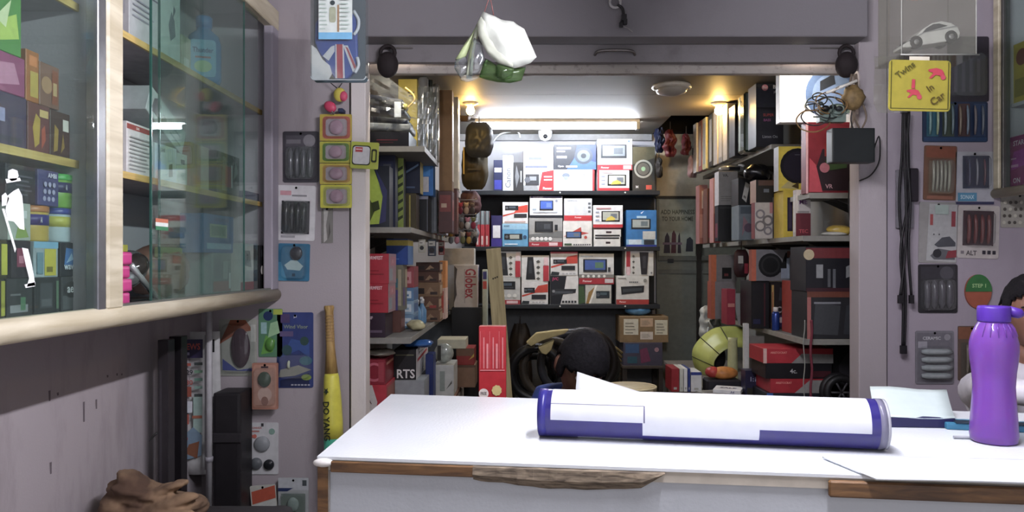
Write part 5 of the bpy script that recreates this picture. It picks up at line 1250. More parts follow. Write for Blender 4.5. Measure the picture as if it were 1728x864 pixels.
# bottom row
cbox('freshener_box', 'dark grey box with pale chips at the foot of the cabinet stack', 'box', 12, 0, 55, 0, XF, '34363a', .09, CB, H, art=[('r', .1, .1, .8, .3, '8a8c92'), ('r', .5, .15, .7, .5, '4c7a58'), ('r', .1, .55, .5, .6, '6a6c70')], group=GJ)
cbox('freshener_box', 'charcoal box with a framed window at the foot of the cabinet stack', 'box', 59, 0, 100, 0, XF, '2c2e32', .09, CB, H, art=[('r', .2, .15, .7, .85, '44474c'), ('r', .25, .2, .65, .4, '5c5f64'), ('r', .85, .1, .95, .9, '5a7a60')], group=GJ)
cbox('freshener_box', 'dark box with white arc lettering beside the charcoal box', 'box', 104, 0, 136, 0, XF, '3a3c40', .09, CB, H, art=[('r', .05, .05, .95, .45, '55585c'), ('t', 'aer', .5, .62, .18, 'd8dade', {'fit': .6}), ('p', ellp(.5, .62, .42, .24, 16), '202226'), ('t', 'aer', .5, .62, .18, 'd8dade', {'fit': .6})], group=GJ)
cbox('freshener_box', 'yellow-edged dark box at the near end of the bottom row', 'box', -40, 0, 8, 0, XF, '3c3c30', .09, CB, H, art=[('r', .86, .05, 1, .95, 'b8b828')], group=GJ)
z = CB + H + .0004
cbox('freshener_box', 'pink and black box in the second row of the cabinet stack', 'box', 20, 0, 52, 0, XF, '2c2630', .09, z, H, art=[('r', .25, .3, .85, .8, '8c3c58'), ('r', .35, .4, .6, .6, 'c07a90')], group=GJ)
cbox('freshener_box', 'pale blue topped box with a broad yellow stripe', 'box', 57, 0, 98, 0, XF, '9aa8b0', .09, z, H, art=[('r', 0, .82, 1, 1, '7ab0d0'), ('r', .42, .05, .9, .8, 'c4b820'), ('r', .5, .15, .75, .3, '7a7010'), ('r', .1, .1, .35, .7, '6a8c9c')], group=GJ)
cbox('freshener_box', 'black box with blue wave picture and pale lettering', 'box', 102, 0, 132, 0, XF, '20242c', .09, z, H, art=[('p', [(.2, .35), (.8, .3), (.85, .8), (.3, .85)], '3c74b4'), ('p', [(.3, .4), (.7, .5), (.6, .7)], '9ac0e0'), ('t', 'wave', .5, .28, .14, 'd6e0ea', {'fit': .7})], group=GJ)
cbox('freshener_box', 'yellow and black box behind the cane of the white figure', 'box', -40, 0, 12, 0, XF, '3a3a20', .09, z, H, art=[('r', .8, .1, 1, .9, 'c0bc20')], group=GJ)
z += H + .0004
cbox('freshener_box', 'white box with green leaves behind the white figure', 'box', 14, 0, 52, 0, XF, 'a8b0a8', .09, z, H, art=[('p', [(.3, .05), (.9, .1), (.7, .4), (.4, .35)], '86a048'), ('r', .1, .6, .8, .8, 'c8ccd0')], group=GJ)
jar('yellow tub with orange lid and violet AMBI band', 55, 98, XF, z, H, 'b89c38', 'b07038', '3a3480', 'AMBI')
jar('pale blue tub with indigo lid beside the yellow tub', 99, 131, XF, z, H, 'a4b4bc', '34408c', 'b8b43c')
z += H + .0004
cbox('freshener_box', 'dark violet box with grey rows on the third tier', 'box', 10, 0, 60, 0, XF, '2a2834', .09, z, H, art=lines(5, .3, .9, .2, .8, '55525f', .4), group=GJ)
cbox('freshener_box', 'violet box dotted with pale flowers beside the green tub', 'box', 64, 0, 99, 0, XF, '4a4678', .09, z, H, art=[('c', .3 + .2 * (k % 3), .2 + .2 * (k // 3), .07, 'a8a4c4') for k in range(9)] + [('t', 'AMBI', .6, .86, .13, 'd8d4e8', {'fit': .6})], group=GJ)
jar('lime green tub with bright green lid at the top of the stack', 101, 134, XF, z, H, '6a9c30', '3aa040', '3c3868', 'AMBI')

# middle shelf, first bay
GM = 'packs piled on the middle cabinet shelf'
p1 = cbox('purple_box', 'long violet box on the middle cabinet shelf behind the first pane', 'box', -60, 0, 45, 0, XF, '3e3050', .12, CM, .115, art=[('r', .3, .45, .62, .7, '8c88b0'), ('r', .1, .1, .9, .2, '2c2440')], group=GM)
cbox('amber_pack', 'amber and maroon printed box beside the violet box', 'box', 47, 0, 84, 0, XF, '6a3c3c', .12, CM, .112, art=[('p', [(.3, .1), (.5, .2), (.55, .7), (.35, .8), (.2, .5)], 'b09030'), ('p', [(.6, .1), (.8, .3), (.75, .6), (.6, .5)], 'a84c38'), ('r', .5, .75, .9, .9, 'c8a868')], group=GM)
cbox('amber_pack', 'brown picture box at the end of the row behind the first pane', 'box', 85, 0, 118, 0, XF, '4c3430', .12, CM, .110, art=[('p', [(.15, .1), (.35, .15), (.4, .6), (.2, .7)], '9c7c30'), ('p', [(.5, .1), (.7, .25), (.62, .55)], '8a6c2c'), ('r', .6, .6, .9, .85, 'd0c8c0')], group=GM)
zt = CM + .1155
p2 = cbox('magenta_pack', 'magenta pack lying on the long violet box', 'box', -60, 0, 42, 0, XF, '90406c', .11, zt, .085, art=[('p', [(.4, .1), (.9, .3), (.8, .8), (.5, .7)], 'b87898'), ('r', .3, .7, .5, .95, 'c8b8bc')], group=GM)
cbox('orange_pack', 'orange and olive pack leaning by the magenta pack', 'box', 44, 0, 66, 0, XF, 'a0602c', .05, CM + .1125, .115, art=[('r', .3, .1, .9, .6, 'b89c40'), ('r', .2, .7, .8, .9, 'c87840')], group=GM)
cbox('orange_pack', 'rusty patterned pack beside the orange and olive pack', 'box', 67, 0, 100, 0, XF, '7a5648', .05, CM + .1125, .100, art=[('c', .35, .5, .2, 'a8805c'), ('r', .6, .1, .9, .9, '8a4c34'), ('r', .65, .3, .85, .6, 'b89868')], group=GM)
cbox('green_pack', 'green and yellow pack on top of the magenta pack', 'box', -60, 0, 36, 0, XF, '4a8838', .10, zt + .0855, .13, art=[('p', [(.45, .1), (.95, .3), (.9, .7), (.6, .5)], 'a8c048'), ('p', [(.5, .5), (.7, .4), (.8, .9)], 'c8d0a0')], group=GM)

# second bay, top shelf
w1 = cbox('figurine_box', 'white box printed with two dark horned figures', 'box', 218, 0, 266, 0, -1.12, 'c4c0c4', .12, CTP, .26, art=[('r', .0, .62, 1, .64, '6a5a70')] + [('p', [(cx_ - .14, .72), (cx_ + .14, .72), (cx_ + .18, .88), (cx_ + .12, .95), (cx_ + .1, .90), (cx_ - .1, .90), (cx_ - .12, .95), (cx_ - .18, .88)], '40303a') for cx_ in (.3, .72)] + lines(4, .1, .9, .3, .55, '9c98a4', .3), N=[('r', .1, .3, .9, .9, 'b4b0b8')])
cbox('figurine_box', 'white box with one dark splash next to the horned figure box', 'box', 270, 0, 304, 0, -1.12, 'cdd2d2', .12, CTP, .24, art=[('p', [(.5, .3), (.75, .4), (.7, .6), (.55, .7), (.4, .5)], '6c7680'), ('p', [(.6, .6), (.75, .75), (.65, .8)], '5a646e')], N=[('r', .1, .2, .9, .8, 'b8bcc0')])
cbox('small_box', 'small cream pack behind the blue shampoo bottle', 'box', 307, 0, 322, 0, -1.12, 'a8a890', .06, CTP, .12, art=[('r', .2, .1, .8, .4, 'c8cac0')])
t = thing('shampoo_bottle', 'blue car shampoo bottle with a pale label on the top cabinet shelf', 'bottle', (-1.13, 2.70, CTP), (0, 0, math.radians(18)))
q = NB(); lathe(q, [(0, 0), (.052, 0), (.058, .012), (.058, .14), (.05, .17), (.026, .19), (.024, .20)], 26, sy=.62); obj('bottle_body', q, mat('2e7fb8', .25, coat=.5), t, True)
q = NB(); lathe(q, [(.027, .20), (.028, .235), (.022, .24), (0, .24)], 20); obj('cap', q, mat('3f7fc0', .35), t, True)
art_mesh('label', [('p', rrect(1, 1, .12, 4, .5, .5), '7cb4d8'), ('t', 'Thunder', .5, .72, .14, '24487c', {'fit': .8}), ('p', ellp(.5, .28, .34, .16, 20), 'b8cfa0'), ('r', .2, .5, .8, .55, 'b07880')], .085, .13, Vector((-.0425, -.0385, .018)), X_, Z_, -Y_, t)
# second bay, middle shelf
a1 = cbox('earphone_box', 'white box with a red band and grey text on the middle cabinet shelf', 'box', 214, 0, 258, 0, -1.11, 'cfccca', .10, CM, .15, art=[('r', 0, .86, 1, .96, '9c3c38'), ('t', 'EAR', .4, .91, .05, 'e8d8d0', {'fit': .5})] + lines(9, .08, .95, .1, .78, '9a9898', .35), N=[('r', .1, .1, .9, .9, 'a8a4a4')])
a2 = cbox('earphone_box', 'white box marked SHE beside the red-banded box', 'box', 262, 0, 298, 0, -1.11, 'cdd0d0', .10, CM, .115, art=[('t', 'SHE', .35, .85, .1, '5a6068', {'fit': .5}), ('p', [(.6, .15), (.8, .2), (.78, .55), (.62, .5)], '34383c')])
a3 = cbox('earphone_box', 'upright white box with a tiny screen beside the cardboard box', 'box', 300, 0, 316, 0, -1.11, 'c2c8bc', .09, CM, .105, art=[('r', .3, .68, .7, .82, '4c5450')])
th = thing('tilted_carton', 'white printed carton lying tilted on the earphone boxes', 'box', (-1.19, 2.36, CM + .1525), (math.radians(-24), 0, 0))
tw = obj('carton_body', bx(-.07, -.13, 0, .08, .13, .085, .002), mat('bfc2c4', .45), th)
art_mesh('front_print', [('p', [(.1, .2), (.28, .2), (.3, .7), (.22, .9), (.12, .7)], '46404a'), ('p', ellp(.42, .35, .07, .22, 12), '6a7a78'), ('r', .6, .2, .9, .28, '9aa0a4'), ('r', .6, .5, .85, .58, '9aa0a4')], .26, .085, Vector((.08, -.13, 0)), Y_, Z_, X_, tw)
cbox('cardboard_box', 'small tan cardboard box on the middle cabinet shelf', 'box', 321, 0, 352, 0, -1.10, 'a4836a', .10, CM, .15, art=[('r', .55, 0, 1, 1, 'b4a898'), ('r', .1, .05, .5, .3, 'b07a4c')], N=[('r', 0, 0, 1, 1, 'a8745c')], rough=.7)
pk_ = cbox('blister_pack', 'dark glossy blister pack with a pink piece in the cabinet', 'pack', 366, 0, 404, 0, -1.10, '3a4442', .03, CM, .155, art=[('p', [(.2, .1), (.45, .1), (.4, .9), (.25, .9)], '5c6a66'), ('r', .35, .2, .65, .7, '9c3c4a'), ('r', .6, .2, .66, .75, 'c8ccd0'), ('p', [(.7, .4), (.9, .6), (.8, .9)], '6a7874')], rough=.2)
cbox('small_box', 'small dark blue box at the far end of the middle cabinet shelf', 'box', 416, 0, 440, 0, -1.10, '2c3458', .10, CM, .036)
# second bay, bottom
for k in range(4):
    t = tag(obj('pink_dumbbell', bx(-.04, -.033, 0, .04, .033, .036, .012, 3), mat('c83c84', .35), None, True), ['lowest pink rubber block of the stack, lying on the cabinet floor', 'second pink rubber block up, resting on the lowest one', 'third pink rubber block up, under the topmost one', 'topmost pink rubber block under the flat yellow box'][k], 'rubber block', 'stack of pink rubber blocks')
    t.location = (-1.115 + (.006 if k % 2 else 0), 2.055, CB + k * .0366)
hl = thing('head_lamp', 'silver and black car headlamp leaning in the open cabinet bay', 'headlamp', (-1.15, 2.20, CB))
q = NB(); box(q, -.07, -.08, 0, .06, .09, .012); obj('black_tray', fin(q, .003), mat('17171a', .4), hl)
q = NB(); ell(q, (0, .0, .095), (.06, .075, .05), 20, 12, Euler((math.radians(32), 0, 0)).to_matrix()); obj('chrome_shell', q, mat('a8acac', .15, .7), hl, True)
q = NB(); ell(q, (.028, -.004, .105), (.04, .05, .034), 18, 10, Euler((math.radians(32), 0, 0)).to_matrix()); obj('lens', q, mat('3c3634', .08, coat=.6), hl, True)
q = NB(); tube(q, [(.05, -.065, .11), (.055, .07, .015)], .009, 8); obj('silver_strip', q, mat('c4c8c8', .2, .6), hl, True)
obj('black_panel', bx(-.06, -.07, .01, -.045, .085, .16, .003), mat('1e1a20', .5), hl)
ye = cbox('yellow_box', 'flat yellow topped black box on the pink blocks', 'box', 200, 0, 216, 0, -1.12, 'a8a830', .05, CB + 4 * .0366 + .0003, .02)
obv = thing('orange_bag', 'orange-brown bagged goods slumped behind the sliding panes', 'bag', (-1.18, 2.47, CB))
q = NB(); ell(q, (0, 0, .085), (.075, .14, .085), 20, 12)
for v in q.verts: v.co += Vector((v.co.x, v.co.y, v.co.z - .085)) * .22 * mnoise.noise(v.co * 22)
mn = min(v.co.z for v in q.verts)
for v in q.verts: v.co.z -= mn
obj('bag_body', q, mat('8c6458', .4, var=.3, scale=14), obv, True)
obj('paper_header', bx(.03, -.10, .13, .05, .06, .165, .004), mat('a8a06c', .6), obv)
cb0 = cbox('clear_box', 'clear plastic box of small parts under the blue pack', 'box', 358, 0, 390, 0, -1.12, '8a9a98', .10, CB, .15, art=[('r', .05, .05, .95, .3, '9c6a58'), ('r', .1, .4, .45, .9, '6a7c80'), ('r', .55, .35, .8, .8, '94a4a4'), ('r', .85, .1, .95, .5, 'c8d0d0')], rough=.2)
cbox('blue_pack', 'blue pack with a pale green window on the clear parts box', 'box', 346, 0, 394, 0, -1.12, '2c6ca8', .09, CB + .1505, .14, art=[('r', .15, .4, .75, .75, '8aa48c'), ('r', .2, .45, .7, .7, '6a8878'), ('r', .05, .1, .9, .25, '80b0d0'), ('r', .3, .82, .8, .92, '245a90')])
cbox('white_red_box', 'white box with red foot and a car badge drawing', 'box', 406, 0, 428, 0, -1.09, 'c4c2bc', .10, CB, .19, art=[('r', 0, 0, 1, .2, '8c2c34'), ('p', [(.2, .55), (.8, .5), (.7, .85), (.3, .85)], '8c8a88'), ('t', '7', .5, .7, .14, '4a484c')])
cbox('black_pack', 'black pack with a yellow and white tool at the cabinet end', 'pack', 438, 0, 452, 0, -1.07, '1c1c1e', .05, CB, .185, art=[('p', [(.4, .1), (.7, .15), (.9, .6), (.7, .62), (.55, .3)], 'c8b82c'), ('c', .3, .45, .1, 'd0ccc4'), ('r', .1, .75, .8, .9, '34343a')])
# stickers on the panes
GX = cf - .0042
yA, yB = 1.033 * F / (CX - 262), 1.033 * F / (CX - 283)
zA = EYE - (388 - CY) / F * 2.15
fs = tag(empty('flag_sticker', (cf - .0072, (yA + yB) / 2, zA)), 'small saffron, white and green flag sticker on the sliding pane', 'sticker')
for k, c_ in enumerate(('2c7c50', 'd8dcd8', 'c87050')):
    q = NB(); box(q, 0, -(yB - yA) / 2, k * .011, .0006, (yB - yA) / 2, (k + 1) * .011); obj('stripe', q, mat(c_, .5), fs)


def gpt(x, y):      # pixel to point on the first pane
    d = 1.0285 * F / (CX - x)
    return (d, EYE - (y - CY) / F * d)


fig = thing('figure_decal', 'white decal of a striding figure with a cane on the first pane', 'decal', (cf - .0042, 1.55, 1.40))
WH = mat('e4e4e4', .6)


def decal(name, pts):
    q = NB(); v = [q.verts.new((0, gpt(*p)[0] - 1.55, gpt(*p)[1] - 1.40)) for p in pts]
    f = q.faces.new(v); f.normal_update()
    if f.normal.x < 0: f.normal_flip()
    o = obj(name, q, WH, fig); s = o.modifiers.new('thick', 'SOLIDIFY'); s.thickness = .0006
    return o


decal('head', [(15, 288), (22, 285), (30, 288), (32, 297), (28, 304), (20, 306), (14, 300)])
decal('brim', [(10, 302), (34, 300), (36, 305), (12, 309)])
decal('arm', [(4, 330), (10, 325), (16, 335), (12, 346), (4, 348)])
decal('coat', [(14, 330), (24, 322), (32, 318), (38, 330), (40, 350), (42, 388), (34, 386), (24, 374), (14, 372), (10, 355)])
decal('leg', [(38, 418), (48, 420), (53, 440), (58, 466), (60, 482), (46, 484), (50, 470), (44, 446)])
decal('shoe', [(42, 480), (60, 476), (60, 483), (44, 486)])
decal('cane', [(4, 352), (8, 352), (28, 420), (26, 426)])

# ================================================================== blister packs on the front-left wall
def pack(name, label, cat, x0, y0, x1, y1, col, art=None, items=(), blister=None, d=3.2, tk=.004, ry=0, group=None, hole=True, rough=.45, bul=.022):
    """hang card; items = ('bar'|'oval'|'disc', u0, v0, u1, v1, colour); blister = (u0, v0, u1, v1)"""
    a, b = P(x0, y1, d), P(x1, y0, d); w, h = b.x - a.x, b.z - a.z
    t = thing(name, label, cat, ((a.x + b.x) / 2, d, a.z), (0, math.radians(ry), 0), group)
    q = NB(); prism(q, rrect(w, h, min(w, h) * .05, 3, 0, h / 2), -tk, -.0003); c = obj('card', q, mat(col, rough), t)
    if art: art_mesh('card_print', art, w, h, Vector((-w / 2, -tk, 0)), X_, Z_, -Y_, c)
    for k, it in enumerate(items):
        kind, u0, v0, u1, v1, ic = it[:6]
        cx_, cz_ = ((u0 + u1) / 2 - .5) * w, (v0 + v1) / 2 * h; rx_, rz_ = (u1 - u0) / 2 * w, (v1 - v0) / 2 * h
        q = NB()
        if kind == 'bar':
            n = 7; vert = rz_ > rx_
            pts = [((cx_, -tk - .006 - .006 * math.sin(i / (n - 1) * PI), cz_ - rz_ + 2 * rz_ * i / (n - 1)) if vert else (cx_ - rx_ + 2 * rx_ * i / (n - 1), -tk - .006 - .006 * math.sin(i / (n - 1) * PI), cz_)) for i in range(n)]
            tube(q, pts, [min(rx_, rz_) * (.55 if i in (0, n - 1) else .95) for i in range(n)], 10)
            nm = 'bumper_bar'
        elif kind == 'disc':
            lathe(q, [(0, tk + .012), (rx_ * .8, tk + .012), (rx_, tk + .006), (rx_, tk)], 24, (cx_, 0, cz_), 'y'); nm = 'disc'
        else:
            ell(q, (cx_, -tk - .006, cz_), (rx_, .010, rz_), 18, 10); nm = 'moulded_piece'
        obj(nm, q, mat(ic, it[6] if len(it) > 6 else .25, coat=.4), t, True)
    if blister:
        u0, v0, u1, v1 = blister
        bw, bh = (u1 - u0) * w, (v1 - v0) * h; cx_, cz_ = ((u0 + u1) / 2 - .5) * w, (v0 + v1) / 2 * h
        q = NB(); o_ = rrect(bw, bh, min(bw, bh) * .18, 4, cx_, cz_); i_ = rrect(bw * .88, bh * .92, min(bw, bh) * .16, 4, cx_, cz_)
        vo = [q.verts.new((p[0], -tk - .0005, p[1])) for p in o_]; vi = [q.verts.new((p[0], -tk - bul, p[1])) for p in i_]
        n = len(vo)
        for k in range(n): q.faces.new([vo[(k + 1) % n], vo[k], vi[k], vi[(k + 1) % n]])
        q.faces.new(vi[::-1]); bmesh.ops.recalc_face_normals(q, faces=q.faces)
        obj('blister', q, CLEARP, t)
    if hole:
        q = NB(); lathe(q, [(.001, tk + .0012), (.005, tk + .0012)], 12, (0, 0, h * .955), 'y'); obj('hang_hole', q, mat('201c20', .8), t)
    return t


B4 = lambda c_, n=4, u0=.14, u1=.86, v0=.1, v1=.66: [('bar', u0 + (u1 - u0) * k / n + .01, v0, u0 + (u1 - u0) * (k + 1) / n - .01, v1, c_) for k in range(n)]
pack('bumper_guard_pack', 'black blister pack of four dark bumper guards on the left front wall', 'pack', 478, 222, 538, 308, '3c3840', art=[('r', .08, .7, .9, .92, '4e4a52'), ('c', .74, .82, .12, '7c787e'), ('r', .1, .76, .5, .84, '6c686e')], items=B4('4c4c52'), blister=(.06, .04, .95, .72))
pack('bumper_guard_pack', 'white card with four black bumper guards in a dark window', 'pack', 465, 313, 531, 406, 'cfccce', ry=1.5, art=[('r', .14, .12, .86, .72, '24242a'), ('r', .1, .82, .38, .9, 'c89098'), ('r', .4, .8, .78, .83, '8c8a8e'), ('r', .14, .05, .5, .09, '9a989c')], items=B4('1b1b20', 4, .2, .8, .15, .68), blister=(.13, .11, .87, .73))
pack('mirror_pack', 'teal blue card with a dark oval mirror and white bracket', 'pack', 469, 411, 522, 474, '2a6a8c', ry=1.5, art=[('p', [(.3, .3), (.7, .28), (.8, .4), (.6, .55), (.4, .55), (.2, .42)], 'a8c0c0'), ('r', .45, .12, .55, .2, '143c54'), ('p', [(0, 0), (.3, 0), (.1, .5), (0, .5)], '3c8cb0')], items=[('oval', .38, .55, .78, .93, '262430')], blister=(.1, .05, .9, .95))
pack('metal_strip', 'narrow crinkled foil strip hanging under the yellow key-ring packs', 'strip', 543, 350, 562, 410, '7c7874', art=[('p', [(.2, .0), (.5, .1), (.4, .5), (.6, .9), (.2, .95)], 'b0aca8'), ('p', [(.6, .1), (.8, .3), (.7, .6)], '4c4844')], rough=.2)
# yellow key-ring packs in a column
for k, (ya_, yb_, c1, c2, lab) in enumerate(((193, 238, 'b09a28', 'a8584c', 'yellow pack with an orange frame at the top of the key-ring column'), (239, 275, 'a8a428', '5c7c34', 'yellow pack with a green frame in the key-ring column'), (276, 311, 'b8a830', 'b08840', 'yellow pack with a tan frame in the key-ring column'), (312, 351, 'c0bc20', 'a8a848', 'bright yellow pack at the foot of the key-ring column'))):
    pack('key_ring_pack', lab, 'pack', 540 + (k == 3) * 1, ya_, 594 - (k == 1) * 2, yb_, c1, d=3.165 if k < 9 else 3.2, art=[('p', rrect(.86, .84, .12, 3, .52, .5), c2), ('p', rrect(.66, .64, .1, 3, .52, .5), '9c8c94')], items=[('oval', .3, .22, .74, .78, 'b08a9c', .1), ('disc', .42, .36, .56, .6, 'c8b8c0', .1)], blister=(.16, .12, .88, .88), group='yellow key-ring packs', hole=False)
pack('key_ring_pack', 'yellow-green framed white pack with a red label beside the key-ring column', 'pack', 591, 240, 638, 285, 'a8b028', d=3.15, ry=3, art=[('p', rrect(.66, .74, .1, 3, .38, .5), '2c3018'), ('p', rrect(.60, .66, .1, 3, .38, .5), 'c6c4c6'), ('r', .16, .62, .42, .8, 'b03c44'), ('r', .18, .7, .4, .74, 'e0c0c0'), ('p', rrect(.2, .5, .06, 3, .84, .5), '2c3018'), ('p', rrect(.1, .36, .04, 3, .84, .5), 'a8b028')], hole=False)
# carrier rod for the column
rd = thing('hook_rod', 'thin steel hook rod carrying the yellow key-ring packs', 'hook', P(566, 195, 3.19))
q = NB(); tube(q, [(0, .01, 0), (0, -.05, 0), (0, -.056, .008)], .003, 6); obj('rod', q, mat('9a9898', .3, .9), rd)
q = NB(); a, b = P(566, 193, 3.1668) - rd.location, P(566, 351, 3.1668) - rd.location; tube(q, [a, b], .0025, 6); obj('cord', q, mat('3a3638', .6), rd)
# fishing-lure shaped trinket
tr = thing('hanging_trinket', 'pink and yellow fish trinket with dark feelers above the yellow packs', 'ornament', P(566, 170, 3.16))
q = NB(); ell(q, (.018, 0, .025), (.026, .014, .030), 14, 8); obj('yellow_body', q, mat('c8b838', .4), tr, True)
q = NB(); ell(q, (.034, -.004, .018), (.018, .013, .022), 12, 8); obj('pink_cheek', q, mat('c84868', .4), tr, True)
q = NB(); ell(q, (-.022, 0, -.025), (.028, .013, .022), 12, 8, Euler((0, .6, 0)).to_matrix()); obj('pink_tail', q, mat('c83c60', .4), tr, True)
for s in (-1, 1):
    q = NB(); tube(q, smoothpath([(.01, 0, .05), (.005 + s * .02, 0, .07), (s * .035, 0, .09)], 4), .002, 5); obj('feeler', q, mat('1c1a20', .5), tr)
obj('base_tab', bx(.012, -.008, -.05, .034, .04, -.032, .003), mat('2c3450', .5), tr)
# lower packs
pack('wind_visor_card', 'blue visor card with a clear curved shield on the left front wall', 'pack', 468, 527, 529, 654, '2e3c74', art=[('r', .1, .86, .35, .98, '4a3c64'), ('t', 'jbl', .5, .94, .04, 'c8ccd8', {'fit': .3}), ('t', 'Wind Visor', .52, .81, .05, '7c8878', {'fit': .78}), ('r', .08, .68, .45, .75, '5c5078'), ('p', [(.1, .4), (.6, .5), (.9, .4), (.9, .6), (.4, .65)], '35508c'), ('p', ellp(.76, .62, .12, .06, 14), '2c4844'), ('p', ellp(.28, .5, .14, .07, 14), '2c4a50'), ('p', ellp(.8, .36, .18, .06, 14), '2c6878'), ('p', [(.05, .14), (.5, .16), (.95, .24), (.6, .3), (.1, .24)], '8c8c80'), ('p', [(.1, .02), (.9, .02), (.9, .2), (.5, .14), (.1, .1)], '20284c'), ('p', ellp(.82, .14, .14, .04, 12), '7c9434')] + chips(6, .4, .95, .03, .05, '9a9ca8'), items=[('bar', .3, .26, .38, .36, 'c8d0b0')], blister=(.05, .12, .95, .45))
pack('freshener_pack', 'green leafy freshener pack with a blue badge beside the visor card', 'pack', 437, 521, 477, 602, '4c7c5c', art=[('c', .4, .85, .1, '20345c'), ('r', .62, .88, 1, .99, 'a0b030'), ('p', [(.1, .05), (.6, .1), (.7, .35), (.3, .45)], '5c9838'), ('p', [(.4, .4), (.9, .5), (.8, .75), (.5, .7)], '8cb488'), ('r', .1, .48, .35, .72, '8ab0b0')], items=[('oval', .3, .12, .7, .4, '4c8430', .2)])
pack('mirror_pack', 'salmon pink card with a dark green oval mirror', 'pack', 427, 612, 470, 690, 'a4705c', d=3.16, tk=.012, art=[('p', rrect(.9, .92, .08, 3, .5, .5), 'b48470'), ('p', ellp(.5, .32, .28, .16, 16), 'c4a090'), ('p', ellp(.5, .18, .14, .1, 14), '8c5c4c'), ('r', .36, .9, .64, .93, '2c2430')], items=[('oval', .24, .48, .76, .82, '2c4430', .15), ('oval', .36, .56, .64, .76, '48704c', .15)], blister=(.08, .08, .92, .9))
pack('blind_spot_pack', 'large pack holding a dark teardrop mirror under the cabinet end', 'pack', 370, 538, 434, 634, '9a9c92', art=[('p', [(.0, .55), (.3, .98), (.7, .98), (.9, .8), (.5, .75)], '8c4c30'), ('p', [(.1, .3), (.5, .1), (.9, .14), (.9, .08), (.1, .1)], '404c90'), ('r', .84, .6, .97, .9, 'b8b8b0')], items=[('oval', .32, .14, .84, .84, '3a2430', .1)], blister=(.08, .06, .95, .92))
pack('mirror_disc_card', 'white card with three round mirrors, one showing a picture', 'pack', 417, 713, 470, 800, 'c0c0c2', art=[('t', 'CONVEX', .3, .9, .04, 'b05850', {'fit': .4}), ('r', .08, .82, .4, .85, 'b07068'), ('c', .8, .83, .06, '7c9c90'), ('r', .46, .93, .54, .99, '3a383c'), ('c', .14, .74, .04, 'c86858'), ('c', .26, .74, .04, 'c86858')], items=[('disc', .24, .44, .74, .74, '8a8e92', .08), ('disc', .12, .08, .5, .34, '5c6064', .08), ('disc', .54, .08, .88, .3, '26282c', .15)])
pack('flag_pack', 'tricolour flag pack in saffron, white and green hanging low', 'pack', 429, 818, 472, 900, 'b8b8ae', d=3.15, ry=-5, art=[('p', [(.05, .62), (.98, .72), (.98, .98), (.05, .88)], 'b8543c'), ('p', [(.05, .42), (.98, .5), (.98, .7), (.05, .6)], 'c2c4be'), ('p', [(.05, .1), (.98, .2), (.98, .48), (.05, .4)], '2c7850')])
pack('bulb_pack', 'white headed clear pack of green lights hanging low beside the counter', 'pack', 470, 806, 521, 900, 'a4a8a8', d=3.18, art=[('r', 0, .78, 1, 1, 'b4b8bc'), ('p', [(.0, .82), (.5, .82), (.3, .76), (.0, .76)], '2c3860'), ('r', .8, .86, .94, .96, '4c5458'), ('r', .1, .3, .9, .72, '6c7a70'), ('p', [(.2, .3), (.5, .4), (.8, .35), (.7, .2)], '3c7844')], items=[('oval', .3, .4, .7, .66, '8a9c94', .1)], blister=(.08, .08, .92, .74))
# baseball bat
bt = thing('baseball_bat', 'yellow baseball bat with wooden grip and green end leaning on the wall', 'bat', (P(572, 0, 3.12).x, 3.12, 0.0), (math.radians(-1.5), math.radians(-2.4), 0))
zt = 1.165
q = NB(); lathe(q, [(0, .0), (.026, .0), (.034, .02), (.038, .14), (.040, .62)], 24); obj('green_end', q, mat('2fa080', .4), bt, True)
q = NB(); lathe(q, [(.040, .62), (.040, .68), (.037, .78), (.031, .87), (.027, .885)], 24); obj('yellow_barrel', q, mat('cfc81e', .35, coat=.3), bt, True)
q = NB(); lathe(q, [(.027, .885), (.0185, .99), (.0165, 1.10), (.0170, 1.14), (.021, 1.155), (.019, zt), (0, zt)], 20); obj('wooden_grip', q, wood('ash_grip', '8a6c40', 'b4965c', 6, (12, 12, 1.5)), bt, True)
for k in range(9):
    q = NB(); torus(q, (0, 0, 1.02 + k * .013), .0168, .0022, 16, 6); obj('grip_ring', q, mat('9c7c4c', .6), bt, True)
art_mesh('lettering', [('t', 'DO YANG', .5, .5, .1, '1c2418', {'rot': -90, 'fit': .72}), ], .26, .26, Vector((-.146, -.0408, .565)), X_, Z_, -Y_, bt)
art_mesh('emblem', [('p', [(.5, 0), (.65, .35), (1, .4), (.72, .62), (.8, 1), (.5, .78), (.2, 1), (.28, .62), (0, .4), (.35, .35)], '20301c')], .022, .03, Vector((-.025, -.0385, .80)), X_, Z_, -Y_, bt)
# calendar hanging against the wall, white pipe, dark boards
pp = thing('white_pipe', 'white plastic pipe running down the wall beside the calendar', 'pipe', (P(353, 0, 3.02).x, 3.02, .35))
q = NB(); lathe(q, [(0, 0), (.012, 0), (.012, .88), (0, .88)], 14); obj('pipe', q, mat('a4a2a6', .45), pp, True)
q = NB(); lathe(q, [(.015, .2), (.015, .22)], 14); obj('pipe_joint', q, mat('94929a', .5), pp, True)
cl = thing('wall_calendar', 'tall colourful newspaper calendar hung in the corner under the cabinet', 'calendar', (P(338, 0, 3.1).x, 3.10, EYE - (800 - CY) / F * 3.08), (0, math.radians(0), math.radians(8)))
w_, h_ = 66 / F * 3.08, 240 / F * 3.08
q = NB(); g = []
for i in range(9):
    u = i / 8; g.append([q.verts.new(((u - .5) * w_ - (.012 * math.sin(v * 6) if i == 0 else 0), -.02 * math.sin(u * PI) - .012 * math.sin(v * 5 + u * 3), v * h_)) for v in [j / 12 for j in range(13)]])
for i in range(8):
    for j in range(12): q.faces.new([g[i][j], g[i + 1][j], g[i + 1][j + 1], g[i][j + 1]])
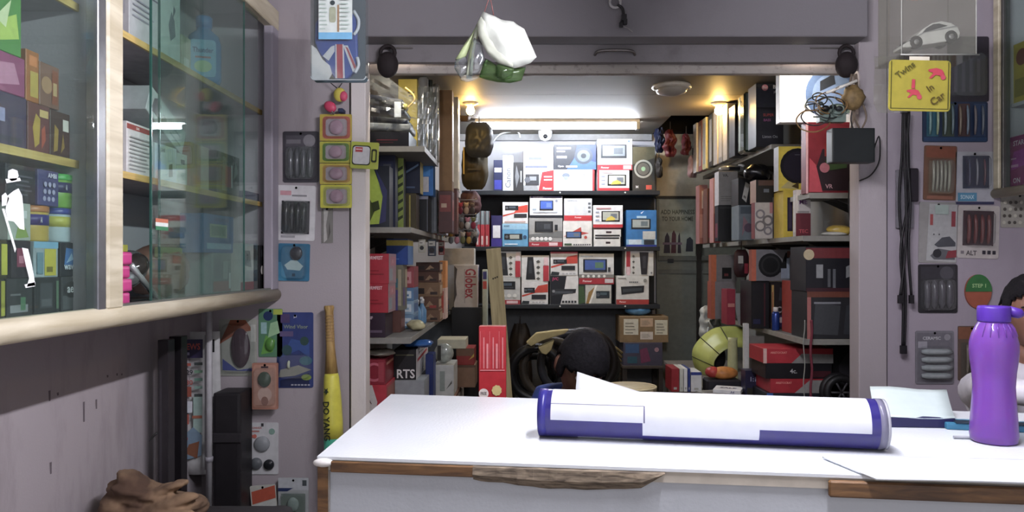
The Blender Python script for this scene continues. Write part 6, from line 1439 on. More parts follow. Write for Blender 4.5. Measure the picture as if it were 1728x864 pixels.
sh_ = obj('sheet', q, mat('b4b4b4', .6), cl, True); sm = sh_.modifiers.new('thick', 'SOLIDIFY'); sm.thickness = .003
ca = [('r', .04, .82, .62, .95, '2a2244'), ('t', 'NEWS', .33, .90, .045, 'b04438', {'fit': .46}), ('r', .08, .84, .3, .86, '8c88a4'), ('t', '29', .3, .72, .035, '2c2c34'), ('t', '30', .3, .65, .035, 'a0443c'), ('r', .1, .55, .35, .62, '8c4434'), ('r', .08, .765, .2, .785, 'c8a03c'), ('r', .24, .765, .34, .785, 'a04c40')]
ca += [('r', .42, .77 - k * .055, .62, .79 - k * .055, ['3c4444', '6c9478', '5c8474', '7c9c90'][k % 4]) for k in range(7)] + [('r', .4, .30, .62, .55, '8fa8a0'), ('r', .12, .44, .38, .52, 'c0c4cc'), ('r', .1, .36, .3, .43, 'a85448'), ('p', [(.06, .1), (.6, .14), (.62, .28), (.4, .34), (.06, .26)], '6c8498'), ('p', [(.2, .16), (.5, .12), (.55, .24), (.3, .22)], '7a4c34'), ('c', .2, .26, .02, 'b05050'), ('r', .38, .4, .62, .42, 'a06048'), ('r', .68, .04, .72, .98, '8c8c90'), ('r', .86, .86, .92, .95, '1c1c20')]
art_mesh('calendar_print', ca, w_, h_, Vector((-w_ / 2, -.036, 0)), X_, Z_, -Y_, cl)
for k, (xa, xb, yt, c_, lab) in enumerate(((266, 284, 574, '2c282c', 'dark board standing against the left wall under the cabinet'), (285, 306, 568, '1c191d', 'black glossy board behind the newspaper calendar'))):
    d = 1.28 * F / (CX - xa); o = carton('leaning_board', lab, 'board', xa, yt, xb, 800, d, c_, dep=.05, z0=0, rough=.3, art=[('r', .2, .2, .4, .9, '3a363c')])
# towel over a dark bag, stray wire, dark tool case
tw_ = thing('dark_bag', 'dark grey bag on the floor carrying the brown towel', 'bag', (-1.0, 2.40, 0))
q = NB(); box(q, -.27, -.19, 0, .24, .17, .53); fin(q, .06, 4)
for v in q.verts: v.co.x += .03 * mnoise.noise(v.co * 5); v.co.y += .02 * mnoise.noise(v.co * 6)
obj('bag_body', q, mat('2c292c', .8), tw_, True)
q = NB(); tube(q, smoothpath([(.10, -.1, .52), (.16, -.14, .58), (.22, -.1, .52)], 5), .01, 8); obj('handle', q, mat('242126', .7), tw_, True)
tl = thing('towel', 'brown and beige crumpled towel heaped on the dark bag', 'towel', (-1.135, 2.36, .535))
q = NB()
for c, r, a in (((0, 0, .045), (.16, .12, .045), 0), ((-.03, 0, .085), (.12, .10, .038), 22), ((-.045, -.02, .125), (.075, .075, .026), 34), ((.055, -.07, .075), (.12, .045, .022), -18), ((.02, -.105, .045), (.15, .035, .024), -8),
                ((-.095, -.06, .06), (.055, .06, .045), 50), ((.095, -.04, .05), (.075, .08, .028), -28), ((-.02, -.075, .115), (.085, .035, .016), 15), ((.03, -.03, .105), (.10, .05, .018), -24)):
    ell(q, c, r, 20, 12, Euler((0, math.radians(a), math.radians(a * .6))).to_matrix())
mn = min(v.co.z for v in q.verts)
for v in q.verts: v.co.z -= mn
tmp = obj('towel_source', q, 'ffffff')
rm = tmp.modifiers.new('remesh', 'REMESH'); rm.mode = 'VOXEL'; rm.voxel_size = .006
sm = tmp.modifiers.new('relax', 'SMOOTH'); sm.factor = .5; sm.iterations = 3
bpy.context.view_layer.update()
me = bpy.data.meshes.new_from_object(tmp.evaluated_get(bpy.context.evaluated_depsgraph_get())); bpy.data.objects.remove(tmp)
for v in me.vertices:
    n_ = mnoise.noise(Vector((v.co.x * 14 + v.co.z * 40, v.co.y * 14, v.co.z * 70)))
    v.co += v.normal * (.006 * n_ + .003 * mnoise.noise(v.co * 60))
for p in me.polygons: p.use_smooth = True; p.material_index = 0
TM = wood('towel_terry', '4c382c', '9c8064', 1.6, (2, 2, 6), .95)
me.materials.clear(); me.materials.append(TM)
o = bpy.data.objects.new('towel_cloth', me); COL.objects.link(o); o.parent = tl
q = NB(); tube(q, smoothpath([P(196, 870, 2.5), P(214, 800, 2.6), P(250, 745, 2.75), P(290, 710, 2.85), P(308, 694, 2.95)], 6), .004, 6)
tag(obj('stray_wire', q, mat('6c6c6c', .4), None, True), 'stiff grey wire arching from the towel to the calendar', 'wire')
tc_ = thing('tool_case', 'tall black tool case standing in the corner under the packs', 'case', (P(392, 0, 3.1).x, 3.10, 0))
obj('case_shell', bx(-.055, -.06, 0, .055, .08, .82, .012, 2), mat('1f1c20', .5), tc_)
obj('case_rib', bx(-.06, -.068, .30, .06, -.058, .34, .004), mat('2c292d', .5), tc_)
obj('case_rib', bx(-.06, -.068, .62, .06, -.058, .66, .004), mat('2c292d', .5), tc_)
cr = thing('dark_crate', 'dark ribbed plastic crate on the floor by the counter end', 'crate', (P(405, 0, 2.98).x, 2.92, 0))
for k in range(5): obj('slat', bx(-.13, -.10, .02 + k * .07, .13, -.092, .07 + k * .07, .003), mat('2b282d', .6), cr)
obj('crate_back', bx(-.13, .08, .0, .13, .088, .37, .003), mat('26232a', .6), cr)
for s in (-1, 1): obj('crate_side', bx(s * .13 - .004, -.10, 0, s * .13 + .004, .088, .37, .003), mat('26232a', .6), cr)


# ================================================================== front-right wall
pack('bulb_set_pack', 'dark pack of slim tubes high on the right front wall', 'pack', 1598, 62, 1668, 172, '2c2630', art=[('r', .1, .1, .9, .7, '38323c')] + [('r', .16 + k * .18, .15, .24 + k * .18, .66, '4c4650') for k in range(4)], blister=(.06, .05, .94, .75))
pack('bulb_set_pack', 'dark blue pack of coloured slim tubes under the dark pack', 'pack', 1556, 172, 1666, 240, '1e2c48', art=[('r', .02, .02, .98, .12, '243c60')] + [('r', .06 + k * .24, .14, .24 + k * .24, .95, ['2c5a6a', '3a4438', '4a3434', '2c3c5c'][k]) for k in range(4)], items=[('bar', .08 + k * .115, .18, .12 + k * .115, .9, ['6a8c8c', '8a9a7a', '7c8c8c', '5c7078', '7a6a5a', '6a7a8a', '6c6468', '58606c'][k]) for k in range(8)])
pack('pen_pack', 'brown card of pale slim sticks beside the blue-white pack', 'pack', 1557, 246, 1612, 338, '6c4a38', ry=1.5, art=[('r', .05, .78, .95, .98, '7c4430'), ('r', .15, .12, .85, .72, '75604a'), ('r', .1, .02, .9, .08, '8a5a48')], items=[('bar', .22 + k * .12, .16, .30 + k * .12, .72, '9a9480') for k in range(5)], blister=(.12, .1, .9, .76))
pack('pen_pack', 'white card with a dark blue window and a blue strip below', 'pack', 1612, 256, 1676, 345, 'a4a4ac', art=[('r', .18, .3, .88, .92, '1e2440'), ('r', .05, .06, .55, .22, '4c88a8'), ('t', 'SONAX', .3, .14, .08, 'b8d0dc', {'fit': .36}), ('r', .0, .0, 1, .05, '3a3a58')], items=[('bar', .3 + k * .2, .36, .36 + k * .2, .86, ['3a3e5c', '7c7c88', '5c2c3c'][k]) for k in range(3)], blister=(.16, .28, .9, .94))
pack('car_cover_pack', 'white pack printed with a grey car on the right front wall', 'pack', 1549, 341, 1613, 444, '8f8c8a', ry=1.2, art=[('p', [(.2, .04), (.98, .02), (.99, .96), (.26, .97)], 'a6a6a6'), ('r', .28, .62, .36, .8, 'a04c4c'), ('r', .84, .6, .95, .85, '8c3c44'), ('p', [(.4, .3), (.6, .42), (.8, .44), (.96, .34), (.96, .28), (.5, .26)], '4a4c52'), ('p', [(.3, .12), (.5, .24), (.95, .2), (.95, .06), (.4, .06)], '5c5c60'), ('c', .48, .16, .07, '2c2c30'), ('p', [(.7, .08), (.98, .1), (.98, .22), (.76, .2)], '84343c'), ('p', [(.36, .46), (.4, .46), (.38, .49)], '2c2c30'), ('p', [(.5, .46), (.54, .46), (.52, .49)], '2c2c30'), ('r', .4, .8, .75, .95, 'a0b0a8')])
pack('dart_pack', 'cream card with four dark red darts in a window', 'pack', 1614, 347, 1684, 436, 'b4aca8', ry=1.5, art=[('r', .12, .24, .86, .9, '3c1c26'), ('t', 'ALT', .34, .1, .09, '4a4448', {'fit': .26}), ('r', .08, .08, .16, .14, '7c7478')] + [('r', .6 + k * .12, .08, .68 + k * .12, .15, '34303a') for k in range(3)], items=[('bar', .19 + k * .16, .28, .29 + k * .16, .82, '6c2c2c') for k in range(4)], blister=(.1, .22, .88, .92))
pack('bumper_guard_pack', 'black blister of grey bumper guards below the car-cover pack', 'pack', 1549, 446, 1615, 528, '2a282c', art=[('r', .06, .7, .94, .95, '343238'), ('c', .72, .82, .14, '4a484e')], items=B4('4c4a50', 4, .1, .86, .1, .66), blister=(.05, .04, .95, .72))
sg = thing('step_tag', 'round green and orange STEP tag on the right front wall', 'tag', P(1650, 492, 3.195))
q = NB(); prism(q, ellp(0, 0, .055, .072, 28), -.006, .004); obj('orange_disc', q, mat('9c5038', .5), sg)
q = NB(); prism(q, ellp(0, 0, .0555, .0725, 15, 0, 180) + [(-.0555, 0)], -.0085, -.006); obj('green_half', q, mat('2c6a34', .5), sg)
art_mesh('lettering', [('t', 'STEP 1', .5, .5, .9, '9cc080', {'fit': .95})], .07, .018, Vector((-.035, -.009, .016)), X_, Z_, -Y_, sg)
pack('reflector_card', 'grey card with four pale bars on the right front wall', 'pack', 1544, 558, 1609, 648, '77747c', art=[('r', .04, .04, .96, .96, '6a676f'), ('t', 'CERAMIC', .42, .86, .06, 'b4b4b8', {'fit': .5}), ('c', .82, .88, .06, '8c8a90'), ('r', .06, .68, .3, .8, '94929a')], items=[('bar', .14, .1 + k * .15, .92, .22 + k * .15, '9aa0a2') for k in range(4)], blister=(.08, .06, .96, .72))
pack('brown_pack', 'brown card behind the purple bottle on the right front wall', 'pack', 1616, 550, 1662, 642, '5c4a40', art=[('r', .0, .76, 1, .98, '7a4c34'), ('r', .1, .05, .9, .7, '4e463e')], items=[('bar', .25 + k * .2, .1, .35 + k * .2, .66, '6a6258') for k in range(3)])
pack('stud_strip', 'white strip of small dark studs under the right wall cabinet', 'pack', 1688, 328, 1752, 384, '9a968c', art=[('c', .08 + (k % 7) * .14, .15 + (k // 7) * .2, .05, '55504a' if (k * 5) % 3 else 'b8b4a4') for k in range(28)])
rm = thing('remote_case', 'dark slim remote in a clear sleeve beside the hanging cables', 'remote', P(1533, 385, 3.19))
obj('sleeve', bx(-.052, -.006, .0, .02, .008, .245, .002), mat('7c7880', .3), rm)
obj('remote_body', bx(-.004, -.02, .11, .034, -.006, .25, .004), mat('241c26', .4), rm)
# black cables hanging from a nail
cbz = thing('hanging_cables', 'looped black cables hanging on the wall beside the right jamb', 'cables', P(1527, 188, 3.17))
LC = cbz.location
for k, xs in enumerate(((1524, 1522, 1517, 1523, 1528, 1526), (1530, 1533, 1532, 1520, 1524, 1523), (1534, 1531, 1536, 1533, 1538, None), (1527, 1526, 1529, 1528, 1519, None))):
    ys = (188, 260, 340, 420, 500, 585); pts = [P(x, y, 3.165 - .006 * k) - LC for x, y in zip(xs, ys) if x]
    q = NB(); tube(q, smoothpath(pts, 6), .0055, 8); obj('cable', q, mat('161318', .5), cbz, True)
    e = pts[-1]; q = NB(); box(q, e.x - .009, e.y - .007, e.z - .03, e.x + .009, e.y + .007, e.z + .005); obj('plug', fin(q, .002), mat('1c191e', .5), cbz)
obj('nail', bx(-.004, -.01, -.004, .004, .03, .004), mat('8a888c', .3, .9), cbz)
q = NB(); pts = [P(x, y, 3.17) - LC for x, y in ((1480, 100), (1484, 160), (1486, 240), (1478, 285), (1462, 305))]
# bat-black cable box: items in the right cabinet
def rbox(name, label, x0, y0, x1, y1, Xf, col, dep, art=None, cat='box', z0=None):
    """box facing the aisle inside the right cabinet; pixel span on the plane X = Xf"""
    yb, ya = Xf * F / (x0 - CX), Xf * F / (x1 - CX); ym = (ya + yb) / 2
    zb = (EYE - (y1 - CY) / F * ym) if z0 is None else z0; zt = EYE - (y0 - CY) / F * ym; l, h = yb - ya, zt - zb
    o = obj(name, bx(-dep / 2, -l / 2, 0, dep / 2, l / 2, h, .0015), mat(col, .4)); o.location = (Xf + dep / 2, ym, zb)
    tag(o, label, cat)
    if art: art_mesh('front_print', art, l, h, Vector((-dep / 2, l / 2, 0)), -Y_, Z_, -X_, o)
    return o


rbox('magenta_box', 'magenta box with white STAR lettering in the right cabinet', 1703, 222, 1790, 310, 2.035, '9c2c70', .12, art=[('t', 'STAR', .2, .86, .1, 'e0c8d8', {'fit': .34}), ('t', 'ON', .16, .14, .1, 'e0c8d8', {'fit': .2}), ('p', [(.05, .35), (.5, .45), (.5, .75), (.1, .7)], 'b030a0'), ('r', .05, .4, .2, .45, 'd890c0'), ('r', .05, .55, .16, .58, 'd890c0')], z0=1.6505)
rbox('yellow_pack', 'yellow pack with a dark round picture on the right cabinet shelf', 1709, 60, 1790, 200, 2.06, 'b8a020', .08, art=[('c', .2, .75, .14, '7c3c2c'), ('r', .05, .1, .3, .4, '8c7c18')], z0=2.0055)

# ================================================================== things hanging from the ceiling
def hangcord(t, x, z0, col='8a7a72', r=.0015):
    q = NB(); tube(q, [(x, 0, z0), (x, 0, 2.75 - t.location.z)], r, 6); obj('cord', q, mat(col, .6), t)


D = 2.35
ab = thing('acrylic_display_box', 'dusty clear acrylic box hanging with a white toy car inside', 'display box', P(1562, 103, D))
w_, h_, dd = 122 / F * D, 150 / F * D, .15
t_ = .003
for nm, a in (('front_wall', (-w_ / 2, -dd / 2, 0, w_ / 2, -dd / 2 + t_, h_)), ('back_wall', (-w_ / 2, dd / 2 - t_, 0, w_ / 2, dd / 2, h_)), ('side_wall', (-w_ / 2, -dd / 2, 0, -w_ / 2 + t_, dd / 2, h_)), ('side_wall', (w_ / 2 - t_, -dd / 2, 0, w_ / 2, dd / 2, h_)), ('base', (-w_ / 2 - .006, -dd / 2 - .006, -.004, w_ / 2 + .006, dd / 2 + .006, 0))):
    obj(nm, bx(*a), ACRYL, ab)
for s in (-1, 1):
    q = NB(); tube(q, [(s * w_ / 2, -dd / 2, 0), (s * w_ / 2, -dd / 2, h_)], .0018, 6); obj('bright_edge', q, mat('84847e', .3), ab)
q = NB(); tube(q, [(-w_ / 2 - .006, -dd / 2 - .006, -.002), (w_ / 2 + .006, -dd / 2 - .006, -.002)], .0022, 6); obj('bright_edge', q, mat('84847e', .3), ab)
art_mesh('red_print', [('t', 'ASIA', .5, .5, .8, '9c6a60', {'fit': .9})], .05, .02, Vector((-w_ / 2 + .012, -dd / 2 - .001, .16)), X_, Z_, -Y_, ab)
hangcord(ab, 0, h_ - .02)
obj('hanger_bar', bx(-w_ / 2, -.004, h_ - .024, w_ / 2, .004, h_ - .018), mat('b8b8b4', .3), ab)
# toy car on a small tilt
tc = thing('toy_car', 'white toy car with dark wheels inside the hanging acrylic box', 'toy car', P(1564, 82, D) + Vector((0, 0, 0)), (0, math.radians(-9), 0))
L_ = 98 / F * D
prof = [(-.5, .05), (-.48, .10), (-.30, .17), (-.12, .30), (.05, .38), (.22, .39), (.38, .33), (.48, .24), (.5, .14), (.47, .06), (.36, .03), (-.42, .03)]
q = NB(); prism(q, [(a * L_, b * L_) for a, b in prof], -.034, .034); fin(q, .007, 3); obj('car_body', q, mat('c2c4c6', .25, coat=.5), tc, True)
win = [(-.14, .24), (-.06, .31), (.06, .355), (.16, .35), (.30, .29), (.06, .26)]
for s in (-1, 1):
    q = NB(); prism(q, [(a * L_, b * L_) for a, b in win], s * .0345 - .0012, s * .0345 + .0012); obj('window', q, mat('3a3c42', .15), tc)
    q = NB(); prism(q, [(a * L_, b * L_) for a, b in ((-.4, .155), (-.1, .25), (.42, .27), (.46, .25), (-.1, .235), (-.4, .14))], s * .0348 - .0008, s * .0348 + .0008); obj('trim_line', q, mat('8a8c92', .3), tc)
for wx in (-.27, .33):
    for s in (-1, 1):
        q = NB(); lathe(q, [(.0, .005), (.013, .005), (.019, .004), (.019, -.010)], 20, (wx * L_, s * .032, .055 * L_ + .008), 'y') if s < 0 else lathe(q, [(.0, -.005), (.013, -.005), (.019, -.004), (.019, .010)], 20, (wx * L_, s * .032, .055 * L_ + .008), 'y')
        wh = obj('wheel', q, mat('1c1c20', .5), tc, True)
        if s < 0:
            q = NB(); lathe(q, [(.0, .0065), (.008, .0065), (.008, .004)], 14, (wx * L_, s * .032, .055 * L_ + .008), 'y'); obj('hub', q, mat('8c8e92', .3, .5), wh)
# baby sign below
yd = thing('baby_sign', 'yellow square Twins In Car sign with two baby silhouettes', 'sign', P(1550, 188, 2.27), (0, math.radians(1.2), 0))
w_, h_ = 104 / F * 2.27, 86 / F * 2.27
q = NB(); prism(q, rrect(w_, h_, .012, 4, 0, h_ / 2), -.003, 0); sgn = obj('sign_plate', q, mat('877c0c', .45, coat=.1), yd)
baby = lambda cx_, cz_, s, m=1: [('p', [(cx_ + m * s * a, cz_ + s * b) for a, b in ((-.5, .3), (.0, .42), (.35, .3), (.5, .0), (.38, -.35), (.2, -.15), (-.05, -.1), (-.3, -.38), (-.46, -.36), (-.2, .05), (-.5, .16))], 'a03040'), ('c', cx_ + m * s * .42, cz_ - s * .28, .05, 'a03848')]
ring = []
for seg in ((.03, .04, .97, .055), (.03, .04, .045, .97), (.955, .04, .97, .97)): ring.append(('r',) + seg + ('3c3a10',))
art_mesh('sign_print', ring + baby(.4, .34, .22) + [('p', [(.36, .44), (.42, .44), (.42, .62), (.37, .62)], 'a03040')] + baby(.76, .74, .26) + [('t', 'Twins', .25, .80, .13, '4a4410', {'rot': 38, 'fit': .42}), ('t', 'In', .66, .46, .13, '4a3c10', {'rot': 36}), ('t', 'Car', .78, .25, .15, '4a3c10', {'rot': 36})], w_, h_, Vector((-w_ / 2, -.003, 0)), X_, Z_, -Y_, sgn)
q = NB(); box(q, -.03, .0005, h_ - .01, .03, .0015, h_ + .012); obj('hang_tab', q, mat('b8b0a0', .4), yd)
cs = thing('clear_sleeve', 'empty clear plastic sleeve hanging behind the yellow sign', 'sleeve', P(1500, 190, 2.56))
q = NB(); g = [[q.verts.new(((u - .5) * .10 + (.012 if j == 0 else 0), .004 * math.sin(u * 5 + j), j / 6 * .19)) for u in (0, .25, .5, .75, 1)] for j in range(7)]
for j in range(6):
    for i in range(4): q.faces.new([g[j][i], g[j][i + 1], g[j + 1][i + 1], g[j + 1][i]])
o = obj('sleeve_film', q, ACRYL, cs); o.modifiers.new('thick', 'SOLIDIFY').thickness = .0006
hangcord(cs, 0, .19)

# Union Jack mirror-cap pack
D = 2.6
uj = thing('mirror_cap_pack', 'hanging clear pack with a Union Jack mirror cap and price card', 'pack', P(573, 137, D))
w_, h_ = 92 / F * D, 150 / F * D
q = NB(); prism(q, rrect(w_, h_, .012, 4, 0, h_ / 2), .02, .024); obj('grey_back', q, mat('4c5a62', .4), uj)
q = NB(); prism(q, rrect(w_, h_, .012, 4, 0, h_ / 2), -.020, -.018); obj('clear_front', q, CLEARP, uj)
for s in (-1, 1): obj('clear_side', bx(s * w_ / 2 - .0015, -.02, .01, s * w_ / 2 + .0015, .02, h_), CLEARP, uj)
q = NB(); tube(q, [(p[0], -.019, p[1]) for p in rrect(w_, h_, .012, 4, 0, h_ / 2)[10:20]], .002, 6); obj('bright_rim', q, mat('a0a8ac', .2), uj)


def uv(x, y): return ((x - 573) / F * D, (137 - y) / F * D)


cap = [uv(*p) for p in ((532, 72), (533, 40), (545, 22), (590, 18), (602, 30), (603, 60), (604, 100), (598, 122), (586, 133), (566, 134), (554, 118), (548, 100), (540, 92))]
q = NB(); prism(q, cap, -.008, .018); fin(q, .006, 2); cp = obj('blue_cap', q, mat('2c4c9c', .3, coat=.4), uj, True)
art_mesh('flag_print', [('p', [uv(*p) for p in ((567, 76), (581, 76), (583, 133), (567, 133))], 'c8ccd0'), ('p', [uv(*p) for p in ((569, 76), (579, 76), (580, 133), (570, 133))], 'b03c48'), ('p', [uv(*p) for p in ((580, 78), (588, 78), (603, 116), (597, 124))], 'c8ccd0'), ('p', [uv(*p) for p in ((584, 80), (588, 82), (602, 114), (599, 118))], 'a84c50'), ('p', [uv(*p) for p in ((566, 78), (560, 80), (546, 96), (556, 104), (566, 88))], 'c8ccd0')], 1, 1, Vector((0, -.0142 + .0055, 0)), X_, Z_, -Y_, uj)
q = NB(); tube(q, smoothpath([(a, -.010, b) for a, b in (uv(598, 20), uv(606, 35), uv(605, 50), uv(598, 60))], 5), .0055, 8); obj('white_rim', q, mat('ccd2d8', .3), uj, True)
q = NB(); tube(q, smoothpath([(a, -.010, b) for a, b in (uv(604, 98), uv(606, 112), uv(600, 124))], 5), .0055, 8); obj('white_rim', q, mat('ccd2d8', .3), uj, True)
q = NB(); prism(q, [uv(*p) for p in ((528, 78), (536, 84), (546, 102), (558, 112), (562, 126), (556, 136), (528, 136))], -.014, -.011); obj('white_leaflet', q, mat('c2c6c8', .5), uj)
q = NB(); a, b = uv(541, 70), uv(597, -12); box(q, a[0], -.026, a[1], b[0], -.022, b[1]); pcd = obj('price_card', q, mat('c4ccc8', .5), uj)
art_mesh('card_print', [('r', 0, 0, 1, .14, '6aa8d0'), ('p', rrect(.2, .32, .06, 3, .42, .5), '9ca088'), ('r', .56, .15, .62, .7, '9a7c60'), ('c', .42, .74, .05, '3c4448')] + lines(9, .04, .28, .2, .95, 'a8b8b0', .3) + lines(9, .68, .96, .2, .95, 'a8b8b0', .3), b[0] - a[0], b[1] - a[1], Vector((a[0], -.026, a[1])), X_, Z_, -Y_, pcd)
hangcord(uj, 0, h_)

# bunch of white and green caps in plastic on a red thread
D = 2.3
gl = thing('hanging_cap_bunch', 'bunch of white visor caps and green plastic packets hung on a red thread', 'caps', P(815, 22, D))
O = gl.location


def leaf(name, pts2, m, bend=.03, thick=.003, dy=0.0, sub=2):
    q = NB(); vs = [q.verts.new(P(x, y, D) - O + Vector((0, dy, 0))) for x, y in pts2]
    f = q.faces.new(vs)
    c = sum((v.co for v in vs), Vector()) / len(vs)
    r = bmesh.ops.poke(q, faces=[f]); r['verts'][0].co.y -= bend
    bmesh.ops.subdivide_edges(q, edges=q.edges[:], cuts=2, use_grid_fill=True)
    for v in q.verts: v.co.y += .006 * mnoise.noise(v.co * 40)
    o = obj(name, q, m, gl, True); o.modifiers.new('thick', 'SOLIDIFY').thickness = thick
    return o


GW = mat('d2d6cc', .45); GG = mat('93a070', .4); 
leaf('white_visor', [(815, 20), (845, 34), (866, 38), (884, 50), (905, 97), (895, 106), (866, 116), (843, 108), (824, 92), (810, 66), (806, 44)], GW, .05)
leaf('visor_underside', [(806, 42), (812, 30), (828, 56), (846, 80), (862, 100), (866, 116), (843, 108), (822, 90), (808, 62)], mat('b4b8a8', .5), .01, .003, -.012)
leaf('folded_cap', [(813, 22), (803, 40), (790, 88), (786, 132), (796, 133), (800, 90), (808, 50)], mat('a4aa94', .5), .012, .003, .01)
leaf('folded_cap', [(812, 24), (796, 52), (780, 76), (768, 96), (768, 104), (786, 92), (796, 70)], GG, .01, .003, .02)
leaf('plastic_pouch', [(800, 64), (812, 70), (818, 100), (808, 124), (792, 128), (794, 90)], FILM, .015, .001, .0)
leaf('plastic_pouch', [(768, 98), (786, 92), (790, 118), (776, 130), (766, 112)], FILM, .01, .001, .02)
GP = clear('green_plastic', 'a8c49a', 1.2, .12, 1.45, .14, '7c9468')
leaf('green_packet', [(818, 96), (846, 112), (870, 118), (888, 110), (880, 134), (860, 138), (838, 136), (820, 132), (808, 128)], GP, .02, .001, .015)
leaf('green_packet', [(838, 108), (868, 116), (864, 130), (850, 137), (836, 130)], GP, .02, .001, -.004)
leaf('frilled_end', [(776, 128), (786, 126), (800, 128), (810, 130), (800, 136), (788, 139), (778, 136)], FILM, .006, .001, .0)
for a in ((817, 22, 824, 0), (833, 26, 828, 0)):
    q = NB(); p = P(a[2], a[3], D) - O; tube(q, [P(a[0], a[1], D) - O, p, (p.x * .4 + .01, 0, 2.75 - O.z)], .0014, 6); obj('red_thread', q, mat('7c4844', .6), gl)

# wire with connector hanging from a ring on the lintel
wr = thing('hanging_connector', 'loose wire with a black connector hanging from a ring on the lintel', 'wire', P(1038, 8, 3.085))
q = NB(); torus(q, (0, 0, .01), .022, .006, 20, 8, 'y'); obj('ring', q, mat('b0acac', .4), wr, True)
q = NB(); tube(q, smoothpath([P(1042, 8, 3.08) - wr.location, P(1050, 14, 3.08) - wr.location, P(1052, 26, 3.08) - wr.location, P(1049, 38, 3.08) - wr.location], 5), .006, 8); obj('wire', q, mat('2a282a', .6), wr, True)
for x, y, r in ((1053, 30, .010), (1055, 37, .008), (1048, 42, .007)):
    q = NB(); p = P(x, y, 3.075) - wr.location; box(q, p.x - r, p.y - r, p.z - r * 1.3, p.x + r, p.y + r, p.z + r * 1.3); obj('connector', fin(q, .002), mat('232124', .5), wr)
q = NB(); tube(q, smoothpath([P(1052, 44, 3.08) - wr.location, P(1060, 48, 3.08) - wr.location, P(1068, 54, 3.085) - wr.location], 4), .002, 6); obj('bare_wire', q, mat('8c8884', .5), wr)


# ================================================================== on the counter
TA, TB = Vector((.052, 1.735, .95 + .0535)), Vector((.760, 1.609, .95 + .0535))
tr_ = .053
ax = (TB - TA); L_ = ax.length; ax.normalize()
pt = thing('poster_tube', 'white and violet-blue cardboard poster tube lying on the counter', 'tube', ((TA + TB) / 2 - Vector((0, 0, .0535))))
C0 = pt.location
side = Vector((ax.y, -ax.x, 0)).normalized()      # towards the camera
BLU = '27206c'
n, m = 60, 100
q = NB(); rings = []
for i in range(m + 1):
    c = TA.lerp(TB, i / m) - C0
    rings.append([q.verts.new(c + (side * math.cos(2 * PI * k / n) + Z_ * math.sin(2 * PI * k / n)) * tr_) for k in range(n)])
for i in range(m):
    t = (i + .5) / m
    for k in range(n):
        a = 360 * (k + .5) / n
        if a > 180: a -= 360
        f = q.faces.new([rings[i][k], rings[i + 1][k], rings[i + 1][(k + 1) % n], rings[i][(k + 1) % n]]); f.smooth = True
        mi = 0
        if t < .03: mi = 1
        elif t < .315:
            if -62 < a < -6: mi = 1
            if t < .11 and a < -6 and a > -150: mi = 1
            if 24 <= a < 30 and False: mi = 2
        elif t < .655:
            if -150 < a < -44: mi = 1
        elif t < .965:
            if -150 < a < -10: mi = 1
        else: mi = 1
        if a < -150 and .03 < t < .96: mi = 1
        f.material_index = mi
bmesh.ops.recalc_face_normals(q, faces=q.faces)
obj('tube_wall', q, [mat('c4c6ce', .3, coat=.3, var=.03), mat(BLU, .28, coat=.4, var=.08), mat('8c90a0', .4)], pt, True)


def ring_part(name, t0, t1, r0, col, rough=.3, metal=0, m_=None, r_in=None):
    q = NB(); rs = []
    for tt, r in ((t0, r_in or r0 * .86), (t0, r0), (t1, r0), (t1, r_in or r0 * .86)):
        c = TA + ax * (tt * L_) - C0; rs.append([q.verts.new(c + (side * math.cos(2 * PI * k / 40) + Z_ * math.sin(2 * PI * k / 40)) * r) for k in range(40)])
    for i in range(3):
        for k in range(40): f = q.faces.new([rs[i][k], rs[i + 1][k], rs[i + 1][(k + 1) % 40], rs[i][(k + 1) % 40]]); f.smooth = i == 1
    bmesh.ops.recalc_face_normals(q, faces=q.faces)
    return obj(name, q, m_ or mat(col, rough, metal), pt)


def disc_part(name, t, r, col):
    q = NB(); c = TA + ax * (t * L_) - C0
    q.faces.new([q.verts.new(c + (side * math.cos(2 * PI * k / 40) + Z_ * math.sin(2 * PI * k / 40)) * r) for k in range(40)])
    return obj(name, q, mat(col, .4), pt)


ring_part('end_cap', -.012, .014, tr_ * 1.01, '2c2878'); disc_part('cap_face', -.008, tr_ * .95, '2a2674')
ring_part('clear_collar', .985, 1.004, tr_ * 1.01, '6c6a80', .15); ring_part('end_cap', 1.004, 1.012, tr_ * 1.0, '9a9aa4', .2); disc_part('cap_face', 1.008, tr_ * .95, '3a3880')
# printed frame line on the left panel
q = NB()
for t0, t1, a0, a1 in ((.03, .315, 33, 34.2), (.313, .317, -6, 34)):
    for i in range(12):
        for k in range(6):
            ta, tb = t0 + (t1 - t0) * i / 12, t0 + (t1 - t0) * (i + 1) / 12; aa, ab_ = math.radians(a0 + (a1 - a0) * k / 6), math.radians(a0 + (a1 - a0) * (k + 1) / 6)
            q.faces.new([q.verts.new(TA + ax * (tt * L_) - C0 + (side * math.cos(an) + Z_ * math.sin(an)) * (tr_ + .0004)) for tt, an in ((ta, aa), (tb, aa), (tb, ab_), (ta, ab_))])
obj('frame_line', q, mat('5a5878', .4), pt)

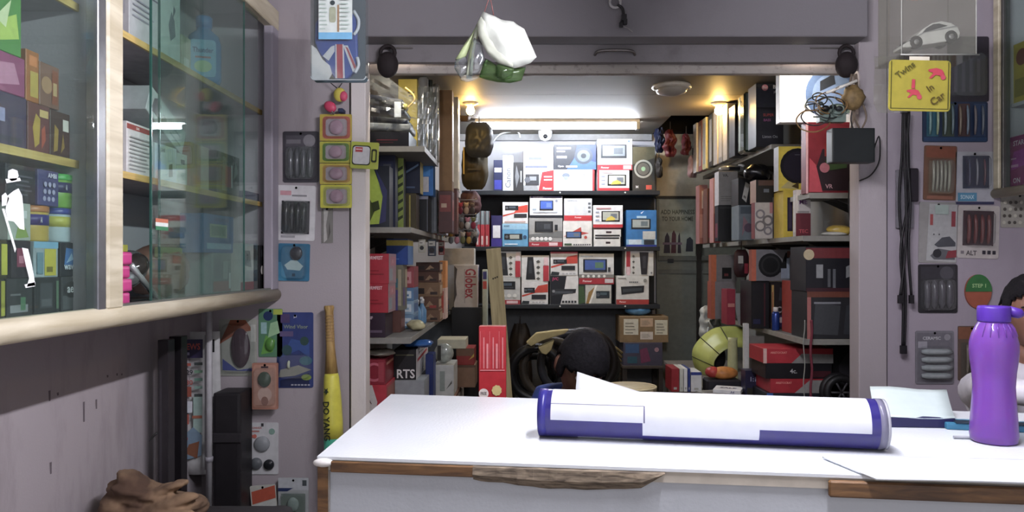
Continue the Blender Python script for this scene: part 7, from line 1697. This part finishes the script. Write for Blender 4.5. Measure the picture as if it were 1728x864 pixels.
# purple water bottle
bd = 1.675
bo = thing('water_bottle', 'translucent purple plastic water bottle on the counter', 'bottle', (P(1677, 0, bd).x, bd, CT))
s_ = bd / F
pr = [(0, .003), (30, .0), (35, 3), (36.5, 14), (35, 40), (32.5, 75), (31.5, 95), (33, 118), (36, 140), (37, 155), (36.5, 168), (33, 183), (27, 196), (23, 203), (22, 207)]
PUR = bpy.data.materials.new('purple_bottle_plastic'); PUR.use_nodes = True
b_ = PUR.node_tree.nodes['Principled BSDF']; b_.inputs['Base Color'].default_value = lin('8450b4'); b_.inputs['Roughness'].default_value = .32
b_.inputs['Transmission Weight'].default_value = .45; b_.inputs['IOR'].default_value = 1.25; b_.inputs['Coat Weight'].default_value = .4; b_.inputs['Subsurface Weight'].default_value = .3
q = NB(); lathe(q, [(r * s_, h * s_) for r, h in pr], 40); obj('bottle_body', q, PUR, bo, True)
q = NB(); lathe(q, [(24.5 * s_, 203 * s_), (25 * s_, 206 * s_), (25 * s_, 226 * s_), (23.5 * s_, 229.5 * s_), (0, 230 * s_)], 36); obj('cap', q, mat('4a2492', .4), bo, True)
q = NB(); tube(q, [(20 * s_, -8 * s_, 221 * s_), (36 * s_, -12 * s_, 217 * s_), (39 * s_, -12 * s_, 214 * s_)], [.012, .011, .008], 12); obj('spout_tab', q, mat('4a2492', .4), bo, True)
for k in range(7):
    a = math.radians(-150 + k * 20); q = NB()
    tube(q, [((r * s_ + .0006) * math.cos(a), (r * s_ + .0006) * math.sin(a), h * s_) for r, h in ((24, 201), (29, 192.5), (34, 179))], [.0012, .0018, .0008], 6); obj('flute', q, PUR, bo, True)

# ledger pad with a lifted pale page
lp = thing('ledger_pad', 'thick navy-edged ledger with a pale lifted page on the counter', 'ledger', (.99, 1.90, CT))
A, B = Vector((.852, 1.822)), Vector((1.034, 1.808)); dv = Vector((.075, .17))
O2 = Vector((.99, 1.90))
q = slab(NB(), [A - O2, B - O2, B + dv - O2, A + dv - O2], 0.0005, .024); obj('navy_block', fin(q, .002, 1), mat('20204a', .5), lp)
q = NB(); g = []
for i in range(10):
    v = i / 9
    l, r = A.lerp(A + dv * 1.02, v), B.lerp(B + dv * 1.02, v)
    z = .0245 + .045 * v ** 1.6
    g.append([q.verts.new((l.lerp(r, u).x - O2.x - .012 * v * (u < .01), l.lerp(r, u).y - O2.y, z * (1 - .10 * u * v) + .002 * math.sin(u * 7))) for u in (0, .2, .4, .6, .8, 1)])
for i in range(9):
    for k in range(5): q.faces.new([g[i][k], g[i][k + 1], g[i + 1][k + 1], g[i + 1][k]])
o = obj('lifted_page', q, mat('b8c6c6', .5, var=.04), lp, True); o.modifiers.new('thick', 'SOLIDIFY').thickness = .0015
q = NB(); box(q, A.x - O2.x + .01, A.y - O2.y + .005, .0005, A.x - O2.x + .02, A.y - O2.y + .01, .001)
q.free()
# blue wallet behind the bottle
wq = thing('blue_wallet', 'teal blue wallet lying behind the purple bottle', 'wallet', (1.13, 1.80, CT), (0, 0, math.radians(-12)))
obj('wallet_body', bx(-.12, -.03, .0005, .14, .03, .016, .004, 2), mat('2c7090', .5), wq); obj('dark_strip', bx(-.10, -.032, .016, .12, .0, .019, .001), mat('1c2c3c', .5), wq)
pn = thing('pen', 'thin grey pen lying before the blue wallet', 'pen', (1.0, 1.70, CT + .004), (0, 0, math.radians(-6)))
q = NB(); tube(q, [(-.03, 0, 0), (.05, 0, 0)], .0035, 8); obj('barrel', q, mat('8a8c94', .4), pn); q = NB(); tube(q, [(.05, 0, 0), (.062, 0, 0)], [.0035, .001], 8); obj('tip', q, mat('3a3a40', .4), pn)

# loose papers
def sheet(name, label, quad, z, thick, col, lift=None, n=12):
    c = sum((Vector(p) for p in quad), Vector((0, 0))) / 4
    q = NB(); g = []
    for i in range(n + 1):
        row = []
        for j in range(n + 1):
            u, v = i / n, j / n
            p = Vector(quad[0]).lerp(Vector(quad[1]), u).lerp(Vector(quad[3]).lerp(Vector(quad[2]), u), v)
            row.append(q.verts.new((p.x - c.x, p.y - c.y, (lift(u, v) if lift else 0) + .0008)))
        g.append(row)
    for i in range(n):
        for j in range(n): q.faces.new([g[i][j], g[i + 1][j], g[i + 1][j + 1], g[i][j + 1]])
    o = obj(name, q, mat(col, .5, var=.03), None, True); o.location = (c.x, c.y, z)
    md = o.modifiers.new('thick', 'SOLIDIFY'); md.thickness = thick; md.offset = 1
    return tag(o, label, 'paper')


sheet('paper_sheet', 'white board sheet hanging over the front edge of the counter', [(.642, 1.372), (1.40, 1.275), (1.45, 1.45), (.606, 1.528)], CT, .004, 'ced2d6', lambda u, v: .002 + .003 * abs(math.sin(u * 5)))
sheet('folded_paper', 'folded white paper curling up behind the poster tube', [(.13, 1.93), (.50, 1.88), (.46, 2.05), (.155, 2.115)], CT, .0015, 'c8cbd0', lambda u, v: .085 * v ** 1.5 * (1 - u) ** 1.1 + .004 * v)

# wicker stool and tangled steering covers behind the seated man
so = thing('round_stool', 'cream round-topped stool behind the counter', 'stool', (P(1066, 0, 3.3).x, 3.35, 0))
q = NB(); lathe(q, [(0, .80), (.10, .80), (.118, .79), (.115, .755), (.09, .74), (0, .74)], 8); obj('seat', q, mat('b0a27c', .5), so)
q = NB(); torus(q, (0, 0, .795), .114, .004, 24, 6); obj('seat_rim', q, mat('c4b68e', .4), so, True)
for k in range(4):
    a = PI / 4 + k * PI / 2; q = NB(); tube(q, [(.075 * math.cos(a), .075 * math.sin(a), .75), (.12 * math.cos(a), .12 * math.sin(a), 0)], .012, 8); obj('leg', q, mat('9a8c68', .5), so)
cv = 'steering-wheel covers heaped behind the man'
cvlab = ['glossy black steering-wheel cover leaning at the front of the heap', 'tan and black steering-wheel cover in the middle of the heap', 'grey film-wrapped steering-wheel cover at the top of the heap', 'dark brown steering-wheel cover at the back of the heap', 'black ribbed steering-wheel cover lying low in the heap', 'silver-flecked steering-wheel cover beside the tan one']
hp = carton('storage_chest', 'black chest on the floor carrying the heap of steering-wheel covers', 'chest', 868, 0, 1040, 0, 4.40, '1a1a1c', dep=.62, z0=0, z1=.50)
for k, (px, py, R_, r_, c_, dY) in enumerate(((905, 612, .15, .03, '121316', 0), (930, 598, .17, .026, '38322a', .075), (965, 590, .19, .026, '34363c', .15), (985, 606, .19, .028, '1e1a18', .225), (902, 640, .11, .028, '151518', .30), (1004, 616, .14, .026, '2c2c28', .375))):
    p = P(px, py, 4.50 + dY)
    t = thing('steering_cover', cvlab[k], 'steering cover', (p.x, 4.50 + dY, .503 + R_ + r_), (0, math.radians(8 * k - 15), 0), group=cv)
    q = NB(); torus(q, (0, 0, 0), R_, r_, 40, 10, 'y'); obj('ring', q, mat(c_, .35, bump=.2), t, True)
    q = NB(); torus(q, (0, -.002, 0), R_ - r_ * .7, .004, 40, 6, 'y'); obj('stitching', q, mat('4a4438', .6), t, True)
for k, (pts, lab) in enumerate(((((888, 578), (905, 562), (935, 558), (960, 556), (952, 563), (915, 574), (896, 584)), 'cream foam strip poking out on top of the steering-wheel covers'), (((908, 586), (935, 574), (930, 590), (922, 598), (914, 596)), 'torn cream foam piece beside the seated man'))):
    c = P(*pts[0], 4.41); t = thing('foam_strip', lab, 'foam', c)
    q = NB(); prism(q, [((P(x, y, 4.41) - c).x, (P(x, y, 4.41) - c).z) for x, y in pts], -.02, .06); fin(q, .006, 2); obj('foam', q, mat('a89a68', .8), t, True)
    q = NB(); prism(q, [(.0, -.02), (.05, -.01), (.05, -.03), (.0, -.035)], .0, .10); obj('backing', q, mat('3a3426', .8), t)
wv = thing('woven_strap', 'coil of tan woven strap beside the brown carton stack', 'strap', (P(1036, 0, 5.1).x, 5.1, .0))
for k in range(6):
    q = NB(); a = k * .4; tube(q, smoothpath([P(1024 + k * 2, 590 + k * 7, 5.1) - wv.location, P(1036 + k, 586 + k * 7, 5.08) - wv.location, P(1050 - k, 596 + k * 7, 5.1) - wv.location], 5), .010, 6); obj('strap_loop', q, mat('74663e', .8), wv, True)
q = NB(); lathe(q, [(0, 0), (.05, 0), (.05, .62), (0, .62)], 14, (0, .06, 0)); obj('post', q, mat('2c2a24', .7), wv, True)
hang_bag('dark_coat', 'brown-black coat hanging in the shade beside the tall red carton', 858, 545, 898, 690, 5.515, '2a2018', cat='coat', amp=.5, bulge=.06)


# ================================================================== people
def bake(o):
    dg = bpy.context.evaluated_depsgraph_get()
    me = bpy.data.meshes.new_from_object(o.evaluated_get(dg))
    return me


def skin_mesh(verts, edges, sub=2, root=0):
    """verts: (x, y, z, rx, ry); grows a tapered surface over the joints"""
    me = bpy.data.meshes.new('skeleton'); me.from_pydata([v[:3] for v in verts], edges, [])
    o = bpy.data.objects.new('skeleton', me); COL.objects.link(o)
    o.modifiers.new('skin', 'SKIN'); sm = o.modifiers.new('sub', 'SUBSURF'); sm.levels = sub; sm.render_levels = sub
    for i, v in enumerate(verts):
        sv = me.skin_vertices[0].data[i]; sv.radius = (v[3], v[4]); sv.use_root = (i == root)
    bpy.context.view_layer.update()
    r = bake(o); bpy.data.objects.remove(o)
    return r


def head_bm(bm, M, s=1.0):
    """head facing -Y, origin at its centre"""
    res = bmesh.ops.create_uvsphere(bm, u_segments=36, v_segments=28, radius=1.0)
    for v in res['verts']:
        x, y, z = v.co
        p = Vector((x * .076, y * .094, z * .116))
        if z < 0:                                  # jaw narrows, chin comes forward
            k = -z; p.x *= 1 - .30 * k; p.y = p.y * (1 - .16 * k) - .020 * k
        if y < 0: p.y *= .93
        if y < -.2 and .02 < z < .22: p.y += .008 * math.exp(-((abs(x) - .42) / .22) ** 2)   # eye sockets
        if y < -.3 and .22 < z < .40: p.y -= .004                                       # brow
        p.y -= .022 * math.exp(-(x / .16) ** 2 - ((z + .20) / .17) ** 2) if y < 0 else 0  # nose
        p.y -= .007 * math.exp(-(x / .34) ** 2 - ((z + .55) / .10) ** 2) if y < 0 else 0  # lips
        v.co = M @ (p * s)
    for sx in (-1, 1):                             # ears
        r2 = bmesh.ops.create_uvsphere(bm, u_segments=12, v_segments=8, radius=1.0)
        for v in r2['verts']:
            p = Vector((sx * .078 + v.co.x * .011, .012 + v.co.y * .019 + v.co.z * .004, -.008 + v.co.z * .033)); v.co = M @ (p * s)


def hand_bm(bm, M, sx=1):
    """relaxed hand pointing along -Y from the wrist, palm down"""
    def t(pts, rs):
        tube(bm, [M @ Vector((p[0] * sx, p[1], p[2])) for p in pts], rs, 8)
    r = bmesh.ops.create_uvsphere(bm, u_segments=14, v_segments=10, radius=1.0)
    for v in r['verts']: v.co = M @ Vector((v.co.x * .040 * sx, -.048 + v.co.y * .052, v.co.z * .016))
    for k, (x, l) in enumerate(((-.028, .072), (-.010, .082), (.009, .076), (.027, .060))):
        t([(x, -.085, .002), (x * 1.15, -.085 - l * .45, .004), (x * 1.2, -.085 - l * .8, -.010), (x * 1.2, -.085 - l, -.022)], [.010, .0092, .0085, .007])
    t([(-.034, -.020, .0), (-.056, -.050, -.004), (-.060, -.078, -.012)], [.012, .010, .0085])


def person(name, label, base, M_head, joints, edges, hands, skin, vox=.007):
    me = skin_mesh(joints, edges)
    bm = NB(); bm.from_mesh(me); bpy.data.meshes.remove(me)
    head_bm(bm, M_head)
    for Mh, sx in hands: hand_bm(bm, Mh, sx)
    tmp = obj('body_source', bm, 'ffffff')
    rm = tmp.modifiers.new('remesh', 'REMESH'); rm.mode = 'VOXEL'; rm.voxel_size = vox
    s2 = tmp.modifiers.new('relax', 'SMOOTH'); s2.factor = .5; s2.iterations = 2
    bpy.context.view_layer.update()
    me = bake(tmp); bpy.data.objects.remove(tmp)
    me.materials.clear(); me.materials.append(mat(skin, .55, var=.06))
    for p in me.polygons: p.use_smooth = True; p.material_index = 0
    for v in me.vertices: v.co -= Vector(base)
    o = bpy.data.objects.new(name, me); COL.objects.link(o); o.location = base
    return tag(o, label, 'person')


def hair(parent, M_head, col, base, front=.30, seed=1, k=1.10):
    bm = NB(); res = bmesh.ops.create_uvsphere(bm, u_segments=48, v_segments=32, radius=1.0)
    for v in res['verts']:
        x, y, z = v.co
        n = mnoise.noise(Vector((x * 5 + seed, y * 5, z * 5))) * .035 + mnoise.noise(Vector((x * 16 + seed, y * 16, z * 16))) * .02
        v.co = Vector((x * .076 * (k + n), y * .094 * (k + n), z * .116 * (k - .02 + n) + (.004 if z > 0 else 0)))
    def keep(c):
        x, y, z = c.x / .076, c.y / .094, c.z / .116
        if y < -.05: return z > front + .25 * max(0, -y - .3) + .05 * math.sin(x * 9) - (.45 if abs(x) > .82 and y > -.45 else 0)
        if abs(x) > .6 and y < .42: return z > .26 + .1 * math.sin(y * 14)
        return z > -.12 - .55 * max(0, y - .05)
    kill = [f for f in bm.faces if not keep(f.calc_center_median())]
    bmesh.ops.delete(bm, geom=kill, context='FACES')
    for v in bm.verts: v.co = M_head @ v.co - Vector(base)
    o = obj('hair', bm, mat(col, .85, var=.4, scale=90, bump=.8, spec=.2), parent, True)
    sm = o.modifiers.new('thick', 'SOLIDIFY'); sm.thickness = .010; sm.offset = -1
    return o


def face_parts(parent, M_head, base, col):
    B = Vector(base)
    for sx in (-1, 1):
        q = NB(); ell(q, M_head @ Vector((sx * .031, -.0765, .014)) - B, (.0115, .010, .0085), 14, 10); e = obj('eye', q, mat('c8c0b8', .2, var=0), parent, True)
        q = NB(); ell(q, M_head @ Vector((sx * .031, -.0835, .013)) - B, (.0058, .004, .0058), 10, 8); obj('iris', q, mat('1c120e', .15, var=0), e, True)
        q = NB(); tube(q, [M_head @ Vector((sx * a, -b, c)) - B for a, b, c in ((.012, .090, .036), (.032, .088, .042), (.052, .076, .034))], [.0035, .0045, .0025], 8); obj('eyebrow', q, mat(col, .7), parent, True)
    q = NB(); tube(q, [M_head @ Vector((a, -.094 + abs(a) * .45, -.066)) - B for a in (-.022, -.01, 0, .01, .022)], [.002, .0048, .005, .0048, .002], 8); obj('lips', q, mat('6c3830', .5), parent, True)
    q = NB(); tube(q, [M_head @ Vector((a, -.098 + abs(a) * .5, -.050 - abs(a) * .1)) - B for a in (-.028, -.014, 0, .014, .028)], [.002, .005, .0045, .005, .002], 8); obj('moustache', q, mat(col, .8), parent, True)


def shirt(parent, base, joints, edges, col, m=None):
    me = skin_mesh(joints, edges)
    for v in me.vertices: v.co += Vector((mnoise.noise(v.co * 14), mnoise.noise(v.co * 14 + Vector((5, 0, 0))), mnoise.noise(v.co * 14 + Vector((0, 9, 0))))) * .006 - Vector(base)
    me.materials.clear(); me.materials.append(m or mat(col, .8, bump=.15))
    for p in me.polygons: p.use_smooth = True; p.material_index = 0
    o = bpy.data.objects.new('shirt', me); COL.objects.link(o); o.parent = parent
    return o


SKIN = '6e4a3a'
# --- the man bent over behind the counter
b1 = (.20, 2.78, .40)
Mh = Matrix.Translation((.197, 2.50, 1.005)) @ Euler((math.radians(36), math.radians(7), math.radians(16)), 'XYZ').to_matrix().to_4x4()
J = [(.20, 2.80, .45, .15, .12), (.20, 2.80, .60, .14, .10), (.20, 2.76, .70, .14, .10), (.20, 2.70, .80, .09, .08), (.198, 2.62, .89, .055, .055), (.197, 2.55, .95, .055, .055),
     (.085, 2.70, .845, .055, .055), (.01, 2.64, .62, .043, .043), (.08, 2.43, .56, .034, .034),
     (.325, 2.71, .80, .055, .055), (.39, 2.64, .60, .043, .043), (.32, 2.43, .56, .034, .034),
     (.11, 2.78, .42, .09, .09), (.10, 2.40, .43, .07, .07), (.10, 2.40, .10, .045, .05), (.10, 2.30, .05, .04, .03),
     (.29, 2.78, .42, .09, .09), (.30, 2.40, .43, .07, .07), (.30, 2.40, .10, .045, .05), (.30, 2.30, .05, .04, .03)]
E = [(0, 1), (1, 2), (2, 3), (3, 4), (4, 5), (3, 6), (6, 7), (7, 8), (3, 9), (9, 10), (10, 11), (0, 12), (12, 13), (13, 14), (14, 15), (0, 16), (16, 17), (17, 18), (18, 19)]
H1 = [(Matrix.Translation((.08, 2.43, .56)) @ Euler((0, 0, -.3)).to_matrix().to_4x4(), -1), (Matrix.Translation((.32, 2.43, .56)) @ Euler((0, 0, .3)).to_matrix().to_4x4(), 1)]
p1 = person('person', 'man in a blue shirt sitting bent over behind the counter, head bowed', b1, Mh, J, E, H1, SKIN)
hair(p1, Mh, '100e12', b1, .20, 3, 1.13)
face_parts(p1, Mh, b1, '141012')
JS = [(a, b, c, r * 1.14 + .008, s * 1.14 + .008) for a, b, c, r, s in J]
JS[4] = JS[4][:3] + (.070, .070)
shirt(p1, b1, [JS[i] for i in (0, 1, 2, 3, 4, 6, 7, 9, 10)], [(0, 1), (1, 2), (2, 3), (3, 4), (3, 5), (5, 6), (3, 7), (7, 8)], '2c4488')
me = skin_mesh([JS[i] for i in (0, 12, 13, 14, 16, 17, 18)], [(0, 1), (1, 2), (2, 3), (0, 4), (4, 5), (5, 6)])
for v in me.vertices: v.co -= Vector(b1)
me.materials.clear(); me.materials.append(mat('23252c', .8)); 
for p in me.polygons: p.use_smooth = True; p.material_index = 0
o = bpy.data.objects.new('trousers', me); COL.objects.link(o); o.parent = p1
st = thing('low_stool', 'low dark stool under the man in the blue shirt', 'stool', (.20, 2.80, 0))
q = NB(); lathe(q, [(0, .30), (.15, .30), (.16, .29), (.15, .27), (0, .27)], 20); obj('seat', q, mat('3a302a', .6), st, True)
for k in range(4):
    a = PI / 4 + k * PI / 2; q = NB(); tube(q, [(.10 * math.cos(a), .10 * math.sin(a), .28), (.14 * math.cos(a), .14 * math.sin(a), 0)], .014, 8); obj('leg', q, mat('2c2622', .6), st)

# --- the man in white at the right of the counter
b2 = (1.72, 2.60, .45)
hx, hy, hz = P(1737, 0, 2.52).x, 2.52, 1.178
Mh2 = Matrix.Translation((hx, hy, hz)) @ Euler((math.radians(10), math.radians(0), math.radians(-14)), 'XYZ').to_matrix().to_4x4()
J2 = [(1.72, 2.62, .50, .16, .12), (1.72, 2.62, .68, .15, .11), (1.715, 2.60, .84, .17, .11), (1.712, 2.58, .95, .12, .09), (1.711, 2.56, 1.02, .055, .055), (hx, 2.54, 1.08, .055, .055),
      (1.575, 2.56, .90, .058, .058), (1.315, 2.13, .993, .034, .034), (1.46, 2.02, .983, .028, .028),
      (1.92, 2.54, .94, .062, .062), (2.00, 2.25, .985, .046, .046), (1.80, 2.02, .985, .033, .033),
      (1.62, 2.60, .48, .09, .09), (1.61, 2.25, .50, .07, .07), (1.61, 2.25, .10, .045, .05), (1.61, 2.15, .05, .04, .03),
      (1.82, 2.60, .48, .09, .09), (1.83, 2.25, .50, .07, .07), (1.83, 2.25, .10, .045, .05), (1.83, 2.15, .05, .04, .03)]
H2 = [(Matrix.Translation((1.46, 2.02, .975)) @ Euler((0, 0, math.radians(62))).to_matrix().to_4x4(), 1), (Matrix.Translation((1.80, 2.02, .975)) @ Euler((0, 0, math.radians(-55))).to_matrix().to_4x4(), -1)]
p2 = person('person', 'man in a white shirt sitting behind the purple bottle, arm on the counter', b2, Mh2, J2, E, H2, '7c5442')
hair(p2, Mh2, '131014', b2, .52, 9, 1.12)
face_parts(p2, Mh2, b2, '1a1414')
JS = [(a, b, c, r * 1.16 + .008, s * 1.16 + .008) for a, b, c, r, s in J2]
JS[4] = JS[4][:3] + (.072, .072); JS[6] = JS[6][:3] + (.085, .085); JS[9] = JS[9][:3] + (.085, .085); JS[8] = JS[8][:3] + (.036, .034); JS[11] = JS[11][:3] + (.042, .036); JS[7] = JS[7][:3] + (.046, .042); JS[10] = JS[10][:3] + (.056, .042)
shirt(p2, b2, [JS[i] for i in (0, 1, 2, 3, 4, 6, 7, 8, 9, 10, 11)], [(0, 1), (1, 2), (2, 3), (3, 4), (3, 5), (5, 6), (6, 7), (3, 8), (8, 9), (9, 10)], 'c8c4cc')
me = skin_mesh([JS[i] for i in (0, 12, 13, 14, 16, 17, 18)], [(0, 1), (1, 2), (2, 3), (0, 4), (4, 5), (5, 6)])
for v in me.vertices: v.co -= Vector(b2)
me.materials.clear(); me.materials.append(mat('2c2a2c', .8))
for p in me.polygons: p.use_smooth = True; p.material_index = 0
o = bpy.data.objects.new('trousers', me); COL.objects.link(o); o.parent = p2
st = thing('office_stool', 'dark stool under the man in the white shirt', 'stool', (1.72, 2.62, 0))
q = NB(); lathe(q, [(0, .36), (.16, .36), (.17, .35), (.16, .32), (0, .32)], 20); obj('seat', q, mat('2c2a30', .6), st, True)
for k in range(4):
    a = PI / 4 + k * PI / 2; q = NB(); tube(q, [(.10 * math.cos(a), .10 * math.sin(a), .33), (.15 * math.cos(a), .15 * math.sin(a), 0)], .014, 8); obj('leg', q, mat('3a383c', .5, .6), st)


# ================================================================== small clutter on the store shelves
random.seed(23)
ADJ = [('ruby', '8c2030'), ('teal', '2c6a70'), ('sand', 'a89468'), ('slate', '4c5560'), ('ivory', 'c4bda8'), ('cobalt', '2c4a94'), ('moss', '56682c'), ('plum', '56304c'), ('amber', 'b0802c'), ('coal', '1f1f23'), ('salmon', 'b06a58'), ('mint', '7ca890')]


def loose_row(where, xs, z, d0, d1, hmin, hmax, edge, side, tag_group, word):
    """little cartons along the front edge of a shelf, lying or standing in front of the taller goods"""
    for k, (nm, c_) in enumerate(ADJ[:xs]):
        y = d0 + (d1 - d0) * k / max(1, xs - 1)
        w, l, h = random.uniform(.03, .05), random.uniform(.06, .10), random.uniform(hmin, hmax)
        x = edge - side * (w / 2 + .004)
        o = obj('small_carton', bx(-w / 2, -l / 2, 0, w / 2, l / 2, h, .001), mat(c_, .4))
        o.location = (x, y, z)
        tag(o, nm + ' ' + word, 'box', tag_group)
        e = [('r', .1, .55, .9, .9, ADJ[(k + 5) % 12][1]), ('r', .15, .15, .7, .22, 'c8c4bc'), ('r', .15, .3, .5, .36, '8a8884'), ('c', .78, .25, .12, ADJ[(k + 4) % 12][1])]
        art_mesh('front_print', e, w, h, Vector((-w / 2, -l / 2, 0)), X_, Z_, -Y_, o)
        if side > 0: art_mesh('side_print', e, l, h, Vector((w / 2, -l / 2, 0)), Y_, Z_, X_, o)
        else: art_mesh('side_print', e, l, h, Vector((-w / 2, l / 2, 0)), -Y_, Z_, -X_, o)


loose_row('left', 5, LM, 4.72, 5.20, .05, .12, -.50, 1, 'small cartons along the left middle shelf', 'small carton at the edge of the left middle shelf')
loose_row('left', 6, LL, 4.60, 5.22, .05, .13, -.50, 1, 'small cartons along the left lower shelf', 'small carton at the edge of the left lower shelf')
loose_row('right', 4, RL, 4.86, 5.22, .05, .12, 1.27, -1, 'small cartons along the right lower shelf', 'small carton at the edge of the right lower shelf')

# cards hung in front of the shelf edges
for k, (x0, y0, x1, y1, d, c_, lab) in enumerate(((722, 404, 736, 432, 4.2, '3c4450', 'slate card hanging under the left middle shelf beside the blue and yellow box'), (740, 406, 750, 430, 4.5, '8c3434', 'red card hanging under the left middle shelf beside the slate card'), (706, 404, 718, 426, 3.95, 'a8a494', 'pale card hanging under the left middle shelf above the striped carton'), (1282, 418, 1296, 0, 4.0, '7c2c38', ''), (1236, 300, 1244, 330, 4.6, 'b8b4a8', ''))):
    if not lab: continue
    a, b = P(x0, y1, d), P(x1, y0, d); w, h = b.x - a.x, b.z - a.z
    t = thing('hang_card', lab, 'card', ((a.x + b.x) / 2, d, a.z))
    obj('card_body', bx(-w / 2, -.006, 0, w / 2, .006, h, .002), mat(c_, .35), t)
    art_mesh('card_print', [('r', .1, .6, .9, .9, 'c0bcb0'), ('c', .5, .35, .16, '2c2a2c'), ('r', .2, .08, .8, .14, 'a8a49c'), ('r', .2, .7, .6, .76, '55504c')], w, h, Vector((-w / 2, -.006, 0)), X_, Z_, -Y_, t)
    q = NB(); tube(q, [(0, 0, h), (0, 0, max(h + .005, LM - .02 - a.z))], .0015, 5); obj('thread', q, mat('8a8680', .6), t)

# bottles and cans between the boxes of the right lower shelf
for k, (px, d, c_, cap, lab) in enumerate(((1226, 4.50, '8c98a0', 'b03a3a', 'grey spray can with a red cap on the lower right shelf'), (1256, 3.88, '24408c', 'd0d0cc', 'blue spray can with a white cap before the black box'))):
    x = P(px, 0, d).x
    t = thing('spray_can', lab, 'can', (max(x, 1.30), d, RL))
    q = NB(); lathe(q, [(0, 0), (.018, 0), (.019, .004), (.019, .085), (.014, .095)], 16); obj('can_body', q, mat(c_, .25, .3), t, True)
    q = NB(); lathe(q, [(.013, .095), (.013, .115), (.010, .118), (0, .118)], 14); obj('cap', q, mat(cap, .4), t, True)
# glints of film over the upright boxes of the top left shelf
fs_ = thing('film_sheet', 'loose clear film draped over the wrapped rolls on the top left shelf', 'film', P(728, 290, 3.74))
q = NB(); g = []
for i in range(12):
    row = []
    for j in range(14):
        u, v = i / 11, j / 13
        row.append(q.verts.new(((u - .5) * .10, .012 * mnoise.noise(Vector((u * 6, v * 8, 3))) - .01, v * .34)))
    g.append(row)
for i in range(11):
    for j in range(13): q.faces.new([g[i][j], g[i + 1][j], g[i + 1][j + 1], g[i][j + 1]])
fo = obj('sheet', q, FILM, fs_, False); fo.modifiers.new('thick', 'SOLIDIFY').thickness = .0006
fs_.location.z = LU + .001; fs_.location.x = -.46
